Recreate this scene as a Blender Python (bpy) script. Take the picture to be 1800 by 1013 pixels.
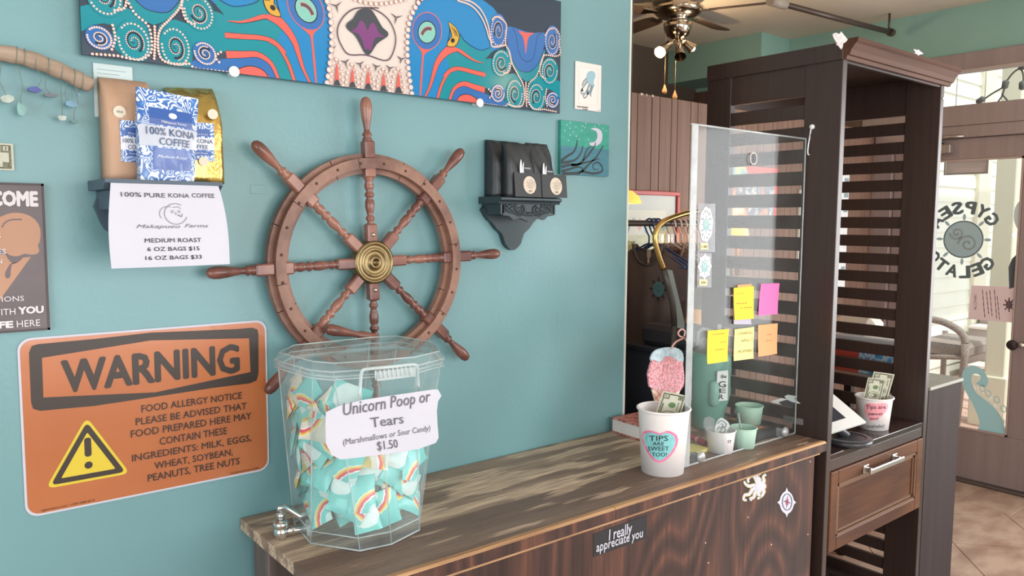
import bpy, bmesh, math, random
from mathutils import Vector, Matrix
random.seed(7)
for o in list(bpy.data.objects): bpy.data.objects.remove(o)
scene = bpy.context.scene
col = scene.collection
PI = math.pi

# ------------------------------------------------------------------ camera
FPX = 1366.41
PITCH, ROLL, YAW = [math.radians(a) for a in (4.97944, 0.35833, 50.94632)]
CAM = Vector((0.0, -2.0, 1.70))
FW = Vector((math.cos(YAW)*math.cos(PITCH), math.sin(YAW)*math.cos(PITCH), -math.sin(PITCH)))
R0 = Vector((math.sin(YAW), -math.cos(YAW), 0)); U0 = R0.cross(FW)
RT = math.cos(ROLL)*R0 + math.sin(ROLL)*U0
UP = -math.sin(ROLL)*R0 + math.cos(ROLL)*U0
cam_d = bpy.data.cameras.new('camera'); cam = bpy.data.objects.new('camera', cam_d); col.objects.link(cam)
cam_d.sensor_width = 36.0; cam_d.lens = FPX*36.0/1800.0; cam_d.clip_start = 0.05; cam_d.clip_end = 200
cam.matrix_world = Matrix(((RT.x, UP.x, -FW.x, CAM.x), (RT.y, UP.y, -FW.y, CAM.y), (RT.z, UP.z, -FW.z, CAM.z), (0, 0, 0, 1)))
scene.camera = cam

# ------------------------------------------------------------------ world, exposure, large lights
scene.view_settings.view_transform = 'Standard'
scene.view_settings.look = 'None'
scene.view_settings.gamma = 1.0
scene.view_settings.use_curve_mapping = False
scene.view_settings.exposure = 0.38
w = bpy.data.worlds.new('sky'); scene.world = w; w.use_nodes = True
bg = w.node_tree.nodes['Background']; bg.inputs[0].default_value = (0.92, 0.96, 1.0, 1); bg.inputs[1].default_value = 1.25

def area(name, loc, target, sx, sy, power, color):
    d = bpy.data.lights.new(name, 'AREA'); d.shape = 'RECTANGLE'; d.size = sx; d.size_y = sy; d.energy = power; d.color = color
    o = bpy.data.objects.new(name, d); col.objects.link(o); o.location = loc
    o.rotation_euler = (Vector(target)-Vector(loc)).to_track_quat('-Z', 'Y').to_euler()
    return o
# added daylight fill lights; the windows behind, beside and near the entrance are assumed
area('shop_fill_light', (1.6, -4.3, 1.65), (1.4, 0, 1.45), 3.4, 1.7, 66, (1.0, 0.98, 0.95))
area('side_fill_light', (-1.95, -2.2, 1.6), (1.0, -0.6, 1.4), 2.4, 1.5, 36, (0.95, 0.98, 1.0))
area('entrance_fill_light', (5.42, -2.55, 1.55), (2.0, -1.0, 1.3), 2.7, 1.8, 100, (0.96, 0.98, 1.0))
sun_d = bpy.data.lights.new('sun', 'SUN'); sun_d.energy = 2.2; sun_d.angle = 0.02; sun_d.color = (1.0, 0.96, 0.88)
sun = bpy.data.objects.new('sun', sun_d); col.objects.link(sun); sun.rotation_euler = (math.radians(28), 0, math.radians(-15))

# ------------------------------------------------------------------ helpers
def ray(u, v): return FW + RT*((u-900)/FPX) - UP*((v-506.5)/FPX)
def on(ax, val, u, v):
    r = ray(u, v); t = (val-CAM[ax])/r[ax]; return CAM + r*t
def hit(p, n, u, v):
    r = ray(u, v); t = (Vector(p)-CAM).dot(n)/r.dot(n); return CAM + r*t
def lin(c): return tuple(((x/255.0)/12.92 if x/255.0 <= 0.04045 else ((x/255.0+0.055)/1.055)**2.4) for x in c)+(1.0,)

MATS = {}
def mat(name, c=(200, 200, 200), rough=0.6, metal=0.0, c2=None, scale=(8, 8, 8), detail=4.0, bump=0.0, bscale=None, contrast=(0.35, 0.65), spec=0.5, emit=None, estr=0.0, coat=0.0, trans=0.0, alpha=None, sheen=0.0):
    if name in MATS: return MATS[name]
    m = bpy.data.materials.new(name); m.use_nodes = True; nt = m.node_tree; N = nt.nodes; L = nt.links
    b = N['Principled BSDF']; b.inputs['Base Color'].default_value = lin(c)
    b.inputs['Roughness'].default_value = rough; b.inputs['Metallic'].default_value = metal
    b.inputs['Specular IOR Level'].default_value = spec; b.inputs['Coat Weight'].default_value = coat
    b.inputs['Transmission Weight'].default_value = trans
    if emit: b.inputs['Emission Color'].default_value = lin(emit); b.inputs['Emission Strength'].default_value = estr
    if c2 or bump:
        tc = N.new('ShaderNodeTexCoord'); mp = N.new('ShaderNodeMapping'); L.new(tc.outputs['Object'], mp.inputs[0]); mp.inputs['Scale'].default_value = scale
        no = N.new('ShaderNodeTexNoise'); no.inputs['Scale'].default_value = 1.0; no.inputs['Detail'].default_value = detail; L.new(mp.outputs[0], no.inputs['Vector'])
        if c2:
            rp = N.new('ShaderNodeValToRGB'); rp.color_ramp.elements[0].position = contrast[0]; rp.color_ramp.elements[1].position = contrast[1]
            rp.color_ramp.elements[0].color = lin(c); rp.color_ramp.elements[1].color = lin(c2)
            L.new(no.outputs['Fac'], rp.inputs[0]); L.new(rp.outputs[0], b.inputs['Base Color'])
        if bump:
            n2 = no
            if bscale:
                mp2 = N.new('ShaderNodeMapping'); mp2.inputs['Scale'].default_value = bscale; L.new(tc.outputs['Object'], mp2.inputs[0])
                n2 = N.new('ShaderNodeTexNoise'); n2.inputs['Scale'].default_value = 1.0; n2.inputs['Detail'].default_value = 5; L.new(mp2.outputs[0], n2.inputs['Vector'])
            bp = N.new('ShaderNodeBump'); bp.inputs['Strength'].default_value = bump; bp.inputs['Distance'].default_value = 0.01
            L.new(n2.outputs['Fac'], bp.inputs['Height']); L.new(bp.outputs[0], b.inputs['Normal'])
    MATS[name] = m; return m

def clear_mat(name, tint=(245, 250, 250), haze=0.06, hazec=(230, 235, 238), rough=0.03, gloss=1.0):
    """thin clear plastic or glass sheet: see-through, fresnel reflection, a little milky scatter"""
    if name in MATS: return MATS[name]
    m = bpy.data.materials.new(name); m.use_nodes = True; nt = m.node_tree; N = nt.nodes; L = nt.links
    for n in list(N):
        if n.type != 'OUTPUT_MATERIAL': N.remove(n)
    out = N['Material Output']
    tr = N.new('ShaderNodeBsdfTransparent'); tr.inputs[0].default_value = lin(tint)
    df = N.new('ShaderNodeBsdfDiffuse'); df.inputs[0].default_value = lin(hazec)
    gl = N.new('ShaderNodeBsdfGlossy'); gl.inputs['Roughness'].default_value = rough; gl.inputs[0].default_value = (1, 1, 1, 1)
    lw = N.new('ShaderNodeLayerWeight'); lw.inputs[0].default_value = 0.5
    pw = N.new('ShaderNodeMath'); pw.operation = 'POWER'; pw.inputs[1].default_value = 4.0; L.new(lw.outputs['Facing'], pw.inputs[0])
    fr = N.new('ShaderNodeMath'); fr.operation = 'MULTIPLY_ADD'; fr.inputs[1].default_value = 0.4*gloss; fr.inputs[2].default_value = 0.015; L.new(pw.outputs[0], fr.inputs[0])
    tc = N.new('ShaderNodeTexCoord'); no = N.new('ShaderNodeTexNoise'); no.inputs['Scale'].default_value = 9; no.inputs['Detail'].default_value = 4; L.new(tc.outputs['Object'], no.inputs['Vector'])
    mu = N.new('ShaderNodeMath'); mu.operation = 'MULTIPLY'; mu.inputs[1].default_value = haze*2; L.new(no.outputs['Fac'], mu.inputs[0])
    m1 = N.new('ShaderNodeMixShader'); L.new(mu.outputs[0], m1.inputs[0]); L.new(tr.outputs[0], m1.inputs[1]); L.new(df.outputs[0], m1.inputs[2])
    m2 = N.new('ShaderNodeMixShader'); L.new(fr.outputs[0], m2.inputs[0]); L.new(m1.outputs[0], m2.inputs[1]); L.new(gl.outputs[0], m2.inputs[2])
    L.new(m2.outputs[0], out.inputs[0]); MATS[name] = m; return m

def grain_mat(name, stops, axis_scale=(2.0, 2.0, 0.7), rings=34.0, rough=0.45, bump=0.25, fine=(60, 60, 3), wear=None, coat=0.0, spec=0.4, amp=0.28):
    """contour lines of a stretched noise: cathedral wood grain; optional worn pale patches"""
    if name in MATS: return MATS[name]
    m = bpy.data.materials.new(name); m.use_nodes = True; nt = m.node_tree; N = nt.nodes; L = nt.links
    b = N['Principled BSDF']; b.inputs['Roughness'].default_value = rough; b.inputs['Coat Weight'].default_value = coat; b.inputs['Specular IOR Level'].default_value = spec
    tc = N.new('ShaderNodeTexCoord')
    def noise(sc, det=3.0):
        mp = N.new('ShaderNodeMapping'); mp.inputs['Scale'].default_value = sc; L.new(tc.outputs['Object'], mp.inputs[0])
        n = N.new('ShaderNodeTexNoise'); n.inputs['Scale'].default_value = 1.0; n.inputs['Detail'].default_value = det; L.new(mp.outputs[0], n.inputs['Vector']); return n.outputs['Fac']
    def math_(op, a, bb):
        n = N.new('ShaderNodeMath'); n.operation = op
        for i, x in enumerate((a, bb)):
            if x is None: continue
            if isinstance(x, (int, float)): n.inputs[i].default_value = x
            else: L.new(x, n.inputs[i])
        return n.outputs[0]
    big = noise(axis_scale, 1.5); fn = noise(fine, 4.0)
    s = math_('SINE', math_('MULTIPLY', big, rings), None)
    v = math_('ADD', math_('MULTIPLY', s, amp), math_('MULTIPLY', fn, 0.75)); v = math_('ADD', v, 0.12)
    rp = N.new('ShaderNodeValToRGB'); e = rp.color_ramp.elements
    e[0].position = 0.1; e[1].position = 0.9; e[0].color = lin(stops[0]); e[1].color = lin(stops[-1])
    for i, c in enumerate(stops[1:-1]): x = e.new(0.1+0.8*(i+1)/(len(stops)-1)); x.color = lin(c)
    L.new(v, rp.inputs[0]); outc = rp.outputs[0]
    if wear:
        wc, wsc, lo, hi = wear
        wn = noise(wsc, 6.0); wr = N.new('ShaderNodeValToRGB'); wr.color_ramp.elements[0].position = lo; wr.color_ramp.elements[1].position = hi
        L.new(wn, wr.inputs[0]); mx = N.new('ShaderNodeMix'); mx.data_type = 'RGBA'
        L.new(wr.outputs[0], mx.inputs[0]); L.new(outc, mx.inputs[6]); 
        rp2 = N.new('ShaderNodeValToRGB'); rp2.color_ramp.elements[0].color = lin(tuple(int(x*0.72) for x in wc)); rp2.color_ramp.elements[1].color = lin(wc)
        rp2.color_ramp.elements[0].position = 0.35; rp2.color_ramp.elements[1].position = 0.6
        L.new(fn, rp2.inputs[0]); L.new(rp2.outputs[0], mx.inputs[7]); outc = mx.outputs[2]
    L.new(outc, b.inputs['Base Color'])
    bp = N.new('ShaderNodeBump'); bp.inputs['Strength'].default_value = bump; bp.inputs['Distance'].default_value = 0.004
    L.new(v, bp.inputs['Height']); L.new(bp.outputs[0], b.inputs['Normal'])
    MATS[name] = m; return m

def film_mat(name, c):
    """thin vinyl film that lets daylight glow through"""
    if name in MATS: return MATS[name]
    m = bpy.data.materials.new(name); m.use_nodes = True; nt = m.node_tree; N = nt.nodes; L = nt.links
    for n in list(N):
        if n.type != 'OUTPUT_MATERIAL': N.remove(n)
    d = N.new('ShaderNodeBsdfDiffuse'); t = N.new('ShaderNodeBsdfTranslucent'); d.inputs[0].default_value = lin(c); t.inputs[0].default_value = lin(c)
    mx = N.new('ShaderNodeMixShader'); mx.inputs[0].default_value = 0.55; L.new(d.outputs[0], mx.inputs[1]); L.new(t.outputs[0], mx.inputs[2]); L.new(mx.outputs[0], N['Material Output'].inputs[0]); MATS[name] = m; return m
WL = {}
def tag(o, label=None, cat=None, group=None, kind=None):
    if label: o['label'] = label
    if cat: o['category'] = cat
    if group: o['group'] = group
    if kind: o['kind'] = kind
    return o
def thing(name, label, cat, loc=(0, 0, 0), group=None, kind=None):
    o = bpy.data.objects.new(name, None); col.objects.link(o); o.location = loc; o.empty_display_size = 0.05
    WL[o.name] = Vector(loc); return tag(o, label, cat, group, kind)

class MB:
    def __init__(s): s.v = []; s.f = []; s.m = []; s.s = []
    def add(s, vs, fs, mt=0, sm=False):
        k = len(s.v); s.v += [Vector(p) for p in vs]
        for f in fs: s.f.append([k+i for i in f]); s.m.append(mt); s.s.append(sm)
        return s
    def box(s, a, b, mt=0, bev=0.0, M=None):
        x0, y0, z0 = [min(p, q) for p, q in zip(a, b)]; x1, y1, z1 = [max(p, q) for p, q in zip(a, b)]
        if bev <= 0:
            vs = [(x0, y0, z0), (x1, y0, z0), (x1, y1, z0), (x0, y1, z0), (x0, y0, z1), (x1, y0, z1), (x1, y1, z1), (x0, y1, z1)]
            fs = [(0, 3, 2, 1), (4, 5, 6, 7), (0, 1, 5, 4), (1, 2, 6, 5), (2, 3, 7, 6), (3, 0, 4, 7)]
        else:
            e = min(bev, (x1-x0)/2.01, (y1-y0)/2.01, (z1-z0)/2.01); vs = []; fs = []
            X = (x0, x1); Y = (y0, y1); Z = (z0, z1); idx = {}
            for i in (0, 1):
                for j in (0, 1):
                    for k in (0, 1):
                        sx, sy, sz = (1 if i == 0 else -1), (1 if j == 0 else -1), (1 if k == 0 else -1)
                        for q, d in enumerate(((0, e*sy, e*sz), (e*sx, 0, e*sz), (e*sx, e*sy, 0))):
                            idx[(i, j, k, q)] = len(vs); vs.append((X[i]+d[0], Y[j]+d[1], Z[k]+d[2]))
            g = lambda i, j, k, q: idx[(i, j, k, q)]
            for i in (0, 1):
                f = [g(i, 0, 0, 0), g(i, 1, 0, 0), g(i, 1, 1, 0), g(i, 0, 1, 0)]; fs.append(f if i else f[::-1])
                f = [g(0, i, 0, 1), g(1, i, 0, 1), g(1, i, 1, 1), g(0, i, 1, 1)]; fs.append(f[::-1] if i else f)
                f = [g(0, 0, i, 2), g(1, 0, i, 2), g(1, 1, i, 2), g(0, 1, i, 2)]; fs.append(f if i else f[::-1])
                for j in (0, 1):
                    for (qa, qb, mk) in ((1, 2, lambda t: (t, i, j)), (0, 2, lambda t: (i, t, j)), (0, 1, lambda t: (i, j, t))):
                        a0, a1 = mk(0), mk(1)
                        fs.append([g(*a0, qa), g(*a1, qa), g(*a1, qb), g(*a0, qb)])
                    for k in (0, 1): fs.append([g(i, j, k, 0), g(i, j, k, 1), g(i, j, k, 2)])
        if M is not None: vs = [M @ Vector(p) for p in vs]
        return s.add(vs, fs, mt)
    def slab(s, pts, off, mt=0, mt_side=None):
        n = len(pts); off = Vector(off); a = [Vector(p) for p in pts]
        s.add(a+[p+off for p in a], [list(range(n))[::-1], list(range(n, 2*n))], mt)
        k = len(s.v)-2*n
        for i in range(n):
            j = (i+1) % n; s.f.append([k+i, k+j, k+n+j, k+n+i]); s.m.append(mt if mt_side is None else mt_side); s.s.append(False)
        return s
    def ngon(s, pts, mt=0): return s.add(pts, [list(range(len(pts)))], mt)
    def lathe(s, prof, o=(0, 0, 0), ax=(0, 0, 1), seg=24, mt=0, sm=True, cap=(False, False)):
        ax = Vector(ax).normalized(); o = Vector(o)
        t = Vector((1, 0, 0)) if abs(ax.x) < 0.9 else Vector((0, 1, 0)); e1 = ax.cross(t).normalized(); e2 = ax.cross(e1)
        k = len(s.v)
        for r, h in prof:
            for i in range(seg):
                a = 2*PI*i/seg; s.v.append(o+ax*h+(e1*math.cos(a)+e2*math.sin(a))*r)
        for q in range(len(prof)-1):
            for i in range(seg):
                j = (i+1) % seg; s.f.append([k+q*seg+i, k+q*seg+j, k+(q+1)*seg+j, k+(q+1)*seg+i]); s.m.append(mt); s.s.append(sm)
        for c, q in ((cap[0], 0), (cap[1], len(prof)-1)):
            if c: s.f.append([k+q*seg+i for i in range(seg)]); s.m.append(mt); s.s.append(False)
        return s
    def tube(s, path, r, seg=8, mt=0, closed=False, cap=True, flat=1.0):
        P = [Vector(p) for p in path]; n = len(P); R = r if isinstance(r, (list, tuple)) else [r]*n; k = len(s.v); prev = None
        for i in range(n):
            if closed: d = P[(i+1) % n]-P[i-1]
            else: d = P[min(i+1, n-1)]-P[max(i-1, 0)]
            d.normalize()
            if prev is None:
                t = Vector((0, 0, 1)) if abs(d.z) < 0.9 else Vector((1, 0, 0)); e = d.cross(t).normalized()
            else: e = (prev-d*prev.dot(d)).normalized()
            prev = e; g = d.cross(e)
            for q in range(seg):
                a = 2*PI*q/seg; s.v.append(P[i]+(e*math.cos(a)*flat+g*math.sin(a))*R[i])
        for i in range(n if closed else n-1):
            j = (i+1) % n
            for q in range(seg):
                w_ = (q+1) % seg; s.f.append([k+i*seg+q, k+i*seg+w_, k+j*seg+w_, k+j*seg+q]); s.m.append(mt); s.s.append(True)
        if cap and not closed:
            s.f.append([k+q for q in range(seg)][::-1]); s.m.append(mt); s.s.append(False)
            s.f.append([k+(n-1)*seg+q for q in range(seg)]); s.m.append(mt); s.s.append(False)
        return s
    def sphere(s, c, r, mt=0, seg=12, sc=(1, 1, 1)):
        c = Vector(c); k = len(s.v); rings = seg//2
        for i in range(rings+1):
            th = PI*i/rings
            for j in range(seg):
                a = 2*PI*j/seg; s.v.append(c+Vector((math.sin(th)*math.cos(a)*sc[0], math.sin(th)*math.sin(a)*sc[1], math.cos(th)*sc[2]))*r)
        for i in range(rings):
            for j in range(seg):
                q = (j+1) % seg; s.f.append([k+i*seg+j, k+i*seg+q, k+(i+1)*seg+q, k+(i+1)*seg+j]); s.m.append(mt); s.s.append(True)
        return s
    def grid(s, fn, nu, nv, mt=0, sm=True):
        k = len(s.v)
        for j in range(nv+1):
            for i in range(nu+1): s.v.append(Vector(fn(i/nu, j/nv)))
        for j in range(nv):
            for i in range(nu):
                a = k+j*(nu+1)+i; s.f.append([a, a+1, a+nu+2, a+nu+1]); s.m.append(mt); s.s.append(sm)
        return s
    def build(s, name, mats, parent=None, loc=None, label=None, cat=None, group=None, kind=None, merge=True):
        if not isinstance(mats, (list, tuple)): mats = [mats]
        me = bpy.data.meshes.new(name)
        if parent is not None: base = WL[parent.name]
        else: base = Vector(loc) if loc is not None else Vector((0, 0, 0))
        me.from_pydata([tuple(p-base) for p in s.v], [], s.f)
        for m in mats: me.materials.append(m)
        me.polygons.foreach_set('material_index', s.m); me.polygons.foreach_set('use_smooth', s.s)
        bm = bmesh.new(); bm.from_mesh(me)
        bmesh.ops.remove_doubles(bm, verts=bm.verts, dist=1e-6)
        bmesh.ops.recalc_face_normals(bm, faces=bm.faces); bm.to_mesh(me); bm.free(); me.update()
        o = bpy.data.objects.new(name, me); col.objects.link(o)
        if parent is not None: o.parent = parent; WL[o.name] = base
        else: o.location = base; WL[o.name] = base
        return tag(o, label, cat, group, kind)

def copy_thing(root, loc, rot=(0, 0, 0), label=None, scale=None):
    r = root.copy(); col.objects.link(r); r.location = loc; r.rotation_euler = rot
    if label: r['label'] = label
    if scale: r.scale = scale
    for ch in list(root.children):
        c = ch.copy(); col.objects.link(c); c.parent = r
        for g in list(ch.children):
            d = g.copy(); col.objects.link(d); d.parent = c
    return r

# ---- lettering: built-in font turned into flat faces, laid between two baseline points
GL = {}
def glyphs(body, bold=0.0, shear=0.0):
    key = (body, bold, shear)
    if key not in GL:
        cu = bpy.data.curves.new('t', 'FONT'); cu.body = body; cu.shear = shear; cu.resolution_u = 2; cu.dimensions = '2D'; cu.fill_mode = 'FRONT'
        ob = bpy.data.objects.new('t', cu); me = bpy.data.meshes.new_from_object(ob)
        vs = [(v.co.x, v.co.y, 0) for v in me.vertices]; fs = [list(p.vertices) for p in me.polygons]
        if bold > 0:
            n0 = len(vs); v0 = list(vs); f0 = list(fs)
            for k, (dx, dy) in enumerate([(bold*math.cos(PI*q/4), bold*0.85*math.sin(PI*q/4)) for q in range(8)]):
                vs = vs+[(x+dx, y+dy, k+1) for x, y, _ in v0]; fs = fs+[[i+n0*(k+1) for i in f] for f in f0]
        bpy.data.objects.remove(ob); bpy.data.curves.remove(cu); bpy.data.meshes.remove(me)
        x0 = min(v[0] for v in vs); x1 = max(v[0] for v in vs)
        GL[key] = ([((x-x0)/(x1-x0), y, l*0.00005) for x, y, l in vs], fs)
    return GL[key]
CAPH = 0.729
def text(mb, body, a, b, cap, off=(0, 0, 0), mt=0, bold=0.0, shear=0.0, arc=None):
    vs, fs = glyphs(body, bold, shear); a = Vector(a); b = Vector(b); cap = Vector(cap); off = Vector(off)
    nn = (b-a).cross(cap).normalized(); nn = nn if nn.dot(CAM-a) > 0 else -nn
    mb.add([a+(b-a)*x+cap*(y/CAPH)+off+nn*l for x, y, l in vs], fs, mt); return mb
def text_px(mb, body, S, l, r, top, off=(0, 0, 0), mt=0, **k):
    """baseline from pixel l to pixel r on surface S, top = pixel of the capitals' top above l"""
    a = S(*l); b = S(*r); c = S(*top)-a
    return text(mb, body, a, b, c, off, mt, **k)
def smooth_poly(P, n=4, closed=True):
    out = []; N_ = len(P)
    rng = range(N_) if closed else range(N_-1)
    for i in rng:
        p0, p1, p2, p3 = (P[(i-1) % N_], P[i], P[(i+1) % N_], P[(i+2) % N_]) if closed else (P[max(i-1, 0)], P[i], P[i+1], P[min(i+2, N_-1)])
        for q in range(n):
            t = q/n; out.append(tuple(0.5*((2*b)+(-a+c)*t+(2*a-5*b+4*c-d)*t*t+(-a+3*b-3*c+d)*t**3) for a, b, c, d in zip(p0, p1, p2, p3)))
    if not closed: out.append(tuple(P[-1]))
    return out
def ribbon(P, w_, closed=False):
    """2D stroke polygon quads"""
    n = len(P); vs = []; fs = []; W_ = w_ if isinstance(w_, (list, tuple)) else [w_]*n
    for i in range(n):
        a = P[(i-1) % n] if closed else P[max(i-1, 0)]; b = P[(i+1) % n] if closed else P[min(i+1, n-1)]
        dx, dy = b[0]-a[0], b[1]-a[1]; l = math.hypot(dx, dy) or 1; nx, ny = -dy/l*W_[i]/2, dx/l*W_[i]/2
        vs += [(P[i][0]+nx, P[i][1]+ny), (P[i][0]-nx, P[i][1]-ny)]
    for i in range(n if closed else n-1):
        j = (i+1) % n; fs.append([2*i, 2*i+1, 2*j+1, 2*j])
    return vs, fs
def disc2(cx, cy, rx, ry=None, n=12, rot=0):
    ry = rx if ry is None else ry; c, s_ = math.cos(rot), math.sin(rot)
    return [(cx+rx*math.cos(2*PI*i/n)*c-ry*math.sin(2*PI*i/n)*s_, cy+rx*math.cos(2*PI*i/n)*s_+ry*math.sin(2*PI*i/n)*c) for i in range(n)]

# ------------------------------------------------------------------ common materials
TEAL = mat('teal_wall_paint', (115, 157, 162), 0.36, c2=(110, 152, 158), scale=(1.3, 1.3, 1.3), bump=0.06, bscale=(70, 70, 70), spec=0.5)
TEAL2 = mat('green_teal_paint', (140, 178, 168), 0.6, c2=(134, 172, 162), scale=(2, 2, 2))
WHITE = mat('white_paper', (200, 200, 212), 0.7, c2=(196, 196, 208), scale=(6, 6, 6))
BLACK = mat('black_ink', (36, 34, 38), 0.6)
GREYINK = mat('grey_ink', (98, 98, 106), 0.6)
CREAM = mat('cream_print', (226, 216, 196), 0.6)
ESP = grain_mat('espresso_wood', [(44, 32, 28), (58, 43, 38), (68, 51, 45)], (1.6, 1.6, 0.5), 16, 0.4, 0.08, (90, 90, 2.5), spec=0.5)
ESPD = mat('dark_bronze_wood', (60, 50, 49), 0.75, spec=0.2, c2=(55, 46, 45), scale=(30, 30, 1.2))
DOORM = mat('door_brown_hazed', (150, 134, 132), 0.5, c2=(142, 126, 124), scale=(20, 20, 1.2), bump=0.1)  # brown paled so the colour carries the backlit glare around the door
DRAW = grain_mat('walnut_drawer_wood', [(66, 38, 24), (90, 56, 35), (104, 67, 44)], (1.2, 1.2, 2.2), 14, 0.45, 0.08, (5, 5, 90), spec=0.25)
CHROME = mat('polished_chrome', (215, 215, 215), 0.12, 1.0)
NICKEL = mat('brushed_nickel', (190, 186, 180), 0.32, 1.0)
BRASS = mat('aged_brass', (150, 132, 96), 0.38, 1.0, c2=(120, 104, 76), scale=(30, 30, 30))
CUPW = mat('white_cup_card', (240, 236, 236), 0.45, spec=0.4)
# ================================================================== SETTING
def struct(name, mb, m, parent=None, label=None, **k):
    return mb.build(name, m, parent=parent, kind=('structure' if parent is None else None), label=label, **k)
CEIL = 3.1; XD = 5.51; CT = 0.912; YP = 0.712
CEILM = mat('ceiling_paint', (220, 208, 192), 0.8, c2=(214, 201, 184), scale=(1.5, 1.5, 1.5))
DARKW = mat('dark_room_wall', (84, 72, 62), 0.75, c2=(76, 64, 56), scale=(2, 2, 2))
PALE = mat('pale_room_wall', (200, 200, 192), 0.8)
m = MB(); m.box((-2.1, 0, 0), (2.17, 0.12, CEIL)); struct('wall_left', m, TEAL, label='teal painted wall that carries the wheel, signs and shelves', cat='wall')
m = MB(); m.box((2.17, -0.004, 0), (2.178, 0.124, CEIL)); struct('trim_1', m, mat('corner_bead_lit_white', (226, 228, 220), 0.5), label='thin corner bead, white for the lit edge at the end of the teal wall', cat='trim')  # white colour paints in the lit edge where the teal wall ends
m = MB(); m.box((-2.1, -4.6, CEIL), (XD+0.15, 2.45, CEIL+0.1)); struct('ceiling', m, CEILM, label='flat beige ceiling', cat='ceiling')
# walls behind the viewer with openings for the assumed windows
m = MB()
for a, b in (((-2.1, 0.7), (-0.9, 2.8)), ((2.9, 0.7), (XD, 2.8))): m.box((a[0], -4.6, a[1]), (b[0], -4.5, b[1]))
m.box((-2.1, -4.6, 0), (XD, -4.5, 0.7)); m.box((-2.1, -4.6, 2.8), (XD, -4.5, CEIL)); struct('wall_right', m, PALE, label='pale wall behind the viewer with an assumed window opening', cat='wall')
m = MB(); m.box((-2.2, -4.6, 0), (-2.1, -3.5, CEIL)); m.box((-2.2, -1.0, 0), (-2.1, 0.12, CEIL)); m.box((-2.2, -3.5, 0), (-2.1, -1.0, 0.85)); m.box((-2.2, -3.5, 2.6), (-2.1, -1.0, CEIL)); struct('wall_back', m, PALE, label='pale side wall with an assumed window opening', cat='wall')
# dark room beyond the partition
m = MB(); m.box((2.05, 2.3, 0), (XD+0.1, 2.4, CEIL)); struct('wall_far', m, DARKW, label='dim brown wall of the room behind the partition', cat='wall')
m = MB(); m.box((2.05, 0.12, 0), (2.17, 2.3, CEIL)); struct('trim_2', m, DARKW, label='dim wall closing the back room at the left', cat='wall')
m = MB(); m.box((5.14, 1.42, 2.835), (XD, 2.3, CEIL)); struct('trim_3', m, TEAL2, label='green boxed soffit under the ceiling', cat='soffit')
# grooved partition: sheets of panelling with grooves
PANEL = grain_mat('brown_panelling', [(112, 84, 70), (134, 104, 90), (148, 118, 104)], (3, 3, 0.4), 10, 0.6, 0.1, (50, 50, 1.5))
part = thing('partition', 'brown grooved wood panel partition behind the slatted hutch', 'partition', (3.8, YP, 0)); part['kind'] = 'structure'
def plank(x0, x1, i):
    mm = MB(); mm.box((x0+0.0015, YP, 0), (x1-0.0015, YP+0.014, 2.346), bev=0.002); return mm
mm = MB(); mm.box((2.17, YP+0.008, 0), (XD-0.002, YP+0.04, 2.342)); mm.build('backing_board', mat('groove_dark', (92, 70, 60), 0.8), part)
xx = 2.175; i = 0
while xx < XD-0.01:
    wd = min((0.062, 0.094, 0.05, 0.11)[i % 4], XD-0.004-xx)
    if wd > 0.01: plank(xx, xx+wd, i).build('panel', PANEL, part)
    xx += wd; i += 1
# paint drips / tape remnants on the partition top
mm = MB()
for (u, du) in ((1126, 7), (1136, 3), (1146, 5)):
    p = on(1, YP, u, 166); mm.box((p.x, YP-0.001, 2.337), (p.x+du*0.0028, YP+0.002, 2.349), bev=0.001)
mm.build('paint_chip', mat('chip_white', (205, 190, 178), 0.7), part, kind='stuff')

# entry wall with door (plane x = 5.51)
DY0, DY1 = -0.36, 0.57
m = MB(); m.box((XD, -4.5, 2.791), (XD+0.12, 2.3, CEIL)); struct('wall_entrance_upper', m, TEAL2, label='green wall strip above the entry door header', cat='wall')
m = MB(); m.box((XD, -4.5, 0), (XD+0.12, -4.0, 2.791)); m.box((XD, -0.95, 0), (XD+0.12, -0.52, 2.46)); m.box((XD, -4.0, 0), (XD+0.12, -0.95, 0.55)); m.box((XD, -4.0, 2.55), (XD+0.12, -0.45, 2.791))
struct('wall_entrance', m, TEAL2, label='green entrance wall beside the door', cat='wall')
m = MB(); m.box((XD-0.02, 0.66, 0), (XD+0.12, 2.3, 2.8)); struct('wall_entrance_back', m, mat('brown_boarding', (104, 80, 70), 0.6, c2=(88, 66, 58), scale=(40, 26, 1)), label='dark brown boarded wall beside the entry door', cat='wall')
fr = thing('door_frame', 'dark brown frame and transom surround of the entry door', 'door frame', (XD, 0, 0)); fr['kind'] = 'structure'
def bx(name, a, b, m_, par, bev=0.003, **k):
    q = MB(); q.box(a, b, bev=bev); return q.build(name, m_, par, **k)
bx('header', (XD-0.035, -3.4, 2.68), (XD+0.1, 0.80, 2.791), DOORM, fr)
bx('moulding', (XD-0.05, -3.4, 2.672), (XD+0.0, 0.80, 2.684), mat('pale_moulding', (176, 158, 150), 0.6), fr)
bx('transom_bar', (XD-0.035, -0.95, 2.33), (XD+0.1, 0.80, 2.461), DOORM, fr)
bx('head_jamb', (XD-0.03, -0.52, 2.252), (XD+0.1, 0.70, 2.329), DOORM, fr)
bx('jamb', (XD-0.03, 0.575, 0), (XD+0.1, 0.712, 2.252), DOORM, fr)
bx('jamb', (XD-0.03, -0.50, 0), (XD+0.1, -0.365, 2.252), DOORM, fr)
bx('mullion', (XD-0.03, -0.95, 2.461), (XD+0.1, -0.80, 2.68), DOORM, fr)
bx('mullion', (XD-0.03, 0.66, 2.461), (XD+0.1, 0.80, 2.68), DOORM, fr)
GL_ = clear_mat('window_glass', (250, 252, 252), 0.015, (240, 240, 240), 0.0, 0.3)
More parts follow.
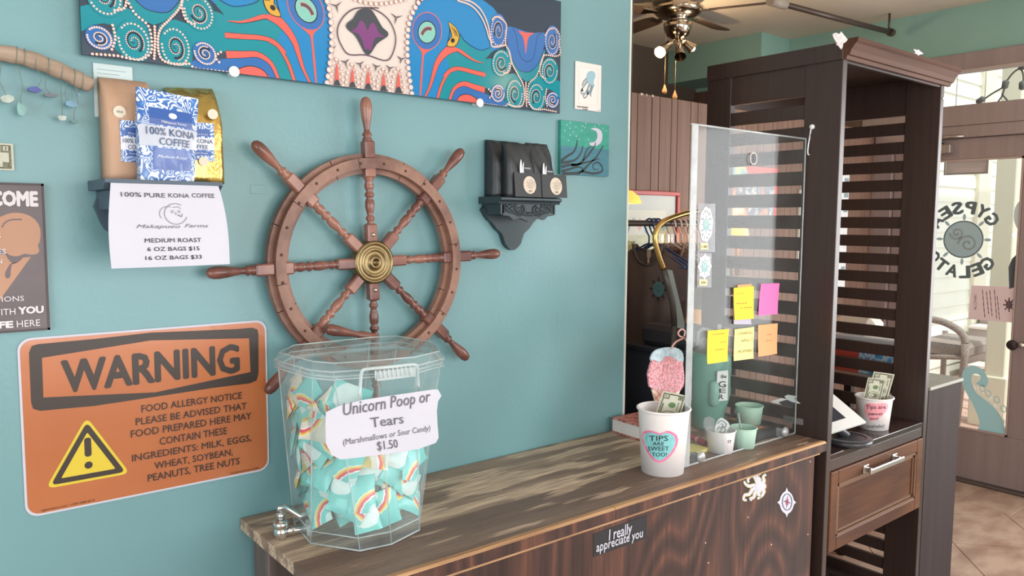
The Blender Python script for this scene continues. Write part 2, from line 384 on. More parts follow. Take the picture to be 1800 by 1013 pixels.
bx('transom_pane', (XD+0.03, -0.80, 2.461), (XD+0.035, 0.66, 2.68), GL_, fr, 0)
bx('saddle', (XD-0.06, -0.37, 0), (XD+0.12, 0.58, 0.012), mat('saddle_metal', (110, 100, 96), 0.4, 0.6), fr)
door = thing('door_1', 'brown glazed entry door with mirrored shop lettering on its glass', 'door', (XD, 0.57, 0)); door['kind'] = 'structure'
GY0, GY1, GZ0, GZ1 = -0.222, 0.43, 0.343, 2.115
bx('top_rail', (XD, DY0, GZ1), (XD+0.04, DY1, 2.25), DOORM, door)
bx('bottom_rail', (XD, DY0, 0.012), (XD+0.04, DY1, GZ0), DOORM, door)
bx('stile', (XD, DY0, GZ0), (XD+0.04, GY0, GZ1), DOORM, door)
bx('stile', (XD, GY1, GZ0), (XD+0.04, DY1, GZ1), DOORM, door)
bx('pane', (XD+0.018, GY0, GZ0), (XD+0.022, GY1, GZ1), GL_, door, 0)
q = MB(); e = 0.012
q.box((XD-0.004, GY0, GZ0), (XD+0.012, GY0+e, GZ1)); q.box((XD-0.004, GY1-e, GZ0), (XD+0.012, GY1, GZ1)); q.box((XD-0.004, GY0, GZ0), (XD+0.012, GY1, GZ0+e)); q.box((XD-0.004, GY0, GZ1-e), (XD+0.012, GY1, GZ1))
q.build('glazing_bead', mat('bead_tan', (172, 152, 144), 0.6), door)
# decals on the glass, seen mirrored from inside
DP = lambda u, v: on(0, XD+0.0165, u, v)
DEC = film_mat('decal_grey', (150, 164, 166)); DECL = film_mat('decal_pale', (186, 194, 194))
q = MB()
cen = DP(1693, 421)
def arc_text(q, s_, a0, a1, rad, cap, mt, flip=1):
    n = len(s_)
    for i, ch in enumerate(s_):
        a = a0+(a1-a0)*i/(n-1)
        rd = Vector((0, -math.cos(a), math.sin(a)))          # screen right is -y
        tg = Vector((0, math.sin(a), math.cos(a)))*flip     # letters read mirrored
        base = cen+rd*rad if flip == 1 else cen+rd*(rad+cap)
        upv = rd*cap*flip
        wd = {'I': 0.3}.get(ch, 0.92)*cap
        text(q, ch, base+tg*(-wd/2), base+tg*(wd/2), upv, mt=mt, bold=0.05)
arc_text(q, 'GYPSEA', math.radians(38), math.radians(146), 0.172, 0.080, 0, 1)
arc_text(q, 'GELATO', math.radians(-44), math.radians(-146), 0.172, 0.080, 0, -1)
q.build('shop_lettering', DEC, door, label='grey mirrored GYPSEA GELATO lettering')
q = MB()
cx, cz = cen.y, cen.z
D2 = lambda P, d=0.0: [Vector((cen.x-0.0004-d, a, b)) for a, b in P]
q.ngon(D2(disc2(cx, cz, 0.122, 0.122, 36)), 0)
for i in range(8):
    a = PI/4*i
    q.ngon(D2(disc2(cx+0.146*math.cos(a), cz+0.146*math.sin(a), 0.022, 0.010, 10, a)), 0)
vs, fs = ribbon([(cx+0.119*math.cos(t), cz+0.119*math.sin(t)) for t in [2*PI*i/32 for i in range(32)]], 0.008, True); q.add(D2(vs, 0.0006), fs, 1)
for (sx, sy, r0, turn) in ((-0.03, -0.03, 0.06, 1), (0.04, 0.04, 0.045, -1)):
    sp = [(cx+sx+r0*(1-i/26)*math.cos(turn*i*0.42), cz+sy+r0*(1-i/26)*math.sin(turn*i*0.42)) for i in range(24)]
    vs, fs = ribbon(sp, 0.012); q.add(D2(vs, 0.0006), fs, 2)
q.build('wheel_emblem', [DEC, film_mat('decal_rim', (120, 134, 136)), DECL], door, label='grey round ship wheel emblem')
# tentacle decal
tn = [(1716, 768), (1722, 745), (1712, 715), (1698, 690), (1690, 668), (1696, 648), (1712, 643), (1728, 651), (1737, 668), (1733, 680), (1722, 678), (1716, 674), (1722, 669), (1724, 662), (1716, 657), (1709, 660), (1708, 672), (1716, 690), (1728, 700), (1744, 713), (1758, 730), (1766, 750), (1764, 768)]
q = MB(); q.ngon([DP(*p)+Vector((-0.0006, 0, 0)) for p in smooth_poly(tn, 3)], 0)
for (u, v) in ((1722, 684), (1731, 690), (1741, 700), (1750, 714), (1757, 728), (1763, 740), (1712, 682)):
    q.ngon([DP(*p)+Vector((-0.0012, 0, 0)) for p in disc2(u, v, 3.4, 5, 10, -0.5)], 1)
for (u, v) in ((1727, 683), (1737, 692), (1752, 703), (1764, 719)):
    vs, fs = ribbon(disc2(u, v, 4.5, 6, 12, -0.5), 1.6, True); q.add([DP(*p)+Vector((-0.0006, 0, 0)) for p in vs], fs, 0)
q.build('tentacle_decal', [film_mat('decal_sea', (150, 184, 186)), film_mat('decal_sucker', (222, 220, 206))], door, label='pale teal tentacle decal')
# paper notice, black sticker, round sticker, dark disc
NP = film_mat('notice_paper', (205, 180, 178))
q = MB(); q.ngon([DP(*p)+Vector((-0.001, 0, 0)) for p in ((1708, 502), (1793, 505), (1790, 568), (1702, 561))], 0)
q.build('paper_notice', NP, door, label='pinkish paper notice seen from behind')
q = MB()
for i, (s_, l, r, t) in enumerate((('ALOHA!', (1712, 505), (1713, 543), (1720, 505)),)):
    a = DP(1717, 545); b = DP(1717.5, 518); cap = DP(1711, 545)-a; text(q, s_, a, b, cap, off=(-0.002, 0, 0), bold=0.0)
for k, (u, v0, v1) in enumerate(((1727, 508, 558), (1734, 512, 552), (1740, 510, 556), (1748, 508, 560), (1753, 520, 562))):
    vs, fs = ribbon([(u+0.3*i, v0+(v1-v0)*i/14+0) for i in range(15)], [0.5+1.0*((i*7+k*3) % 3 > 0) for i in range(15)]); q.add([DP(*p)+Vector((-0.002, 0, 0)) for p in vs], fs, 0)
c0 = (1774, 536); q.ngon([DP(*p)+Vector((-0.002, 0, 0)) for p in disc2(*c0, 6, 7.5, 14)], 0)
for i in range(8):
    a = PI/4*i; vs, fs = ribbon([(c0[0]+6*math.cos(a), c0[1]+7*math.sin(a)), (c0[0]+10.5*math.cos(a), c0[1]+12.5*math.sin(a))], 2.6); q.add([DP(*p)+Vector((-0.002, 0, 0)) for p in vs], fs, 0)
q.build('notice_print', film_mat('faded_print', (128, 112, 114)), door)
q = MB(); q.ngon([DP(*p)+Vector((-0.0016, 0, 0)) for p in ((1773, 470), (1779, 455), (1790, 445), (1806, 440), (1806, 500), (1774, 508))], 0); q.build('black_sticker', mat('sticker_slate', (80, 90, 96), 0.5), door)
q = MB(); q.ngon([DP(*p)+Vector((-0.0016, 0, 0)) for p in disc2(1802, 380, 20, 30, 24)], 0); q.build('round_sticker', DECL, door)
bx('closer_body', (XD-0.06, 0.19, 2.155), (XD, 0.46, 2.215), mat('closer_grey', (150, 140, 134), 0.4, 0.5), door, 0.006)
q = MB(); q.tube([(XD-0.03, 0.24, 2.225), (XD-0.05, 0.30, 2.26), (XD-0.04, 0.18, 2.262), (XD-0.03, 0.12, 2.262)], 0.009); q.lathe([(0.012, -0.02), (0.012, 0.05)], (XD-0.03, 0.30, 2.20), seg=12, cap=(True, True)); q.build('closer_arm', NICKEL, door)
q = MB(); p = on(0, XD-0.004, 1779, 607); q.lathe([(0.0, -0.012), (0.03, -0.01), (0.033, 0.0)], p, (1, 0, 0), 20); q.build('lock_rosette', mat('lock_dark', (66, 58, 58), 0.4, 0.5), door)
q = MB(); p = on(0, XD-0.03, 1796, 607); q.lathe([(0.0, -0.02), (0.016, -0.018), (0.02, 0.0), (0.014, 0.02)], p, (1, 0, 0), 16); q.tube([p, p+Vector((0, -0.06, 0))], 0.009); q.build('lever_handle', NICKEL, door)

# ------------------------------------------------------------------ floor tiles
TILE = mat('stone_floor_tile', (172, 146, 128), 0.38, c2=(138, 108, 92), scale=(5, 9, 5), detail=8, bump=0.15, bscale=(30, 60, 30), contrast=(0.38, 0.66))
fl = thing('floor', 'stone tile floor with thin pale grout', 'floor', (0, 0, 0)); fl['kind'] = 'structure'
bx('grout_bed', (-2.1, -4.5, -0.08), (XD+0.12, 2.4, -0.004), mat('grout', (196, 178, 160), 0.8), fl, 0)
def clip(poly, x0, x1, y0, y1):
    for ax, lim, sg in ((0, x0, 1), (0, x1, -1), (1, y0, 1), (1, y1, -1)):
        out = []
        for i in range(len(poly)):
            a, b = poly[i-1], poly[i]; da, db = (a[ax]-lim)*sg, (b[ax]-lim)*sg
            if da >= 0: out.append(a)
            if (da >= 0) != (db >= 0): t = da/(da-db); out.append((a[0]+(b[0]-a[0])*t, a[1]+(b[1]-a[1])*t))
        poly = out
        if len(poly) < 3: return []
    return poly
S_ = 0.46; g_ = 0.003; o0 = (4.361, -0.373); ang = math.radians(-49)
ca, sa = math.cos(ang), math.sin(ang)
for i in range(-7, 8):
    for j in range(-9, 10):
        P = [((i+a)*S_+(g_ if a == 0 else -g_), (j+b)*S_+(g_ if b == 0 else -g_)) for a, b in ((0, 0), (1, 0), (1, 1), (0, 1))]
        P = [(o0[0]+x*ca-y*sa, o0[1]+x*sa+y*ca) for x, y in P]
        P = clip(P, 2.0, 5.06, -3.0, 0.70)
        if len(P) >= 3: q = MB(); q.slab([(x, y, -0.01) for x, y in P], (0, 0, 0.01)); q.build('tile', TILE, fl)
for j in range(-7, 3):
    q = MB(); q.box((5.066, j*0.30-0.115+0.003, -0.01), (XD-0.065, j*0.30+0.185-0.003, 0), bev=0.001); q.build('tile', TILE, fl)
q = MB(); q.box((-2.1, -4.5, -0.004), (1.99, 0, 0)); q.box((2.0, -4.5, -0.004), (XD, -3.0, 0)); q.build('plain_flooring', TILE, fl)

# ================================================================== OUTSIDE
SID = mat('white_siding', (236, 238, 226), 0.7, c2=(230, 233, 222), scale=(3, 3, 3))
dk = thing('porch_deck', 'pinkish board deck of the porch outside the door', 'deck', (6.8, 0, -0.02)); 
DKM = grain_mat('deck_board_wood', [(196, 160, 146), (214, 184, 170), (226, 200, 188)], (8, 0.6, 2), 10, 0.7, 0.15, (60, 3, 60))
for i in range(30):
    x = XD+0.14+i*0.15
    bx('deck_board', (x+0.005, -3.0, -0.05), (x+0.145, 1.58, -0.02), DKM, dk, 0.003)
bx('joist_bed', (XD+0.13, -3.0, -0.12), (10.15, 1.58, -0.051), mat('deck_dark', (92, 76, 70), 0.9), dk, 0)
nb = thing('neighbouring_building', 'white clapboard building across the porch', 'building', (9, 1.6, 0))
for i in range(22):
    q = MB(); z = -0.05+i*0.165
    q.slab([(5.8, 1.615, z), (5.8, 1.63, z+0.17), (5.8, 1.66, z+0.17), (5.8, 1.66, z)], (6.0, 0, 0)); q.build('siding_board', SID, nb)
bx('gable_panel', (5.8, 1.62, 3.58), (11.8, 1.7, 5.2), mat('cream_panel', (236, 222, 196), 0.7), nb, 0)
TRM = mat('cream_trim', (226, 222, 202), 0.7)
def pv(x, u, v): return on(0, x, u, v)
pa = on(1, 1.6, 1714, 400); bx('corner_board', (pa.x, 1.58, 0), (pa.x+0.35, 1.64, 3.6), TRM, nb)
# stairs
st = thing('porch_steps', 'grey porch steps with pale treads beside the cream post', 'steps', (9.3, 1.2, 0))
SG = mat('step_riser', (170, 158, 154), 0.8); ST = mat('step_tread', (226, 214, 206), 0.8)
for i, (v0, v1) in enumerate(((640, 664), (601, 637), (572, 598), (552, 568))):
    x = 9.0+i*0.3; a = pv(x, 1702, v0); b = pv(x, 1736, v1)
    zt = a.z; zb = -0.02; a.y = min(a.y, 1.55)
    bx('riser', (x, b.y-0.1, -0.02 if i == 0 else zb), (x+0.28, a.y, zt-0.03), SG, st)
    bx('tread', (x-0.03, b.y-0.1, zt-0.03), (x+0.28, a.y, zt), ST, st)
po = thing('porch_post', 'tall cream square porch post right of the bench', 'post', (7.3, 0.45, 0))
a = on(0, 7.2, 1733, 600); b = on(0, 7.2, 1769, 600)
bx('shaft', (7.2, b.y, -0.02), (7.2+(a.y-b.y), a.y, 3.6), TRM, po, 0.008)
bx('plinth', (7.17, b.y-0.03, -0.02), (7.23+(a.y-b.y), a.y+0.10, 0.42), TRM, po, 0.01)
po2 = thing('far_porch_post', 'narrow white post at the right edge of the door glass', 'post', (8.2, -0.05, 0))
a = on(0, 8.0, 1778, 500); b = on(0, 8.0, 1790, 500)
bx('shaft', (8.0, b.y, -0.02), (8.08, a.y, 3.6), mat('white_gloss', (240, 240, 236), 0.5), po2, 0.004)
bx('base', (7.97, b.y-0.03, -0.02), (8.11, a.y+0.03, 0.3), mat('white_gloss'), po2, 0.004)
# hanging board sign
hs = thing('hanging_sign', 'blank brown wooden board hanging under the porch eave', 'sign', (7.0, 0.6, 2.5))
a = on(0, 7.2, 1664, 285); b = on(0, 7.2, 1735, 303)
bx('board', (7.19, b.y, b.z), (7.215, a.y, a.z), mat('sign_board_rose', (176, 152, 144), 0.7), hs, 0.004)
q = MB(); w_ = 0.012
q.box((7.182, b.y-w_, b.z-w_), (7.19, a.y+w_, b.z)); q.box((7.182, b.y-w_, a.z), (7.19, a.y+w_, a.z+w_)); q.box((7.182, b.y-w_, b.z), (7.19, b.y, a.z)); q.box((7.182, a.y, b.z), (7.19, a.y+w_, a.z)); q.build('border', mat('sign_border', (132, 116, 110), 0.7), hs)
q = MB()
for yy in (a.y-0.05, b.y+0.05): q.tube([(7.2, yy, a.z), (7.2, yy, 3.6)], 0.004, 6)
q.build('chain', NICKEL, hs)
bx('porch_beam', (5.9, 0.1, 3.6), (10.0, 0.75, 3.7), TRM, None).__setitem__('kind', 'structure')
# string lights in the transom
WT = lambda u, v: on(0, 5.9, u, v)
sl = thing('string_lights', 'grey cable of string lights drooping outside the transom', 'string lights', (5.9, -0.1, 2.9))
CAB = mat('cable_grey', (92, 92, 88), 0.6)
q = MB(); q.tube([WT(*p) for p in smooth_poly([(1708, 192), (1725, 178), (1745, 164), (1762, 154), (1768, 145), (1780, 129), (1792, 121), (1798, 128), (1799, 145)], 3, False)], 0.006, 6)
q.tube([WT(*p) for p in smooth_poly([(1766, 152), (1762, 168), (1754, 180), (1753, 192)], 3, False)], 0.006, 6); q.tube([WT(*p) for p in ((1761, 165), (1772, 178))], 0.006, 6); q.build('cable', CAB, sl)
for (u, v, d) in ((1716, 181, (10, -6)), (1765, 157, (3, -12)), (1790, 121, (9, -4)), (1797, 142, (0, 10))):
    q = MB(); a = WT(u, v); b = WT(u+d[0], v+d[1]); q.lathe([(0.006, 0), (0.02, 0.01), (0.022, 0.05), (0.008, 0.06)], a, (b-a), 10, cap=(True, True)); q.build('lamp_socket', CAB, sl)
# wicker bench
bn = thing('wicker_bench', 'grey woven wicker armchair on the porch deck', 'chair', (7.0, 0.9, 0))
WK = mat('wicker', (176, 164, 156), 0.85, c2=(138, 126, 120), scale=(120, 120, 160), bump=0.6, contrast=(0.42, 0.58))
AR = lambda u, v: on(0, 7.0, u, v)
arm = [AR(*p) for p in smooth_poly([(1600, 556), (1634, 561), (1660, 567), (1684, 580), (1694, 592), (1697, 604)], 4, False)]
q = MB(); q.tube(arm, 0.03, 10); q.build('arm_rest', WK, bn)
q = MB(); e_ = arm[-1]; q.tube([e_, e_+Vector((0, 0, -0.12)), Vector((e_.x, e_.y+0.03, -0.018))], [0.035, 0.03, 0.024], 10); q.build('leg', WK, bn)
q = MB(); q.tube([arm[0], Vector((7.0, arm[0].y, -0.018))], [0.03, 0.024], 10); q.build('leg', WK, bn)
s0 = AR(1697, 605); s1 = AR(1600, 600); s2 = AR(1697, 622); q = MB(); q.box((7.0, s0.y+0.01, s2.z-0.06), (7.75, s1.y, s0.z-0.02), bev=0.03); q.build('seat', WK, bn)
for i in range(2):
    q = MB(); q.tube([(7.72, (s0.y, s1.y)[i], s0.z), (7.72, (s0.y, s1.y)[i], -0.018)], 0.026, 8); q.build('leg', WK, bn)
# nested tubes that edge the seat
q = MB(); q.tube([(7.0, s0.y, s2.z-0.03), (7.0, s1.y, s2.z-0.09)], 0.022, 8); q.build('front_rail', WK, bn)
gr = MB(); gr.box((5.6, -25, -0.3), (60, 25, -0.2)); gr.build('yard', mat('pale_gravel', (206, 200, 186), 0.9, c2=(190, 184, 170), scale=(2, 2, 2)), label='pale ground outside beyond the porch', cat='ground', kind='structure')

# ceiling rod
q = MB(); rod = thing('ceiling_rod', 'long dark rod below the ceiling over the partition', 'rod', (4.7, 0.65, 2.95))
RD = mat('rod_bronze', (82, 70, 64), 0.4, 0.4)
a = on(2, 2.98, 1380, 8); b = on(2, 2.98, 1566, 57)
q = MB(); q.tube([a, b], 0.017, 10); q.build('tube', RD, rod)
q = MB(); q.tube([a-(b-a).normalized()*0.14, a], 0.03, 12); q.build('motor_head', mat('head_grey', (150, 138, 126), 0.6), rod)
q = MB(); q.lathe([(0.026, 0), (0.026, 0.03)], b-(b-a).normalized()*0.015, (b-a), 12, cap=(True, True)); q.build('end_cap', RD, rod)
q = MB(); q.tube([b-Vector((0.03, 0, 0)), Vector((b.x-0.03, b.y, CEIL))], 0.008, 6); q.build('hanger_bracket', RD, rod); q = MB(); q.tube([a, Vector((a.x, a.y, CEIL))], 0.008, 6); q.build('hanger_bracket', RD, rod)

# ================================================================== HUTCH
HX0, HX1, HY0, HY1, HZ = 2.62, 3.44, -0.584, -0.013, 2.30
hu = thing('slatted_hutch', 'tall dark espresso hutch with slatted sides, open front and one drawer', 'hutch', (3.03, -0.3, 0))
TH = 0.03
def side(x0, x1):
    bx('front_stile', (x0, HY0, 0), (x1, -0.443, HZ), ESP, hu, 0.002)
    bx('rear_stile', (x0, -0.127, 0), (x1, HY1, HZ), ESP, hu, 0.002)
    bx('top_rail', (x0+0.004, -0.443, 2.155), (x1-0.004, -0.127, HZ), ESP, hu, 0.001)
    k = 0; z = 2.125
    q = MB(); q.box((x0+0.005, -0.443, -0.0255), (x1-0.005, -0.127, 0.0255), bev=0.002)
    while z-0.05 > 0.03:
        b_ = q.v; m2 = MB(); m2.box((x0+0.005, -0.443, z-0.0501), (x1-0.005, -0.127, z), bev=0.002); m2.build('slat', ESP, hu)
        z -= 0.0801
side(HX0, HX0+TH); side(HX1-TH, HX1)
bx('top_board', (HX0, HY0, HZ), (HX1, HY1, HZ+0.022), ESP, hu, 0.002)
bx('rear_rail', (HX0+TH, HY1-0.02, 2.17), (HX1-TH, HY1, HZ), ESP, hu, 0.001)
bx('front_header', (HX0+TH, HY0+0.004, 2.255), (HX1-TH, HY0+0.022, HZ), ESP, hu, 0.001)
# crown moulding: extruded profile along x on the front, side strip on the left
prof = [(0, 2.262), (-0.012, 2.262), (-0.016, 2.274), (-0.024, 2.276), (-0.030, 2.292), (-0.045, 2.312), (-0.052, 2.318), (-0.052, 2.330), (0, 2.330)]
q = MB(); q.slab([(HX0-0.004, HY0+y, z) for y, z in prof], (HX1-HX0+0.03, 0, 0)); q.build('crown_moulding', grain_mat('crown_wood', [(66, 42, 34), (84, 56, 44), (98, 68, 54)], (0.5, 3, 3), 12, 0.6, 0.05, (3, 60, 60), spec=0.12), hu)
q = MB(); q.box((HX0-0.006, HY0, 2.262), (HX0, HY1, 2.322), bev=0.002); q.build('side_cornice', ESP, hu)
SHZ = 0.854
bx('counter_shelf', (HX0+TH, HY0+0.002, SHZ-0.022), (HX1-TH, HY1, SHZ), mat('shelf_lacquer', (52, 38, 36), 0.12, c2=(62, 46, 42), scale=(3, 20, 3), spec=0.6), hu, 0.002)
bx('apron', (HX0+TH, HY0+0.004, 0.79), (HX1-TH, HY0+0.022, SHZ-0.022), ESP, hu, 0.002)
bx('drawer_box', (HX0+TH+0.01, HY0+0.05, 0.50), (HX1-TH-0.01, HY1-0.02, 0.78), mat('drawer_inside', (96, 76, 60), 0.7), hu, 0)
dr = thing('drawer', None, None, (0, 0, 0)); 
DX0, DX1, DZ0, DZ1, DYF = HX0+TH+0.004, HX1-TH-0.004, 0.482, 0.787, HY0-0.004
q = MB(); fw = 0.052
q.box((DX0, DYF, DZ0), (DX0+fw, DYF+0.025, DZ1), bev=0.003); q.box((DX1-fw, DYF, DZ0), (DX1, DYF+0.025, DZ1), bev=0.003); q.box((DX0+fw, DYF, DZ1-fw), (DX1-fw, DYF+0.025, DZ1), bev=0.003); q.box((DX0+fw, DYF, DZ0), (DX1-fw, DYF+0.025, DZ0+fw), bev=0.003)
q.box((DX0+fw, DYF+0.012, DZ0+fw), (DX1-fw, DYF+0.025, DZ1-fw))
bpy.data.objects.remove(dr); drw = q.build('drawer', DRAW, hu)
q = MB(); 
for k_, (ins, yy) in enumerate(((0.0, 0.002), (0.012, 0.007))):
    a0, a1, b0, b1 = DX0+fw+ins, DX1-fw-ins, DZ0+fw+ins, DZ1-fw-ins; t_ = 0.009
    q.box((a0, DYF+yy, b0), (a0+t_, DYF+0.013, b1)); q.box((a1-t_, DYF+yy, b0), (a1, DYF+0.013, b1)); q.box((a0, DYF+yy, b0), (a1, DYF+0.013, b0+t_)); q.box((a0, DYF+yy, b1-t_), (a1, DYF+0.013, b1))
q.build('bead', mat('bead_highlight', (108, 78, 58), 0.4), drw)
HP = lambda u, v: on(1, DYF-0.028, u, v)
h0 = HP(1539, 826).x; h1 = HP(1580, 809).x; hz = 0.752
q = MB(); q.box((2.885, DYF-0.034, hz-0.011), (3.165, DYF-0.024, hz+0.009), bev=0.003)
for xx in (2.90, 3.135): q.box((xx, DYF-0.026, hz-0.008), (xx+0.018, DYF, hz+0.008), bev=0.003); q.box((xx-0.012, DYF-0.004, hz-0.016), (xx+0.03, DYF+0.0005, hz+0.016), bev=0.002)
q.build('handle', NICKEL, drw, label='brushed nickel bar handle')
bx('bottom_shelf', (HX0+TH, HY0+0.01, 0.06), (HX1-TH, HY1, 0.085), ESP, hu, 0.002)
bx('glide_knob', (HX1-0.018, HY0-0.004, 2.205), (HX1-0.006, HY0+0.001, 2.217), NICKEL, hu, 0.002)
# grey scuffs of tape on the crown
for k_, (u, v, sx, sz) in enumerate(((1477, 78, 0.055, 0.05), (1614, 92, 0.05, 0.02))):
    p = on(1, HY0-0.055, u, v); q = MB()
    pts = [(p.x+sx*math.cos(a)*(0.7+0.3*math.sin(3*a+k_)), HY0-0.0515, max(2.30, p.z)+sz*0.6*math.sin(a)*(0.8+0.2*math.cos(5*a))) for a in [2*PI*i/14 for i in range(14)]]
    q.slab(pts, (0, -0.0025, 0)); q.build('tape_scrap', mat('tape_white', (206, 200, 200), 0.5, c2=(176, 168, 168), scale=(60, 60, 60)), label=('torn white tape scrap on the left corner of the crown', 'small white tape tuft midway along the crown')[k_], parent=hu)
# low cabinet to the right of the hutch
cb = thing('low_cabinet', 'plain dark low cabinet right of the hutch', 'cabinet', (3.62, -0.3, 0))
bx('front_panel', (HX1+0.006, -0.584, 0), (3.782, -0.566, 0.985), ESPD, cb, 0.002)
for xx in (HX1+0.008, 3.742): bx('leg', (xx, -0.09, 0), (xx+0.038, -0.052, 0.985), ESPD, cb, 0.002)
bx('rear_rail', (HX1+0.046, -0.085, 0.92), (3.742, -0.06, 0.985), ESPD, cb, 0.002)
bx('worktop', (HX1+0.006, -0.590, 0.985), (3.790, -0.045, 1.0), mat('cabinet_top_grey', (150, 148, 136), 0.5, c2=(136, 134, 124), scale=(4, 4, 4)), cb, 0.002)

# ================================================================== COUNTER
co = thing('counter', 'long dark plywood counter with a worn weathered board top', 'counter', (1.65, -0.3, 0))
TOPW = grain_mat('weathered_top', [(98, 78, 70), (132, 110, 96), (154, 132, 114), (170, 148, 128)], (0.9, 8, 8), 26, 0.5, 0.5, (9.0, 190, 190), wear=((216, 190, 164), (3.0, 20, 20), 0.475, 0.53), amp=0.12)
TOPW2 = grain_mat('weathered_top_dark', [(88, 68, 60), (118, 96, 84), (138, 116, 100)], (0.9, 8, 8), 26, 0.45, 0.5, (9.0, 190, 190), wear=((196, 168, 144), (3.0, 20, 20), 0.56, 0.61), amp=0.12)
PLY = grain_mat('stained_plywood', [(42, 29, 28), (60, 42, 38), (76, 51, 44), (116, 74, 58)], (2.2, 2.2, 0.9), 120, 0.42, 0.3, (70, 70, 3.0), spec=0.45, amp=0.2)
EDGE = grain_mat('worn_edge', [(150, 112, 80), (196, 156, 116), (214, 176, 136)], (1.5, 30, 30), 8, 0.6, 0.2, (5, 60, 60))
yf = lambda x: -0.553+(x-0.70)*(-0.034/1.91)
def board(x0, x1, f0, f1, m_):
    q = MB(); g = lambda x, f: -0.005+(yf(x)+0.005)*f
    q.slab([(x0, g(x0, f0)-0.0008, CT-0.03), (x1, g(x1, f0)-0.0008, CT-0.03), (x1, g(x1, f1)+0.0008, CT-0.03), (x0, g(x0, f1)+0.0008, CT-0.03)], (0, 0, 0.03)); return q.build('board', m_, co)
board(0.70, 2.612, 0.0, 0.235, TOPW); board(0.70, 2.612, 0.235, 0.62, TOPW); board(0.70, 2.612, 0.62, 0.962, TOPW2)
for x0, x1 in ((0.70, 1.535), (1.5365, 2.612)):
    q = MB(); a, b = yf(x0)*0.963, yf(x1)*0.963
    q.slab([(x0, yf(x0), CT-0.034), (x0, yf(x0), CT-0.006), (x0, yf(x0)+0.006, CT+0.0005), (x0, a, CT+0.0005), (x0, a, CT-0.034)], (0, 0, 0))
    q = MB(); A = [(x0, yf(x0)), (x1, yf(x1))]
    sec = lambda x: [(x, yf(x), CT-0.034), (x, yf(x), CT-0.005), (x, yf(x)+0.007, CT+0.0004), (x, yf(x)*0.963, CT+0.0004), (x, yf(x)*0.963, CT-0.034)]
    s0_, s1_ = sec(x0), sec(x1); fs = [[0, 1, 2, 3, 4], [9, 8, 7, 6, 5]]; mts = None
    q.add(s0_+s1_, fs, 0)
    for i in range(5):
        j = (i+1) % 5; q.add([s0_[i], s0_[j], s1_[j], s1_[i]], [[0, 1, 2, 3]], 1 if i in (1, 2) else 0)
    q.build('edge_strip', [PLY, EDGE], co, label='dark front edge strip with a rubbed pale arris')
q = MB(); x0, x1 = 0.74, 2.572
q.slab([(x0, yf(x0)+0.022, 0), (x1, yf(x1)+0.022, 0), (x1, yf(x1)+0.04, 0), (x0, yf(x0)+0.04, 0)], (0, 0, CT-0.034)); q.build('front_panel', PLY, co)
q = MB(); q.slab([(x0, yf(x0)+0.012, CT-0.046), (x1+0.02, yf(x1)+0.012, CT-0.046), (x1+0.02, yf(x1)+0.03, CT-0.046), (x0, yf(x0)+0.03, CT-0.046)], (0, 0, 0.012)); q.build('cleat', EDGE, co)
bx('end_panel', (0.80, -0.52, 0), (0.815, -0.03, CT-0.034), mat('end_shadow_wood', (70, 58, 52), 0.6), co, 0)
bx('leg', (0.725, -0.13, 0), (0.795, -0.03, CT-0.034), mat('grey_post', (112, 100, 96), 0.6, c2=(92, 82, 78), scale=(40, 40, 2)), co, 0.003)
bx('leg', (0.725, -0.53, 0), (0.795, -0.44, CT-0.034), mat('grey_post'), co, 0.003)
bx('end_panel', (2.55, -0.54, 0), (2.57, -0.03, CT-0.034), PLY, co, 0)
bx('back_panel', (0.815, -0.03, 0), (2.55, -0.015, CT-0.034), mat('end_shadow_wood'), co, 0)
q = MB()
for (u, v) in ((1424, 812), (1088, 930), (1230, 870), (1315, 910), (1240, 955), (1245, 990), (1356, 958), (930, 955), (1420, 940)):
    p = hit((x1, yf(x1)+0.0215, 0), Vector((0.018, 1, 0)).normalized(), u, v); q.lathe([(0.0, -0.001), (0.0025, -0.0008), (0.003, 0.001)], p, (0, 1, 0), 8)
q.build('nail_heads', mat('nail_silver', (200, 190, 186), 0.4, 0.6), co, kind='stuff')
# stickers on the counter front
CF = lambda u, v, d=0.0: hit((x1, yf(x1)+0.0215-d, 0), Vector((0.0178, 1, 0)).normalized(), u, v)
st1 = thing('bumper_sticker', 'black sticker reading I really appreciate you on the counter front', 'sticker', CF(1090, 945))
q = MB(); q.slab([CF(*p) for p in ((1043, 939), (1137, 906), (1136, 946), (1043, 980))], (0, -0.0008, 0)); q.build('sheet', BLACK, st1)
q = MB(); F1 = lambda u, v: CF(u, v, 0.0016)
text_px(q, 'I really', F1, (1070, 951), (1111, 937), (1070, 931), bold=0.01, shear=0.1); text_px(q, 'appreciate you', F1, (1048, 971), (1130, 944), (1048, 954), bold=0.01, shear=0.1); q.build('lettering', WHITE, st1)
st2 = thing('octopus_sticker', 'white and gold octopus sticker high on the counter front', 'sticker', CF(1326, 855))
c8 = (1200, 750); z8 = 3.853; f8 = lambda x, y: (c8[0]+x/z8, c8[1]+y/z8)
arms = [[(510, 405), (480, 400), (450, 405), (425, 390), (415, 370)], [(505, 395), (500, 365), (480, 335), (455, 340), (440, 365), (450, 380)], [(515, 390), (520, 360), (500, 340), (510, 312), (525, 330)], [(530, 395), (550, 370), (545, 340), (565, 325)], [(500, 415), (470, 430), (450, 460), (420, 465), (412, 495), (435, 500)], [(510, 425), (490, 450), (480, 480), (455, 490), (470, 500)], [(525, 430), (510, 455), (525, 475), (505, 490)], [(535, 425), (550, 440), (535, 470), (520, 478)]]
q = MB()
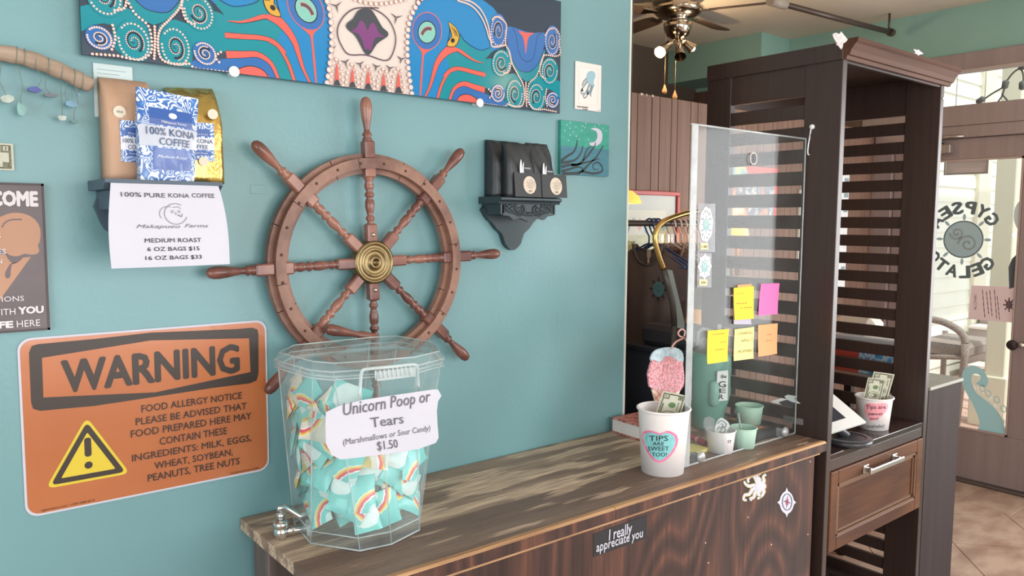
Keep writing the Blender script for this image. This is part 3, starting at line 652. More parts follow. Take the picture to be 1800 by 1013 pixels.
for (wd, mt_, d) in ((34, 0, 0.0), (22, 1, 0.0012)):
    for k_, a in enumerate(arms):
        P = smooth_poly(a, 3, False); vs, fs = ribbon(P, [wd*(1-0.55*i/len(P)) for i in range(len(P))]); q.add([CF(*f8(*p), d=0.0006+d) for p in vs], fs, mt_)
    q.ngon([CF(*f8(*p), d=0.0008+d) for p in disc2(530, 405, 28+wd*0.3, 22+wd*0.3, 16)], mt_)
q.build('print', [mat('sticker_gold', (196, 186, 120), 0.5), WHITE], st2)
st3 = thing('compass_sticker', 'white compass rose sticker near the right end of the counter front', 'sticker', CF(1383, 883))
q = MB(); P = []
for i in range(48):
    a = 2*PI*i/48; r = 1+0.35*max(0, math.cos(4*a))**10; P.append((705+48*r*math.cos(a), 515+76*r*math.sin(a)))
q.ngon([CF(*f8(*p), d=0.0008) for p in P], 0)
vs, fs = ribbon(disc2(708, 512, 32, 55, 28), 5, True); q.add([CF(*f8(*p), d=0.0016) for p in vs], fs, 1)
for i in range(8):
    a = PI/4*i+0.2; L_ = 1.0 if i % 2 == 0 else 0.7
    q.ngon([CF(*f8(*p), d=0.0016) for p in ((708+28*L_*math.cos(a), 512+48*L_*math.sin(a)), (708+6*math.cos(a+0.6), 512+10*math.sin(a+0.6)), (708, 512), (708+6*math.cos(a-0.6), 512+10*math.sin(a-0.6)))], 2 if i % 2 else 1)
q.build('print', [WHITE, mat('navy_print', (62, 62, 92), 0.5), mat('rose_print', (206, 96, 120), 0.5)], st3)
# ================================================================== OCTOPUS PAINTING
YA = -0.022
c8_ = lambda x, y: (780+x/4.823, y/4.823)
c7_ = lambda x, y: (550+x/5.628, y/5.628)
def AP(u, v): p = on(1, YA, u, v); return (p.x, p.z)
XL, XR_ = AP(143, 98)[0], AP(983, 199)[0]; ZB = 0.5*(AP(143, 98)[1]+AP(983, 199)[1]); ZT = AP(983, 2.5)[1]; XM = (XL+XR_)/2
art = thing('octopus_wall_art', 'long glossy acrylic picture of two blue octopuses and coral tentacles above the wheel', 'wall art', (XM, YA, ZB))
bx('acrylic_sheet', (XL, YA-0.004, ZB), (XR_, YA+0.004, ZT), mat('art_navy', (40, 58, 76), 0.25), art, 0.001)
PC = [mat(n, tuple(int(x*0.9) for x in c), 0.14) for n, c in (('art_teal', (24, 150, 166)), ('art_azure', (36, 142, 206)), ('art_blue', (56, 118, 190)), ('art_coral', (236, 108, 98)), ('art_navy2', (40, 56, 72)), ('art_cream', (236, 224, 216)), ('art_white', (240, 232, 222)), ('art_mint', (140, 210, 196)), ('art_gold', (228, 178, 72)), ('art_plum', (134, 72, 134)), ('art_slate', (72, 78, 88)), ('art_ink', (36, 36, 46)), ('art_salmon', (226, 160, 150)), ('art_brown', (104, 84, 96)))]
TE, AZ, BL, CO, NV, CR, WH, MI, GO, PLM, SL_, INK, SA, BR = range(14)
am = MB(); lay = [0]
def clipP(P): return clip(P, XL+0.001, XR_-0.001, ZB+0.001, ZT-0.001)
def put(P2, c, sym=True):
    lay[0] += 1; y = YA-0.0042-0.000035*lay[0]
    for s_ in ((1, -1) if sym else (1,)):
        Q = [(x if s_ == 1 else 2*XM-x, z) for x, z in P2]; Q = clipP(Q)
        if len(Q) >= 3: am.ngon([(x, y, z) for x, z in Q], c)
def shape(P, c, f=None, sm=2, sym=True):
    P = smooth_poly(P, sm) if sm > 1 else P; put([AP(*(f(*p) if f else p)) for p in P], c, sym)
def stroke(P, wd, c, f=None, sm=3, sym=True, closed=False):
    P = smooth_poly(P, sm, closed) if sm > 1 else P; Q = [AP(*(f(*p) if f else p)) for p in P]
    vs, fs = ribbon(Q, wd, closed); lay[0] += 1; y = YA-0.0042-0.000035*lay[0]
    for s_ in ((1, -1) if sym else (1,)):
        for fc in fs:
            K = clipP([(vs[i][0] if s_ == 1 else 2*XM-vs[i][0], vs[i][1]) for i in fc])
            if len(K) >= 3: am.ngon([(x, y, z) for x, z in K], c)
def dots(P, r, n, c=WH, f=None, inner=None, sym=True):
    Q = [AP(*(f(*p) if f else p)) for p in smooth_poly(P, 4, False)]
    L_ = [0]
    for a, b in zip(Q, Q[1:]): L_.append(L_[-1]+math.dist(a, b))
    lay[0] += 1; y = YA-0.0042-0.000035*lay[0]
    for k in range(n):
        t = L_[-1]*k/max(1, n-1); i = max(j for j in range(len(L_)) if L_[j] <= t+1e-9); i = min(i, len(Q)-2)
        u = (t-L_[i])/max(1e-9, L_[i+1]-L_[i]); x = Q[i][0]+(Q[i+1][0]-Q[i][0])*u; z = Q[i][1]+(Q[i+1][1]-Q[i][1])*u
        for s_ in ((1, -1) if sym else (1,)):
            xx = x if s_ == 1 else 2*XM-x
            if inner is not None: put_d(xx, z, r*1.28, inner, y+0.00002)
            put_d(xx, z, r, c, y)
def put_d(x, z, r, c, y):
    K = clipP(disc2(x, z, r, r, 9))
    if len(K) >= 3: am.ngon([(a, y, b) for a, b in K], c)
# skull centre
cr = [(1010, -30), (1010, 60), (960, 160), (930, 260), (915, 400), (915, 550), (930, 700), (950, 850), (985, 965)]
half = [AP(*c7_(*p)) for p in cr]; put(half+[(2*XM-x, z) for x, z in half[::-1]], CR, False)
# heads
shape([(985, 980), (950, 860), (930, 700), (918, 500), (930, 300), (975, 120), (1060, 20), (1180, -40), (1500, -60), (1700, 20), (1830, 150), (1860, 330), (1840, 480), (1700, 560), (1500, 1000), (1200, 1000)], AZ, c7_)
shape([(130, 290), (180, 360), (260, 420), (330, 432), (388, 408), (384, 460), (345, 505), (420, 500), (500, 620), (620, 640), (560, 700), (520, 760), (440, 790), (330, 740), (200, 760), (120, 890), (-60, 900), (-40, 700), (40, 560), (0, 480), (20, 400), (110, 380)], TE, c8_)
shape([(50, 870), (75, 790), (130, 735), (190, 730), (280, 770), (380, 810), (500, 850), (520, 910), (330, 900)], BL, c8_)
shape([(510, 640), (590, 625), (650, 670), (670, 720), (670, 860), (600, 930), (520, 900), (500, 760), (400, 720), (400, 660)], TE, c8_)
shape([(720, 700), (780, 640), (860, 640), (985, 700), (985, 840), (930, 780), (860, 760), (860, 880), (790, 930), (720, 900), (700, 800)], TE, c8_)
# coral bands
stroke([(330, 538), (260, 520), (190, 478), (120, 430), (60, 420), (10, 440)], [0.013*min(1, 0.15+i/9) for i in range(16)], INK, c8_)
stroke([(330, 536), (260, 518), (190, 476), (120, 428), (60, 418), (10, 440)], [0.0105*min(1, 0.12+i/9) for i in range(16)], CO, c8_)
for ex, cc in ((0.0022, INK), (0, CO)):
    stroke([(1400, 470), (1330, 500), (1265, 560), (1215, 640), (1185, 740), (1150, 860), (1095, 975)], [0.026*(1-i/22)+ex for i in range(19)], cc, c7_)
    stroke([(345, 638), (240, 612), (150, 588), (80, 585), (30, 612), (-5, 650)], [0.013-i*0.0003+ex for i in range(16)], cc, c8_)
    stroke([(1400, 690), (1340, 715), (1290, 790), (1255, 870), (1222, 985)], [0.0085+ex]*13, cc, c7_)
    stroke([(340, 766), (250, 738), (170, 712), (110, 730), (70, 775), (38, 865)], [0.018-i*0.0007+ex for i in range(16)], cc, c8_)
shape([(100, 880), (115, 830), (160, 803), (220, 808), (285, 850), (250, 885)], CO, c8_)
stroke([(100, 880), (115, 830), (160, 803), (220, 808), (285, 850)], 0.0018, INK, c8_)
# eye
shape(disc2(1120, 310, 150, 190, 20), CO, c7_, 1); shape(disc2(1120, 310, 143, 182, 20), BL, c7_, 1)
shape([(1020, 450), (1060, 505), (1070, 560), (1058, 720), (1045, 960), (1058, 960), (1078, 720), (1088, 570), (1112, 525), (1200, 470), (1130, 500), (1060, 485)], CO, c7_, 2)
shape(disc2(1120, 322, 92, 114, 18), INK, c7_, 1); shape(disc2(1120, 322, 84, 105, 18), MI, c7_, 1)
stroke([(1068, 350), (1090, 305), (1130, 283), (1168, 292)], 0.012, SA, c7_); stroke([(1068, 346), (1092, 305), (1130, 285), (1164, 292)], 0.009, BR, c7_)
# gold shell eye
stroke([(36, 190), (44, 270), (28, 350), (20, 398)], 0.002, INK, c8_)
shape([(32, 186), (56, 200), (100, 240), (126, 300), (116, 362), (80, 402), (20, 396), (28, 350), (58, 312), (48, 262)], INK, c8_); shape([(34, 192), (56, 206), (97, 244), (120, 300), (111, 358), (78, 396), (24, 391), (33, 352), (63, 314), (53, 262)], GO, c8_)
for k_ in range(6): stroke([(52+k_*6, 222+k_*16), (100+k_*3, 270+k_*8)], 0.0015, INK, c8_, 1)
shape(disc2(68, 345, 24, 27, 12), GO, c8_, 1); shape(disc2(68, 346, 17, 20, 12), INK, c8_, 1)
stroke([(130, 285), (165, 345), (240, 400), (310, 428), (385, 405)], 0.0016, INK, c8_)
# bulb between the arms
shape([(515, 380), (535, 480), (600, 600), (690, 697), (775, 640), (830, 530), (850, 420), (780, 500), (690, 560), (590, 500)], TE, c8_)
shape([(528, 230), (590, 236), (680, 268), (760, 282), (845, 278), (852, 340), (832, 440), (790, 540), (735, 600), (690, 614), (620, 592), (570, 500), (530, 390), (520, 300)], BL, c8_)
stroke([(575, 238), (606, 310), (620, 420), (655, 500), (700, 526), (745, 500), (768, 410), (785, 310), (825, 280)], 0.0016, INK, c8_)
stroke([(522, 300), (532, 395), (572, 505), (622, 592), (692, 614), (738, 600), (792, 540), (834, 440), (853, 340)], 0.0018, INK, c8_)
shape([(620, 262), (690, 280), (765, 282), (728, 300), (702, 340), (686, 462), (676, 380), (660, 310)], CO, c8_)
# tentacle coils
random.seed(3)
for (cx_, cy_, rx_, ry_, base_) in ((455, 265, 60, 125, BL), (910, 350, 55, 112, BL), (478, 540, 68, 100, TE), (888, 605, 62, 98, TE), (450, 795, 52, 66, BL), (592, 800, 62, 112, TE), (775, 825, 62, 104, TE), (912, 850, 46, 58, BL)):
    shape(disc2(cx_, cy_, rx_*1.18, ry_*1.18, 22), base_, c8_, 1)
    dk_ = 0.62
    sp = [(cx_+rx_*dk_*(1-i/34)*math.cos(0.42*i+cx_), cy_+ry_*dk_*(1-i/34)*math.sin(0.42*i+cx_)) for i in range(32)]
    stroke(sp, [0.006*(1-i/40) for i in range(32)], NV, c8_, 1)
    o_ = [(cx_+rx_*math.cos(a), cy_+ry_*math.sin(a)) for a in [0.35*i for i in range(17)]]
    dots(o_, 0.0021, 26, WH, c8_, SA)
    sp2 = [(cx_+rx_*0.72*(1-i/30)*math.cos(0.42*i+cx_+0.5), cy_+ry_*0.72*(1-i/30)*math.sin(0.42*i+cx_+0.5)) for i in range(24)]
    dots(sp2, 0.0014, 34, WH, c8_, SA)
# chains of white suckers
for P, n in (([(90, -10), (200, 10), (280, 60), (330, 130), (365, 220), (385, 320), (395, 390), (440, 400), (510, 385)], 44), ([(110, 10), (200, 40), (265, 90), (320, 170), (352, 250), (375, 330), (400, 360)], 32),
             ([(400, 170), (430, 145), (480, 165), (520, 215), (515, 300), (515, 380), (545, 440), (570, 545), (620, 640), (655, 700), (670, 760), (670, 850), (650, 900), (600, 905), (545, 890)], 58),
             ([(850, 300), (880, 255), (935, 245), (970, 300), (970, 380), (975, 460), (930, 480), (870, 470), (835, 480), (810, 560), (770, 655), (715, 705), (700, 780), (705, 870), (760, 930), (840, 930), (940, 950)], 62),
             ([(540, 440), (560, 520), (540, 610), (500, 620)], 12), ([(835, 470), (805, 560), (810, 640), (850, 670)], 14), ([(685, 705), (685, 800), (690, 900)], 12), ([(860, 760), (850, 830), (865, 900)], 8), ([(340, 885), (420, 895), (500, 905), (545, 870)], 12), ([(370, 760), (400, 800), (380, 830)], 5)):
    dots(P, 0.0027, n, WH, c8_, SA)
# skull details
for sd in (1,):
    stroke([(640, 85), (500, 80), (390, 95), (300, 160), (240, 260), (235, 360), (280, 470), (350, 545), (520, 548), (690, 603), (760, 570), (805, 440), (800, 330), (745, 210), (660, 130), (560, 85)], 0.0035, BR, c7_, 3, False)
shape([(500, 82), (430, 115), (385, 190), (330, 230), (318, 270), (350, 310), (400, 350), (450, 430), (490, 510), (530, 550), (570, 520), (620, 440), (690, 390), (730, 360), (728, 320), (680, 280), (640, 215), (590, 130), (550, 90)], SL_, c7_, 2, False)
shape([(370, 315), (420, 280), (450, 215), (480, 215), (510, 260), (530, 310), (550, 250), (580, 230), (610, 260), (640, 330), (700, 375), (620, 370), (585, 420), (565, 500), (525, 490), (500, 490), (480, 420), (440, 340)], PLM, c7_, 2, False)
for (x_, y_) in ((222, 65), (812, 180), (180, 490), (860, 590), (310, 620), (455, 640), (613, 665), (747, 680)):
    for k_ in range(3):
        a = PI/2+k_*2.1+(0.2 if x_ > 500 else -0.2); L_ = 75 if y_ < 200 else 55
        shape([(x_+L_*math.cos(a), y_+L_*math.sin(a)), (x_+9*math.cos(a+1.2), y_+9*math.sin(a+1.2)), (x_+9*math.cos(a-1.2), y_+9*math.sin(a-1.2))], BR, c7_, 1, False)
for (x_, yt, yb) in ((225, 620, 860), (378, 670, 880), (533, 690, 895), (686, 715, 915), (832, 710, 930)):
    shape([(x_, yt), (x_+12, yt+60), (x_+24, yb-30), (x_+38, yb), (x_-38, yb), (x_-24, yb-30), (x_-12, yt+60)], CO, c7_, 1, False)
    shape([(x_-38, yb+2), (x_-22, yb-52), (x_, yb-72), (x_+22, yb-52), (x_+38, yb+2)], SL_, c7_, 1, False)
    dots([(x_-60, yb-10), (x_-58, yb-90), (x_-44, yt+50), (x_-22, yt-20), (x_+22, yt-18), (x_+44, yt+50), (x_+58, yb-90), (x_+60, yb-10)], 0.0042, 11, WH, c7_, SA, False)
dots([(1060, -10), (1010, 60), (960, 160), (932, 260), (920, 400), (920, 550), (932, 700), (950, 830), (965, 930)], 0.0062, 17, WH, c7_, SA)
dots([(400, 0), (490, 30), (600, 45), (700, 42), (800, 25), (900, 0)], 0.005, 11, WH, c7_, SA, False)
def edge_(cx_, s_): pass
am.build('printed_art', PC, art)
pin = None
for (u, v) in ((411, 126), (843, 181)):
    p = on(1, YA-0.006, u, v); q = MB(); q.lathe([(0.0, -0.006), (0.012, -0.0055), (0.0135, -0.003), (0.0135, 0.0), (0.008, 0.0), (0.008, 0.028)], p, (0, 1, 0), 20); q.build('standoff_pin', mat('pin_white', (240, 240, 240), 0.3), art)

# ================================================================== SHIP WHEEL
WC = Vector((1.098, -0.045, on(1, -0.0, 653, 461).z)); WC.x = on(1, -0.045, 653, 461).x; WC.z = on(1, -0.045, 653, 461).z
wh = thing('ship_wheel', 'eight-spoked varnished wooden ship wheel with brass hub hanging on the teal wall', 'ship wheel', WC)
WOOD = grain_mat('wheel_wood', [(84, 48, 42), (116, 72, 62), (140, 94, 80), (158, 112, 94)], (3, 3, 3), 20, 0.35, 0.12, (24, 24, 24), coat=0.35)
WOODR = grain_mat('wheel_rim_wood', [(98, 66, 56), (126, 90, 76), (146, 108, 92)], (5, 5, 5), 14, 0.45, 0.15, (40, 40, 40), coat=0.1)
def wpt(r, a, y): return Vector((WC.x+r*math.cos(a), WC.y+y, WC.z+r*math.sin(a)))
TILT = math.radians(1.8)
def arcseg(q, r0, r1, y0, y1, a0, a1, n=5, mt=0):
    vs = []; 
    for i in range(n+1):
        a = a0+(a1-a0)*i/n; vs += [wpt(r0, a, y0), wpt(r1, a, y0), wpt(r1, a, y1), wpt(r0, a, y1)]
    fs = []
    for i in range(n):
        for k in range(4): j = (k+1) % 4; fs.append([4*i+k, 4*i+j, 4*(i+1)+j, 4*(i+1)+k])
    fs += [[0, 1, 2, 3], [4*n+3, 4*n+2, 4*n+1, 4*n]]
    q.add(vs, fs, mt)
for i in range(8):
    a0 = TILT+i*PI/4+PI/8+0.004; q = MB(); arcseg(q, 0.248, 0.303, -0.004, 0.018, a0, a0+PI/4-0.008, 8); q.build('rim_segment', WOODR, wh)
for i in range(8):
    a0 = TILT+i*PI/4+0.15; q = MB(); arcseg(q, 0.262, 0.290, -0.026, -0.004, a0, a0+PI/4-0.006, 8); q.build('facing_segment', WOODR, wh)
for i in range(8):
    a = TILT+i*PI/4; d = Vector((math.cos(a), 0, math.sin(a))); sp = None
    q = MB(); o_ = wpt(0, a, -0.002)
    M_ = Matrix.Translation(o_) @ Matrix.Rotation(-a, 4, 'Y')
    q.box((0.045, -0.015, -0.015), (0.108, 0.015, 0.015), bev=0.004, M=M_); q.box((0.236, -0.018, -0.0165), (0.266, 0.016, 0.0165), bev=0.004, M=M_)
    prof = [(0.012, 0.106), (0.008, 0.114), (0.0125, 0.120), (0.0125, 0.126), (0.008, 0.132), (0.010, 0.140), (0.0135, 0.155), (0.0125, 0.172), (0.008, 0.180), (0.0135, 0.186), (0.0135, 0.192), (0.008, 0.198), (0.0125, 0.206), (0.0135, 0.216), (0.010, 0.226), (0.014, 0.232), (0.014, 0.238)]
    q.lathe(prof, o_, d, 14); q.build('spoke', WOOD, wh)
    q = MB(); q.box((0.288, -0.018, -0.0155), (0.338, 0.015, 0.0155), bev=0.004, M=M_)
    prof = [(0.013, 0.336), (0.014, 0.343), (0.010, 0.348), (0.0135, 0.353), (0.0135, 0.357), (0.009, 0.362), (0.0085, 0.370), (0.011, 0.385), (0.0145, 0.405), (0.0165, 0.425), (0.016, 0.440), (0.012, 0.452), (0.005, 0.4575), (0.0, 0.458)]
    q.lathe(prof, o_, d, 16); q.build('handle', WOOD, wh)
q = MB(); q.lathe([(0.0, 0.02), (0.058, 0.02), (0.062, 0.012), (0.062, -0.016), (0.056, -0.022), (0.052, -0.022), (0.050, -0.018), (0.040, -0.018), (0.037, -0.025), (0.034, -0.018), (0.020, -0.019), (0.017, -0.026), (0.011, -0.027), (0.009, -0.02), (0.0, -0.012)], WC, (0, 1, 0), 40); q.build('brass_hub', BRASS, wh, label='aged brass hub plate')
for (r_, a) in ((0.078, PI/2+TILT), (0.078, -PI/2+TILT)):
    q = MB(); q.lathe([(0.0, -0.004), (0.005, -0.003), (0.006, 0.0), (0.006, 0.002)], wpt(r_, a, -0.018), (0, 1, 0), 12); q.build('screw', NICKEL, wh)
q = MB()
for i in range(24):
    a = TILT+i*PI/12+0.13; q.lathe([(0.0, -0.0015), (0.004, -0.001), (0.004, 0.001)], wpt(0.276, a, -0.026), (0, 1, 0), 8)
q.build('wooden_plugs', mat('plug_dark', (76, 48, 40), 0.6), wh, kind='stuff')
q = MB(); q.tube([wpt(0, 0, 0.018), wpt(0, 0, 0.044)], 0.012, 10); q.build('wall_peg', NICKEL, wh)
# loose turned pin behind the jar lid
p0 = on(1, -0.085, 572, 578); p1 = on(1, -0.085, 660, 594); d = (p1-p0); L_ = d.length
q = MB(); q.lathe([(r, h*L_/0.16) for r, h in ((0, 0), (0.010, 0.003), (0.015, 0.012), (0.0155, 0.03), (0.012, 0.06), (0.009, 0.085), (0.008, 0.10), (0.012, 0.108), (0.012, 0.16))], p0, d, 14); 
q.tube([p1-d*0.1, p1-d*0.1+Vector((0, 0.04, 0))], 0.005, 6)
q.build('turned_pin', WOOD, label='loose turned wooden pin across the lower rim of the wheel behind the jar', cat='wooden pin', loc=p0)

# ================================================================== WARNING SIGN
YW = -0.004
SW = lambda u, v: on(1, YW, u, v)
wx0, wx1, wz0, wz1 = SW(37, 750).x, SW(471, 700).x, SW(258, 869).z, SW(250, 579).z
ws = thing('warning_sign', 'large orange food allergy WARNING sign with yellow triangle', 'sign', (wx0, YW, wz0))
def rrect(x0, x1, z0, z1, r, n=6):
    P = []
    for cx_, cz_, a0 in ((x1-r, z1-r, 0), (x0+r, z1-r, PI/2), (x0+r, z0+r, PI), (x1-r, z0+r, 1.5*PI)):
        for i in range(n+1): a = a0+PI/2*i/n; P.append((cx_+r*math.cos(a), cz_+r*math.sin(a)))
    return P
ORG = mat('warning_orange', (182, 108, 65), 0.25, c2=(176, 102, 61), scale=(5, 5, 5), bump=0.05, bscale=(6, 3, 6), coat=0.4)
SIGNK = mat('sign_brownblack', (54, 43, 38), 0.4)
q = MB(); q.slab([(x, YW+0.003, z) for x, z in rrect(wx0, wx1, wz0, wz1, 0.028)], (0, -0.0025, 0)); q.build('vinyl_edge', WHITE, ws)
q = MB(); q.slab([(x, YW+0.0004, z) for x, z in rrect(wx0+0.005, wx1-0.005, wz0+0.005, wz1-0.005, 0.025)], (0, -0.0008, 0)); q.build('orange_face', ORG, ws)
k5 = lambda x, y: (x/2.412, 500+y/2.412)
Y1 = YW-0.0010
S5 = lambda x, y, d=0.0: on(1, Y1-d, *k5(x, y))
q = MB()
vs_o = [S5(*p) for p in smooth_poly([(123, 290), (135, 262), (160, 254), (400, 232), (640, 205), (1000, 190), (1070, 184), (1092, 192), (1096, 215), (1096, 380), (1088, 408), (1060, 420), (900, 440), (680, 474), (400, 516), (170, 537), (140, 528), (132, 500)], 1)]
q.ngon(vs_o, 0); q.ngon([S5(x, y, 0.0006) for x, y in ((178, 312), (640, 238), (1056, 229), (1062, 372), (660, 458), (184, 480))], 1)
q.build('header_block', [SIGNK, ORG], ws)
q = MB(); f5 = lambda x, y: S5(x, y, 0.0012)
_a = f5(262, 455); _b = f5(1018, 371); _z = 0.5*(_a.z+_b.z); _a.z = _b.z = _z; text(q, 'WARNING', _a, _b, Vector((0, 0, f5(262, 318).z-f5(262, 455).z)), bold=0.04)
q.v = [v for v in q.v]; q.build('warning_lettering', SIGNK, ws)
q = MB()
for s_, l, r, t in (('FOOD ALLERGY NOTICE', (600, 543), (1025, 485), (598, 512)), ('PLEASE BE ADVISED THAT', (576, 597), (1046, 530), (574, 566)), ('FOOD PREPARED HERE MAY', (555, 650), (1066, 572), (552, 618)), ('CONTAIN THESE', (677, 682), (963, 635), (675, 650)), ('INGREDIENTS: MILK, EGGS,', (560, 748), (1066, 668), (558, 718)), ('WHEAT, SOYBEAN,', (655, 782), (987, 727), (653, 752)), ('PEANUTS, TREE NUTS', (627, 836), (1016, 764), (625, 805))):
    a = f5(*l); b = f5(*r); z_ = (a.z+b.z)/2; a.z = b.z = z_; text(q, s_, a, b, Vector((0, 0, (f5(*t)-f5(*l)).z)), bold=0.008)
q.build('notice_lettering', SIGNK, ws)
for s_, l, r, t in (('signmission.com • 1-541-508-4512', (175, 965), (402, 918), (175, 955)), ('OS-WS-D-1014-L-12149', (978, 806), (1096, 783), (978, 797))):
    a = f5(*l); b = f5(*r); z_ = (a.z+b.z)/2; a.z = b.z = z_; q = MB(); text(q, s_.replace(' • ', '  '), a, b, Vector((0, 0, 0.005))); q.build('small_print', SIGNK, ws)
YEL = mat('warning_yellow', (216, 192, 60), 0.3)
def rtri(pts, r_, n=5):
    P = []
    for i in range(3):
        a, b, c = Vector(pts[i-1]), Vector(pts[i]), Vector(pts[(i+1) % 3]); u = (a-b).normalized(); w_ = (c-b).normalized()
        for k in range(n+1): t = k/n; P.append(tuple(b+u*r_*(1-t)**2+w_*r_*t**2))
    return P
T = [AP2 for AP2 in [(S5(367, 562), S5(192, 868), S5(552, 802))]][0]
T2 = [(v_.x, v_.z) for v_ in T]; cxy = (sum(p[0] for p in T2)/3, sum(p[1] for p in T2)/3)
def sc(k_): return [(cxy[0]+(x-cxy[0])*k_, cxy[1]+(z-cxy[1])*k_) for x, z in T2]
q = MB(); q.ngon([(x, Y1-0.0004, z) for x, z in rtri(sc(1.0), 0.02)], 0); q.ngon([(x, Y1-0.0009, z) for x, z in rtri(sc(0.88), 0.014)], 1); q.ngon([(x, Y1-0.0014, z) for x, z in rtri(sc(0.64), 0.004)], 0)
c_ = S5(372, 690); hw = 0.0072
q.ngon([(x, Y1-0.0019, z) for x, z in rrect(c_.x-hw, c_.x+hw, c_.z-0.0225, c_.z+0.0225, 0.006)], 1)
c_ = S5(375, 766); q.ngon([(x, Y1-0.0019, z) for x, z in disc2(c_.x, c_.z, 0.0085, 0.0085, 20)], 1)
q.build('hazard_triangle', [YEL, SIGNK], ws, label='yellow triangle with exclamation mark')

# ================================================================== WELCOME SIGN (ice cream)
YB = -0.012
SB = lambda u, v, d=0.0: on(1, YB-d, u, v)
bx1 = 0.5*(SB(76, 322).x+SB(89, 580).x); bz1 = SB(40, 322).z; bz0 = SB(60, 582).z; bx0 = bx1-0.30
ic = thing('ice_cream_sign', 'dark grey board sign with brown ice cream cone and WELCOME lettering', 'sign', (bx0, YB, bz0))
bx('board', (bx0, YB, bz0), (bx1, -0.001, bz1), mat('slate_board', (108, 98, 102), 0.5, c2=(98, 88, 92), scale=(8, 8, 8)), ic, 0.002)
q = MB(); t_ = 0.005
q.box((bx1-t_, YB-0.0006, bz0), (bx1, YB, bz1)); q.box((bx0, YB-0.0006, bz1-t_), (bx1, YB, bz1)); q.box((bx0, YB-0.0006, bz0), (bx1, YB, bz0+t_)); q.build('worn_edge', mat('board_edge_dark', (78, 70, 72), 0.6), ic)
k3 = lambda x, y: (x/3.49, 300+y/3.49)
CON = mat('cone_tan', (178, 134, 108), 0.5); CONS = mat('cone_slate', (104, 92, 96), 0.5)
def il(P, c, d, sm=2, q=None): q.ngon([tuple(SB(*k3(*p), d=d)) for p in (smooth_poly(P, sm) if sm > 1 else P)], c)
q = MB()
il([(-90, 380), (-60, 320), (0, 285), (70, 260), (150, 265), (215, 300), (248, 360), (245, 430), (232, 460), (242, 490), (225, 512), (180, 515), (150, 510), (110, 525), (60, 520), (0, 480), (-60, 470), (-95, 440)], 0, 0.0004, 2, q)
il([(30, 515), (80, 540), (130, 535), (190, 530), (20, 765), (-60, 900), (-90, 880), (-100, 520)], 0, 0.0004, 1, q)
il([(38, 520), (60, 555), (75, 575), (62, 600), (66, 640), (50, 662), (34, 655), (32, 625), (50, 600), (60, 575), (100, 568), (140, 535), (90, 535)], 1, 0.0008, 2, q)
P = smooth_poly([(12, 350), (30, 320), (70, 302), (135, 300)], 4, False); vs, fs = ribbon(P, 9); q.add([tuple(SB(*k3(*p), d=0.0008)) for p in vs], fs, 1)
q.build('cone_print', [CON, CONS], ic)
q = MB(); g3 = lambda x, y: SB(*k3(x, y), d=0.0014)
def bt(s_, x0, x1, yb, yt, bold=0.0):
    q = MB(); a = g3(x0, yb); b = g3(x1, yb); b.z = a.z; text(q, s_, a, b, Vector((0, 0, g3(x1, yt).z-g3(x1, yb).z)), bold=bold); q.build('lettering', mat('sign_white', (214, 208, 212), 0.5), ic)
bt('WELCOME', -292, 236, 208, 120, 0.06); bt('S', -20, 6, 412, 380, 0.01); bt('ES', -15, 38, 512, 480, 0.01); bt('N', -14, 14, 570, 542, 0.01)
bt('TIONS', -30, 148, 808, 775, 0.0); bt('WITH', -60, 96, 892, 852); bt('YOU', 112, 270, 880, 838, 0.055); bt('FE', -10, 84, 968, 928, 0.055); bt('HERE', 104, 248, 962, 920)

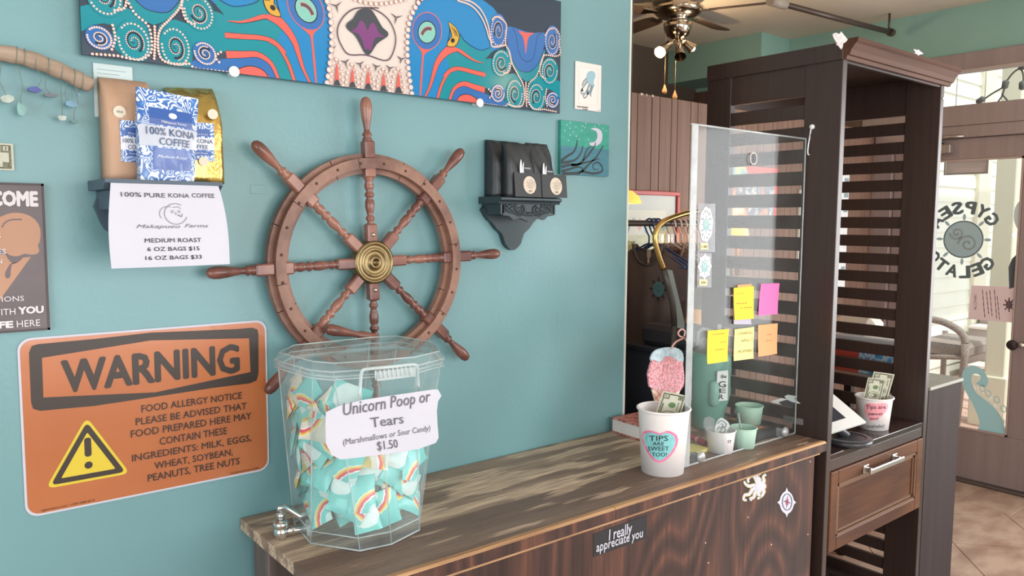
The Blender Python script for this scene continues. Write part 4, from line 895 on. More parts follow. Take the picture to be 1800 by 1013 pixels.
# ================================================================== DOLLAR BILLS
PAPERB = mat('bill_paper', (200, 201, 184), 0.75, c2=(190, 191, 172), scale=(60, 60, 60)); BINK = mat('bill_ink', (98, 100, 84), 0.8, c2=(130, 130, 110), scale=(260, 260, 260), contrast=(0.45, 0.55)); BGRN = mat('bill_green', (96, 126, 84), 0.8)
def bill_mesh(q, P, curl=0.0, back=True):
    """P(x,y): unit coordinates (0..1 along the length, 0..1 across) -> (point, normal)"""
    n = 24
    def pt(x, y, d): p, nn = P(x, y); return Vector(p)+Vector(nn)*d
    def rect(x0, x1, y0, y1, d, mt, nx=4):
        nx = max(1, int(round((x1-x0)*n))); k = len(q.v)
        for i in range(nx+1):
            x = x0+(x1-x0)*i/nx; q.v += [pt(x, y0, d), pt(x, y1, d)]
        for i in range(nx): q.f.append([k+2*i, k+2*i+2, k+2*i+3, k+2*i+1]); q.m.append(mt); q.s.append(True)
    for sgn in (1,):
        rect(0, 1, 0, 1, 0.0, 0); rect(0, 1, 0, 1, -0.0003, 0)
        d = 0.0008
        for (x0, x1, y0, y1) in ((0.03, 0.97, 0.06, 0.12), (0.03, 0.97, 0.88, 0.94), (0.03, 0.055, 0.06, 0.94), (0.945, 0.97, 0.06, 0.94), (0.03, 0.15, 0.66, 0.94), (0.85, 0.97, 0.66, 0.94), (0.03, 0.13, 0.06, 0.30), (0.87, 0.97, 0.06, 0.30), (0.20, 0.38, 0.40, 0.44), (0.20, 0.36, 0.52, 0.56), (0.64, 0.82, 0.20, 0.24), (0.25, 0.75, 0.80, 0.86), (0.22, 0.34, 0.20, 0.23)): rect(x0, x1, y0, y1, d, 1)
        for (x0, x1, y0, y1) in ((0.06, 0.12, 0.72, 0.90), (0.88, 0.94, 0.72, 0.90)): rect(x0, x1, y0, y1, 2*d, 0)
        for (x0, x1, y0, y1) in ((0.082, 0.098, 0.74, 0.88), (0.902, 0.918, 0.74, 0.88)): rect(x0, x1, y0, y1, 3*d, 1)
        for (cx_, cy_, rx_, ry_, mt, dd) in ((0.5, 0.48, 0.115, 0.32, 1, d), (0.5, 0.48, 0.10, 0.28, 0, 2*d), (0.5, 0.45, 0.065, 0.21, 1, 3*d), (0.5, 0.55, 0.035, 0.09, 0, 4*d), (0.74, 0.46, 0.06, 0.15, 2, d), (0.27, 0.30, 0.05, 0.12, 1, d)):
            q.ngon([pt(cx_+rx_*math.cos(2*PI*i/14), cy_+ry_*math.sin(2*PI*i/14), dd) for i in range(14)], mt)
BM = [PAPERB, BINK, BGRN]
q = MB(); r_ = on(1, -0.003, 25, 300); zt_ = on(1, -0.003, 20, 253).z
bill_mesh(q, lambda x, y: ((r_.x-0.156*(1-x), -0.004-0.001*math.sin(3*x), r_.z+(zt_-r_.z)*y), (0, -1, 0)))
q.build('dollar_bill', BM, label='one dollar bill taped to the teal wall at the left edge of the photo', cat='banknote', loc=(r_.x-0.078, -0.003, r_.z))

# ================================================================== NOTE, SMALL PICTURES
q = MB(); a = on(1, -0.003, 163, 110); b = on(1, -0.003, 234, 165)
q.box((a.x, -0.004, b.z-0.06), (b.x, -0.001, a.z), bev=0.0005); nt_ = thing('wall_note', 'small pale printed note on the wall behind the kraft bag', 'note', (a.x, -0.003, b.z)); q.build('sheet', mat('note_pale', (196, 212, 214), 0.7), nt_)
q = MB()
for i in range(6): q.box((a.x+0.008, -0.0046, a.z-0.014-i*0.009), (a.x+0.008+(b.x-a.x-0.016)*(0.9, 0.7, 0.95, 0.8, 0.6, 0.85)[i], -0.0042, a.z-0.0125-i*0.009))
q.build('text_lines', mat('note_lines', (150, 168, 172), 0.7), nt_)
kk = lambda x, y: (970+x/6.333, 80+y/6.333)
K = lambda x, y, d=0.0: on(1, -0.006-d, *kk(x, y))
pr = thing('octopus_print', 'small white print of a blue-grey octopus in the upper right of the teal wall', 'picture', K(400, 700))
a = K(266, 170); b = K(546, 742)
x0_, x1_, z1_, z0_ = a.x, b.x, K(266, 170).z, K(266, 705).z
bx('card', (x0_, -0.006, z0_), (x1_, -0.001, z1_), mat('print_white', (236, 222, 218), 0.5), pr, 0.001)
q = MB(); xs_ = lambda t: x0_+(x1_-x0_)*t; zs_ = lambda t: z1_-(z1_-z0_)*t
vs, fs = ribbon([(xs_(0.12), zs_(0.1)), (xs_(0.88), zs_(0.1)), (xs_(0.86), zs_(0.88)), (xs_(0.12), zs_(0.88))], 0.0015, True); q.add([(x, -0.0066, z) for x, z in vs], fs, 1)
q.ngon([(x, -0.0068, z) for x, z in [(K(*p).x, K(*p).z) for p in smooth_poly([(400, 300), (440, 283), (475, 300), (485, 340), (470, 380), (465, 420), (475, 450), (450, 470), (420, 440), (400, 400), (385, 350)], 2)]], 0)
for P_ in ([(400, 400), (370, 430), (345, 470), (330, 500), (350, 510)], [(420, 430), (400, 480), (380, 520), (350, 560), (365, 590)], [(440, 440), (430, 490), (400, 530), (385, 570), (360, 585)], [(455, 450), (440, 500), (430, 540), (435, 570)], [(390, 370), (355, 400), (335, 450)], [(345, 490), (325, 510), (335, 540), (355, 530)], [(400, 500), (395, 540), (420, 530), (430, 510)]):
    Q = [(K(*p).x, K(*p).z) for p in smooth_poly(P_, 3, False)]; vs, fs = ribbon(Q, [0.008*(1-0.6*i/len(Q)) for i in range(len(Q))]); q.add([(x, -0.0072, z) for x, z in vs], fs, 2)
q.build('printed_octopus', [mat('octo_blue', (148, 186, 200), 0.6), mat('hair_line', (214, 196, 190), 0.6), mat('octo_grey', (136, 156, 164), 0.6)], pr)
q = MB(); a = K(278, 686, 0.001); b = K(405, 690, 0.001); b.z = a.z; text(q, 'Mermay TIKI GODDESS', a, b, Vector((0, 0, 0.006)), bold=0.02) if False else text(q, 'Tomina THE GREAT', a, b, Vector((0, 0, 0.006)), bold=0.02)
a = K(340, 714, 0.001); b = K(398, 714, 0.001); b.z = a.z; text(q, 'w Gulch', a, b, Vector((0, 0, 0.005)), bold=0.02); q.box((xs_(0.87), -0.0066, zs_(0.975)), (xs_(0.97), -0.0062, zs_(0.968))); q.build('caption', BLACK, pr)
k7 = lambda x, y: (820+x/2.666, 80+y/2.666)
G = lambda x, y, d=0.0: on(1, -0.014-d, *k7(x, y))
mo = thing('moon_canvas', 'small green canvas painted with a crescent moon and dark tentacles', 'painting', G(550, 610))
ax0, ax1, az1, az0 = G(443, 350).x, G(669, 375).x, 0.5*(G(443, 350).z+G(670, 373).z), 0.5*(G(443, 606).z+G(668, 612).z)
bx('canvas', (ax0, -0.014, az0), (ax1, -0.001, az1), mat('canvas_green', (60, 156, 140), 0.6, c2=(50, 146, 128), scale=(20, 20, 60)), mo, 0.001)
q = MB(); zmid = G(550, 478).z
q.ngon([(ax0, -0.0146, az0), (ax1, -0.0146, az0), (ax1, -0.0146, zmid), (ax0, -0.0146, zmid)], 0)
q.ngon([tuple(G(*p, d=0.0012)) for p in smooth_poly([(582, 392), (605, 386), (630, 398), (637, 425), (630, 455), (605, 472), (580, 468), (578, 455), (600, 452), (613, 430), (608, 402)], 2)], 1)
for (x, y) in ((487, 362), (486, 388), (460, 400), (512, 382), (545, 378), (556, 385), (515, 425), (486, 420), (540, 400), (470, 372), (655, 400), (560, 365), (602, 378), (530, 440), (478, 445), (640, 390), (572, 440), (500, 405), (620, 372)): c_ = G(x, y, 0.0012); q.ngon([(a_, c_.y, b_) for a_, b_ in disc2(c_.x, c_.z, 0.0024, 0.0024, 8)], 1)
for P_, w_ in (([(443, 570), (480, 560), (520, 560), (555, 530), (580, 500), (600, 470), (603, 455)], 0.011), ([(443, 540), (470, 520), (500, 500), (515, 470), (517, 445)], 0.010), ([(443, 550), (480, 545), (510, 535), (535, 505), (545, 470)], 0.010), ([(450, 600), (500, 600), (540, 590), (570, 560), (610, 520), (640, 470)], 0.012), ([(540, 590), (590, 600), (630, 592), (635, 570), (615, 548), (592, 560), (597, 580), (615, 580)], 0.009), ([(490, 560), (530, 555), (590, 540), (620, 530)], 0.009), ([(443, 590), (480, 580), (520, 570), (545, 580), (520, 605)], 0.009), ([(545, 540), (555, 510), (570, 480), (590, 475)], 0.006)):
    Q = smooth_poly(P_, 4, False); 
    Q = [(G(*p).x, G(*p).z) for p in Q]; vs, fs = ribbon(Q, [w_*(1-0.75*i/len(Q)) for i in range(len(Q))]); q.add([(x, -0.0156, z) for x, z in vs], fs, 2)
q.build('painted_scene', [mat('sea_paint', (62, 116, 134), 0.6, c2=(70, 128, 144), scale=(10, 10, 80)), WHITE, mat('tentacle_ink', (46, 58, 62), 0.6)], mo)
# painted-over outlet patch
q = MB(); a = on(1, -0.001, 440, 325); b = on(1, -0.001, 467, 341); q.box((a.x, -0.0012, b.z), (b.x, 0, a.z), bev=0.0005); q.build('wall_patch', TEAL, label='faint square patch painted over left of the wheel', cat='wall patch', loc=(a.x, 0, b.z))

# ================================================================== WALL SHELVES
SHK = mat('shelf_slate_blue', (66, 82, 98), 0.45)
s1y = -0.16; sx0 = on(1, -0.02, 153, 320).x
top = on(1, -0.02, 155, 318).z
# left bracket shelf: front edge and top
f0 = on(2, top, 160, 318)
sh = thing('left_wall_shelf', 'dark slate-blue bracket shelf under the coffee bags', 'shelf', (0.5, 0, top-0.2))
SX0, SX1 = on(1, 0, 154, 318).x, on(1, -0.17, 390, 320).x
prf = [(0, 0), (-0.175, 0), (-0.175, -0.008), (-0.165, -0.014), (-0.155, -0.022), (0, -0.022)]
q = MB(); q.slab([(SX0, y, top+z) for y, z in prf], (SX1-SX0, 0, 0)); q.build('ledge', SHK, sh)
xm1 = (SX0+SX1)/2; hw1 = (SX1-SX0)/2-0.022
for s_ in (-1, 1): q = MB(); q.box((xm1+s_*hw1-0.006, -0.150, top-0.065), (xm1+s_*hw1+0.006, -0.002, top-0.022), bev=0.001); q.build('side_cheek', SHK, sh)
q = MB(); q.box((xm1-hw1, -0.156, top-0.075), (xm1+hw1, -0.146, top-0.022), bev=0.001); q.build('frieze', SHK, sh)
q = MB(); q.slab([(xm1+x, -0.022, top+z) for x, z in smooth_poly([(-hw1, -0.022), (-hw1, -0.095), (-hw1*0.85, -0.115), (-hw1*0.70, -0.130), (-hw1*0.42, -0.150), (-hw1*0.30, -0.180), (-hw1*0.10, -0.196), (0, -0.199), (hw1*0.10, -0.196), (hw1*0.30, -0.180), (hw1*0.42, -0.150), (hw1*0.70, -0.130), (hw1*0.85, -0.115), (hw1, -0.095), (hw1, -0.022)], 2)], (0, 0.020, 0)); q.build('back_board', SHK, sh)
# price sheet hanging from the shelf front
YF = -0.182
kf = lambda x, y: (140+x/5.143, 300+y/5.143)
F = lambda x, y, d=0.0: on(1, YF-d, *kf(x, y))
ps = thing('price_sheet', 'white sheet reading 100% PURE KONA COFFEE hanging from the left shelf', 'paper sign', F(800, 880))
TL, TR_, BR_, BLp = F(290, 90), F(1260, 115), F(1352, 845), F(284, 886)
def sheet(u, v):
    a = TL.lerp(TR_, u); b = BLp.lerp(BR_, u); p = a.lerp(b, v)
    p.x += -0.006*math.sin(PI*v)*(1 if u < 0.5 else -1)*abs(2*u-1); p.y = YF-0.010*math.sin(v*1.6)*(1-abs(2*u-1))-0.004*v+0.010*(1-v)**6
    return p
q = MB(); q.grid(sheet, 36, 30); q.build('sheet', WHITE, ps)
q = MB(); f_ = lambda x, y: F(x, y, 0.0165)
SY = YF-0.0165
def ft(s_, x0, x1, yb, yt, bold=0.0, shear=0.0):
    a = F(x0, yb, 0.006); b = F(x1, yb-(x1-x0)*0.0, 0.006); b.z = a.z = 0.5*(a.z+b.z); text(q, s_, a, b, Vector((0, 0, F(x0, yt).z-F(x0, yb).z)), bold=bold, shear=shear)
ft('100%', 380, 565, 235, 192, 0.01); ft('PURE', 592, 780, 242, 200, 0.01); ft('KONA', 808, 1000, 244, 204, 0.01); ft('COFFEE', 1022, 1228, 244, 204, 0.01)
ft('Makapueo', 512, 905, 520, 485, -0.012, 0.35); ft('Farms', 945, 1165, 514, 480, -0.012, 0.35)
ft('MEDIUM ROAST', 585, 1098, 648, 608, 0.01); ft('6 OZ BAGS $15', 608, 1080, 724, 686, 0.01); ft('16 OZ BAGS $33', 590, 1100, 802, 764, 0.01)
c_ = F(868, 392, 0.006); R_ = 0.024
for P_, w_ in (([(R_*math.cos(a), R_*0.95*math.sin(a)) for a in [2.6+0.2*i for i in range(-8, 18)]], 0.0012), ([(-0.016+0.018*math.cos(a), 0.0+0.016*math.sin(a)) for a in [1.2+0.2*i for i in range(14)]], 0.001), ([(-0.006, 0.014), (0.004, 0.016), (0.012, 0.012)], 0.001), ([(0.004, -0.002), (0.012, -0.006), (0.014, 0.000)], 0.002)):
    vs, fs = ribbon(P_, w_); q.add([(c_.x+x, c_.y, c_.z+z) for x, z in vs], fs, 0)
for dx in (-0.007, 0.007):
    vs, fs = ribbon([(dx+0.0028*math.cos(0.6*i), 0.005+0.0028*math.sin(0.6*i)) for i in range(10)], 0.0009, True); q.add([(c_.x+x, c_.y, c_.z+z) for x, z in vs], fs, 0)
q.ngon([(c_.x-0.001, c_.y, c_.z+0.003), (c_.x+0.0012, c_.y, c_.z+0.003), (c_.x, c_.y, c_.z-0.004)], 0)
for p in q.v:
    v_ = max(0.0, min(1.0, (TL.z-p.z)/(TL.z-BLp.z))); L0 = TL.lerp(BLp, v_).x; L1 = TR_.lerp(BR_, v_).x; u_ = max(0.0, min(1.0, (p.x-L0)/(L1-L0))); p.y = sheet(u_, v_).y-0.0014
q.build('print', GREYINK, ps)

# ---- coffee bags: pillow with gusset, flat crimped top
def bag(name, label, X0, X1, z0, z1, yb, depth, m_, lean=0.0, topd=0.012, fold=None, dx_top=0.0, skew=0.0, taper=0.0, wrinkle=0.003, pw=2.2):
    t = thing(name, label, 'coffee bag', ((X0+X1)/2, yb-depth/2, z0), 'coffee bags standing on the wall shelves')
    q = MB(); nz, nw = 14, 12; rnd = random.Random(hash(name+label) % 1000 if False else int(X0*1000)+7)
    rows = []
    for j in range(nz+1):
        h = j/nz; d = depth*(1-h**pw)+topd*h**pw; z = z0+(z1-z0)*h
        cx_ = (X0+X1)/2+dx_top*h; w2 = (X1-X0)/2*(1-taper*h)
        y0_ = yb-lean*h
        ring = []
        for i in range(nw+1):
            s_ = -1+2*i/nw; ring.append((cx_+w2*s_, y0_-d*(1-0.10*abs(s_)**4)-wrinkle*math.sin(7*s_+9*h+X0*9)*math.sin(5*h+2*s_)*(0.3+h), z+skew*s_*h))
        for i in range(nw, -1, -1):
            s_ = -1+2*i/nw; ring.append((cx_+w2*s_, y0_+(0.0), z+skew*s_*h))
        # gusset: side mid points pinched in
        rows.append(ring)
    n = len(rows[0]); vs = [p for r in rows for p in r]; fs = []
    for j in range(nz):
        for i in range(n): k = (i+1) % n; fs.append([j*n+i, j*n+k, (j+1)*n+k, (j+1)*n+i])
    q.add(vs, fs, 0, True); q.add(rows[0], [list(range(n))[::-1]]); q.add(rows[-1], [list(range(n))])
    q.build('pouch', m_, t); return t
KRAFT = mat('kraft_paper', (196, 160, 134), 0.75, c2=(188, 150, 124), scale=(14, 14, 5), bump=0.3, bscale=(20, 20, 9))
GOLD = mat('gold_foil', (224, 190, 110), 0.28, 0.85, c2=(206, 176, 100), scale=(14, 14, 14), bump=0.8, bscale=(26, 26, 18))
BTP = MATS.get('x') or None
def pattern_mat(name):
    m = bpy.data.materials.new(name); m.use_nodes = True; nt = m.node_tree; N = nt.nodes; L = nt.links; b = N['Principled BSDF']; b.inputs['Roughness'].default_value = 0.35
    tc = N.new('ShaderNodeTexCoord'); mp = N.new('ShaderNodeMapping'); mp.inputs['Scale'].default_value = (34, 34, 34); L.new(tc.outputs['Object'], mp.inputs[0])
    no = N.new('ShaderNodeTexNoise'); no.inputs['Scale'].default_value = 0.9; no.inputs['Detail'].default_value = 0.5; no.inputs['Distortion'].default_value = 1.6; L.new(mp.outputs[0], no.inputs['Vector'])
    mu = N.new('ShaderNodeMath'); mu.operation = 'MULTIPLY'; mu.inputs[1].default_value = 42; L.new(no.outputs['Fac'], mu.inputs[0])
    si = N.new('ShaderNodeMath'); si.operation = 'SINE'; L.new(mu.outputs[0], si.inputs[0])
    rp = N.new('ShaderNodeValToRGB'); rp.color_ramp.interpolation = 'LINEAR'; e = rp.color_ramp.elements; e[0].position = 0.0; e[0].color = lin((60, 104, 176)); e[1].position = 1.0; e[1].color = lin((236, 240, 248))
    x = e.new(0.62); x.color = lin((84, 140, 204)); x = e.new(0.72); x.color = lin((226, 234, 246))
    mr = N.new('ShaderNodeMapRange'); mr.inputs[1].default_value = -1; mr.inputs[2].default_value = 1; L.new(si.outputs[0], mr.inputs[0]); L.new(mr.outputs[0], rp.inputs[0]); L.new(rp.outputs[0], b.inputs['Base Color'])
    MATS[name] = m; return m
PAT = pattern_mat('blue_lace_print')
LBLUE = mat('label_blue', (58, 96, 168), 0.4); LWHITE = mat('label_white', (232, 232, 240), 0.45); LINK = mat('label_ink', (56, 88, 128), 0.5); LTXT = mat('label_silver', (222, 228, 240), 0.4)
zt = top
kb = lambda x, y: (170+x/4.822, 120+y/4.822)
def BP(y_, x, y): return on(1, y_, *kb(x, y))
def bag_label(t, yp, L0, R0_, T0, B0, off=0.001, txt=True):
    """lace-print label with blue panel, white band and lettering; corners in crop px on plane y=yp"""
    a = BP(yp, L0, T0); b = BP(yp, R0_, B0); x0, x1, z1, z0 = a.x, b.x, a.z, BP(yp, L0, B0).z
    q = MB(); q.box((x0, yp-0.0006, z0), (x1, yp+0.004, z1)); q.build('label', PAT, t)
    X_ = lambda f: x0+(x1-x0)*f; Z_ = lambda f: z1-(z1-z0)*f
    q = MB()
    q.ngon([(X_(0.16), yp-0.0012, Z_(0.17)), (X_(0.88), yp-0.0012, Z_(0.17)), (X_(0.88), yp-0.0012, Z_(0.36)), (X_(0.16), yp-0.0012, Z_(0.36))], 0)
    q.ngon([(X_(0), yp-0.0016, Z_(0.40)), (X_(1), yp-0.0016, Z_(0.40)), (X_(1), yp-0.0016, Z_(0.71)), (X_(0), yp-0.0016, Z_(0.71))], 1)
    q.ngon([(X_(0.2), yp-0.0012, Z_(0.74)), (X_(0.88), yp-0.0012, Z_(0.74)), (X_(0.88), yp-0.0012, Z_(0.86)), (X_(0.2), yp-0.0012, Z_(0.86))], 0)
    text(q, '100% KONA', (X_(0.06), yp-0.0022, Z_(0.54)), (X_(0.95), yp-0.0022, Z_(0.54)), (0, 0, (z1-z0)*0.11), mt=2, bold=0.01); text(q, 'COFFEE', (X_(0.22), yp-0.0022, Z_(0.69)), (X_(0.80), yp-0.0022, Z_(0.69)), (0, 0, (z1-z0)*0.11), mt=2, bold=0.01)
    text(q, 'Makapueo Farms', (X_(0.24), yp-0.0018, Z_(0.33)), (X_(0.80), yp-0.0018, Z_(0.33)), (0, 0, (z1-z0)*0.05), mt=3); text(q, 'Medium Roast', (X_(0.26), yp-0.0018, Z_(0.82)), (X_(0.80), yp-0.0018, Z_(0.82)), (0, 0, (z1-z0)*0.05), mt=3)
    q.build('label_print', [LBLUE, LWHITE, LINK, LTXT], t)
y1 = -0.06
a = on(1, -0.075, 187, 318).x; b = on(1, -0.075, 270, 318).x; z1_ = on(1, -0.06, 186, 132).z
kb1 = bag('kraft_coffee_bag', 'brown kraft paper coffee bag with round white sticker, left of the three', on(1, -0.07, 186, 250).x, on(1, -0.07, 271, 250).x, zt, z1_, -0.008, 0.09, KRAFT, 0.0, 0.014, wrinkle=0.002, pw=6)
bag_label(kb1, -0.0995, 196, 470, 437, 790)
p = BP(-0.093, 194, 369); q = MB(); q.lathe([(0, -0.001), (0.013, -0.001), (0.013, 0.003)], p, (0, 1, 0), 24, sm=False); q.build('round_sticker', CREAM, kb1); q = MB(); text(q, '16oz', (p.x-0.006, p.y-0.0016, p.z-0.002), (p.x+0.006, p.y-0.0016, p.z-0.002), (0, 0, 0.005), bold=0.01); q.build('sticker_text', GREYINK, kb1)
kb3 = bag('gold_coffee_bag', 'shiny gold foil coffee bag with crumpled top, right of the three', on(1, -0.07, 303, 250).x, on(1, -0.07, 389, 250).x, zt, on(1, -0.06, 330, 150).z, -0.008, 0.085, GOLD, 0.0, 0.012, taper=0.05, wrinkle=0.004, skew=0.004, pw=5)
bag_label(kb3, -0.0945, 700, 1000, 445, 775)
p = BP(-0.088, 983, 390); q = MB(); q.lathe([(0, -0.001), (0.012, -0.001), (0.012, 0.003)], p, (0, 1, 0), 24, sm=False); q.build('round_sticker', CREAM, kb3)
p = BP(-0.1, 905, 790); q = MB(); q.lathe([(0, -0.001), (0.011, -0.001), (0.011, 0.003)], p, (0, 1, 0), 24, sm=False); q.build('round_sticker', mat('silver_seal', (226, 214, 190), 0.4), kb3)
# front lace bag: leans back, printed front
fy = -0.155
A, B_, C_, D_ = on(1, fy+0.02, 239, 152), on(1, fy+0.02, 349, 174), on(1, fy, 341, 318), on(1, fy, 248, 318)
t = thing('blue_lace_coffee_bag', 'blue and white lace-patterned 100% KONA COFFEE bag in front, tilted', 'coffee bag', ((C_.x+D_.x)/2, fy+0.03, zt), 'coffee bags standing on the wall shelves')
D_.z = zt; C_.z = zt
def fr_(u, v, d=0.0):
    p = D_.lerp(C_, u).lerp(A.lerp(B_, u), v); bul = 0.018*math.sin(PI*min(1, v*1.15))**1.0*(1-abs(2*u-1)**3)
    p.y += -bul-d+0.0015*math.sin(16*u+7*v)*math.sin(11*v); return p
q = MB(); q.grid(fr_, 16, 18); q.grid(lambda u, v: (D_.lerp(C_, u).lerp(A.lerp(B_, u), v))+Vector((0, 0.035*(1-v)**0.7+0.002, 0)), 16, 18)
for u in (0, 1): q.grid(lambda a_, v: fr_(u, v).lerp(D_.lerp(C_, u).lerp(A.lerp(B_, u), v)+Vector((0, 0.035*(1-v)**0.7+0.002, 0)), a_), 2, 18)
q.build('pouch', PAT, t)
def patch(q, u0, u1, v0, v1, d, mt, nu=8, nv=4): q.grid(lambda a_, b_: fr_(u0+(u1-u0)*a_, v0+(v1-v0)*b_, d), nu, nv, mt)
q = MB(); patch(q, 0.17, 0.90, 0.615, 0.805, 0.0012, 0); patch(q, 0.0, 1.0, 0.375, 0.60, 0.0012, 1); patch(q, 0.20, 0.92, 0.12, 0.36, 0.0012, 0)
def curved_text(q, s_, u0, u1, v0, vh, mt, bold=0.01, shear=0.0, d=0.003):
    vs, fs = glyphs(s_, bold, shear); q.add([fr_(u0+(u1-u0)*x, v0+vh*y/CAPH, d+l) for x, y, l in vs], fs, mt)
curved_text(q, '100% KONA', 0.10, 0.95, 0.50, 0.085, 2, 0.015); curved_text(q, 'COFFEE', 0.30, 0.85, 0.392, 0.085, 2, 0.015)
curved_text(q, 'Makapueo Farms', 0.36, 0.78, 0.64, 0.03, 3, 0.01); curved_text(q, 'Medium Roast', 0.28, 0.82, 0.25, 0.035, 3, 0.0, 0.3)
q.grid(lambda a_, b_: fr_(0.56+0.07*b_*math.cos(2*PI*a_), 0.735+0.035*b_*math.sin(2*PI*a_), 0.002), 14, 1, 3)
q.build('label_print', [LBLUE, mat('band_silver', (204, 206, 216), 0.3), LINK, LTXT], t)
q = MB(); q.grid(lambda a_, b_: fr_(a_, 0.02+0.66*b_, 0.0045+0.002*math.sin(20*a_+9*b_)), 14, 12); q.build('clear_film', clear_mat('film', (250, 252, 255), 0.08, (255, 255, 255), 0.08), t)

# ---- black bracket shelf on the right
BK = mat('shelf_black', (44, 56, 62), 0.35, spec=0.5)
tz = on(1, -0.02, 845, 346).z
R0x, R1x = on(1, 0, 841, 346).x, on(1, -0.118, 988, 348).x
bs = thing('right_wall_shelf', 'black corbel shelf with carved scroll frieze right of the wheel', 'shelf', ((R0x+R1x)/2, 0, tz-0.24))
q = MB(); P_ = [(0, 0), (-0.106, 0), (-0.118, -0.004), (-0.118, -0.010), (-0.108, -0.016), (-0.106, -0.022), (0, -0.022)]
q.slab([(R0x, y, tz+z) for y, z in P_], (R1x-R0x, 0, 0)); q.build('ledge', BK, bs)
q = MB(); xm = (R0x+R1x)/2; hw = (R1x-R0x)/2-0.018
lp = smooth_poly([(-hw, -0.022), (-hw, -0.050), (-hw*0.97, -0.058), (-hw*0.75, -0.060), (-hw*0.6, -0.072), (-hw*0.35, -0.066), (0, -0.078), (hw*0.35, -0.066), (hw*0.6, -0.072), (hw*0.75, -0.060), (hw*0.97, -0.058), (hw, -0.050), (hw, -0.022)], 1)
q.slab([(xm+x, -0.100, tz+z) for x, z in lp], (0, 0.012, 0)); q.build('frieze', BK, bs)
for s_ in (-1, 1): q = MB(); q.box((xm+s_*hw-0.006, -0.100, tz-0.055), (xm+s_*hw+0.006, -0.002, tz-0.022), bev=0.001); q.build('side_cheek', BK, bs)
bkp = smooth_poly([(-hw, -0.022), (-hw*1.0, -0.062), (-hw*0.80, -0.080), (-hw*0.62, -0.102), (-hw*0.42, -0.118), (-hw*0.30, -0.150), (-hw*0.10, -0.168), (0, -0.171), (hw*0.10, -0.168), (hw*0.30, -0.150), (hw*0.42, -0.118), (hw*0.62, -0.102), (hw*0.80, -0.080), (hw*1.0, -0.062), (hw, -0.022)], 2)
q = MB(); q.slab([(xm+x, -0.022, tz+z) for x, z in bkp], (0, 0.020, 0)); q.build('back_board', BK, bs)
q = MB()
for s_ in (-1, 1):
    for (cx_, cz_, r_, n_, ph) in ((0.10, -0.055, 0.020, 22, 0), (0.055, -0.062, 0.022, 24, 2), (0.135, -0.05, 0.012, 16, 1), (0.02, -0.075, 0.015, 16, 3)):
        sp = [(xm+s_*(cx_*hw/0.16)+s_*r_*(1-i/n_*0.9)*math.cos(0.45*i+ph), -0.101, tz+cz_*0.66+r_*0.62*(1-i/n_*0.9)*math.sin(0.45*i+ph)) for i in range(n_)]; q.tube(sp, [0.0042*(1-0.6*i/n_) for i in range(n_)], 6)
    q.tube([(xm+s_*x*hw/0.16, -0.101, tz+z*0.68) for x, z in smooth_poly([(0.0, -0.085), (0.03, -0.08), (0.06, -0.086), (0.09, -0.075), (0.12, -0.07), (0.15, -0.05)], 3, False)], 0.003, 6)
    for x, z in ((0.145, -0.062), (0.118, -0.038), (0.08, -0.036), (0.04, -0.04)): q.sphere((xm+s_*x*hw/0.16, -0.101, tz+z*0.72), 0.005, 0, 8, (1.4, 0.6, 0.8))
q.build('carved_scrolls', BK, bs)
BAGK = mat('black_foil', (52, 56, 60), 0.42, 0.15, c2=(44, 48, 52), scale=(12, 12, 12), bump=0.55, bscale=(18, 18, 12))
bg3 = bag('black_coffee_bag', 'leftmost black coffee bag at the back of the right shelf', on(1, -0.05, 867, 300).x, on(1, -0.05, 925, 300).x, tz, on(1, -0.03, 870, 246).z, -0.006, 0.055, BAGK, 0, 0.01, wrinkle=0.005, pw=4)
bg1 = bag('black_coffee_bag', 'middle black coffee bag with white rabbit ear mark', on(1, -0.095, 893, 300).x, on(1, -0.095, 938, 300).x, tz, on(1, -0.09, 900, 250).z, -0.064, 0.038, BAGK, 0, 0.01, wrinkle=0.005, pw=4, taper=-0.03)
bg2 = bag('black_coffee_bag', 'right black coffee bag with a white ear mark', on(1, -0.095, 942, 300).x, on(1, -0.095, 978, 300).x, tz, on(1, -0.09, 950, 252).z, -0.065, 0.04, BAGK, 0, 0.01, dx_top=-0.022, wrinkle=0.005)
for t, (u, v) in ((bg1, (917, 290)), (bg2, (957, 296))):
    c_ = on(1, -0.1055, u, v); q = MB()
    q.ngon([(c_.x+x, c_.y, c_.z+z) for x, z in smooth_poly([(-0.006, -0.028), (-0.007, 0.0), (-0.003, 0.018), (0.001, 0.002), (0.002, -0.028)], 2)], 0); q.ngon([(c_.x+x, c_.y, c_.z+z) for x, z in smooth_poly([(0.004, -0.028), (0.004, -0.005), (0.0085, 0.010), (0.0085, -0.028)], 2)], 0)
    text(q, 'TRADITION', (c_.x+0.012, c_.y, c_.z-0.012), (c_.x+0.036, c_.y, c_.z-0.012), (0, 0, 0.005)); q.build('ear_mark', LWHITE, t)
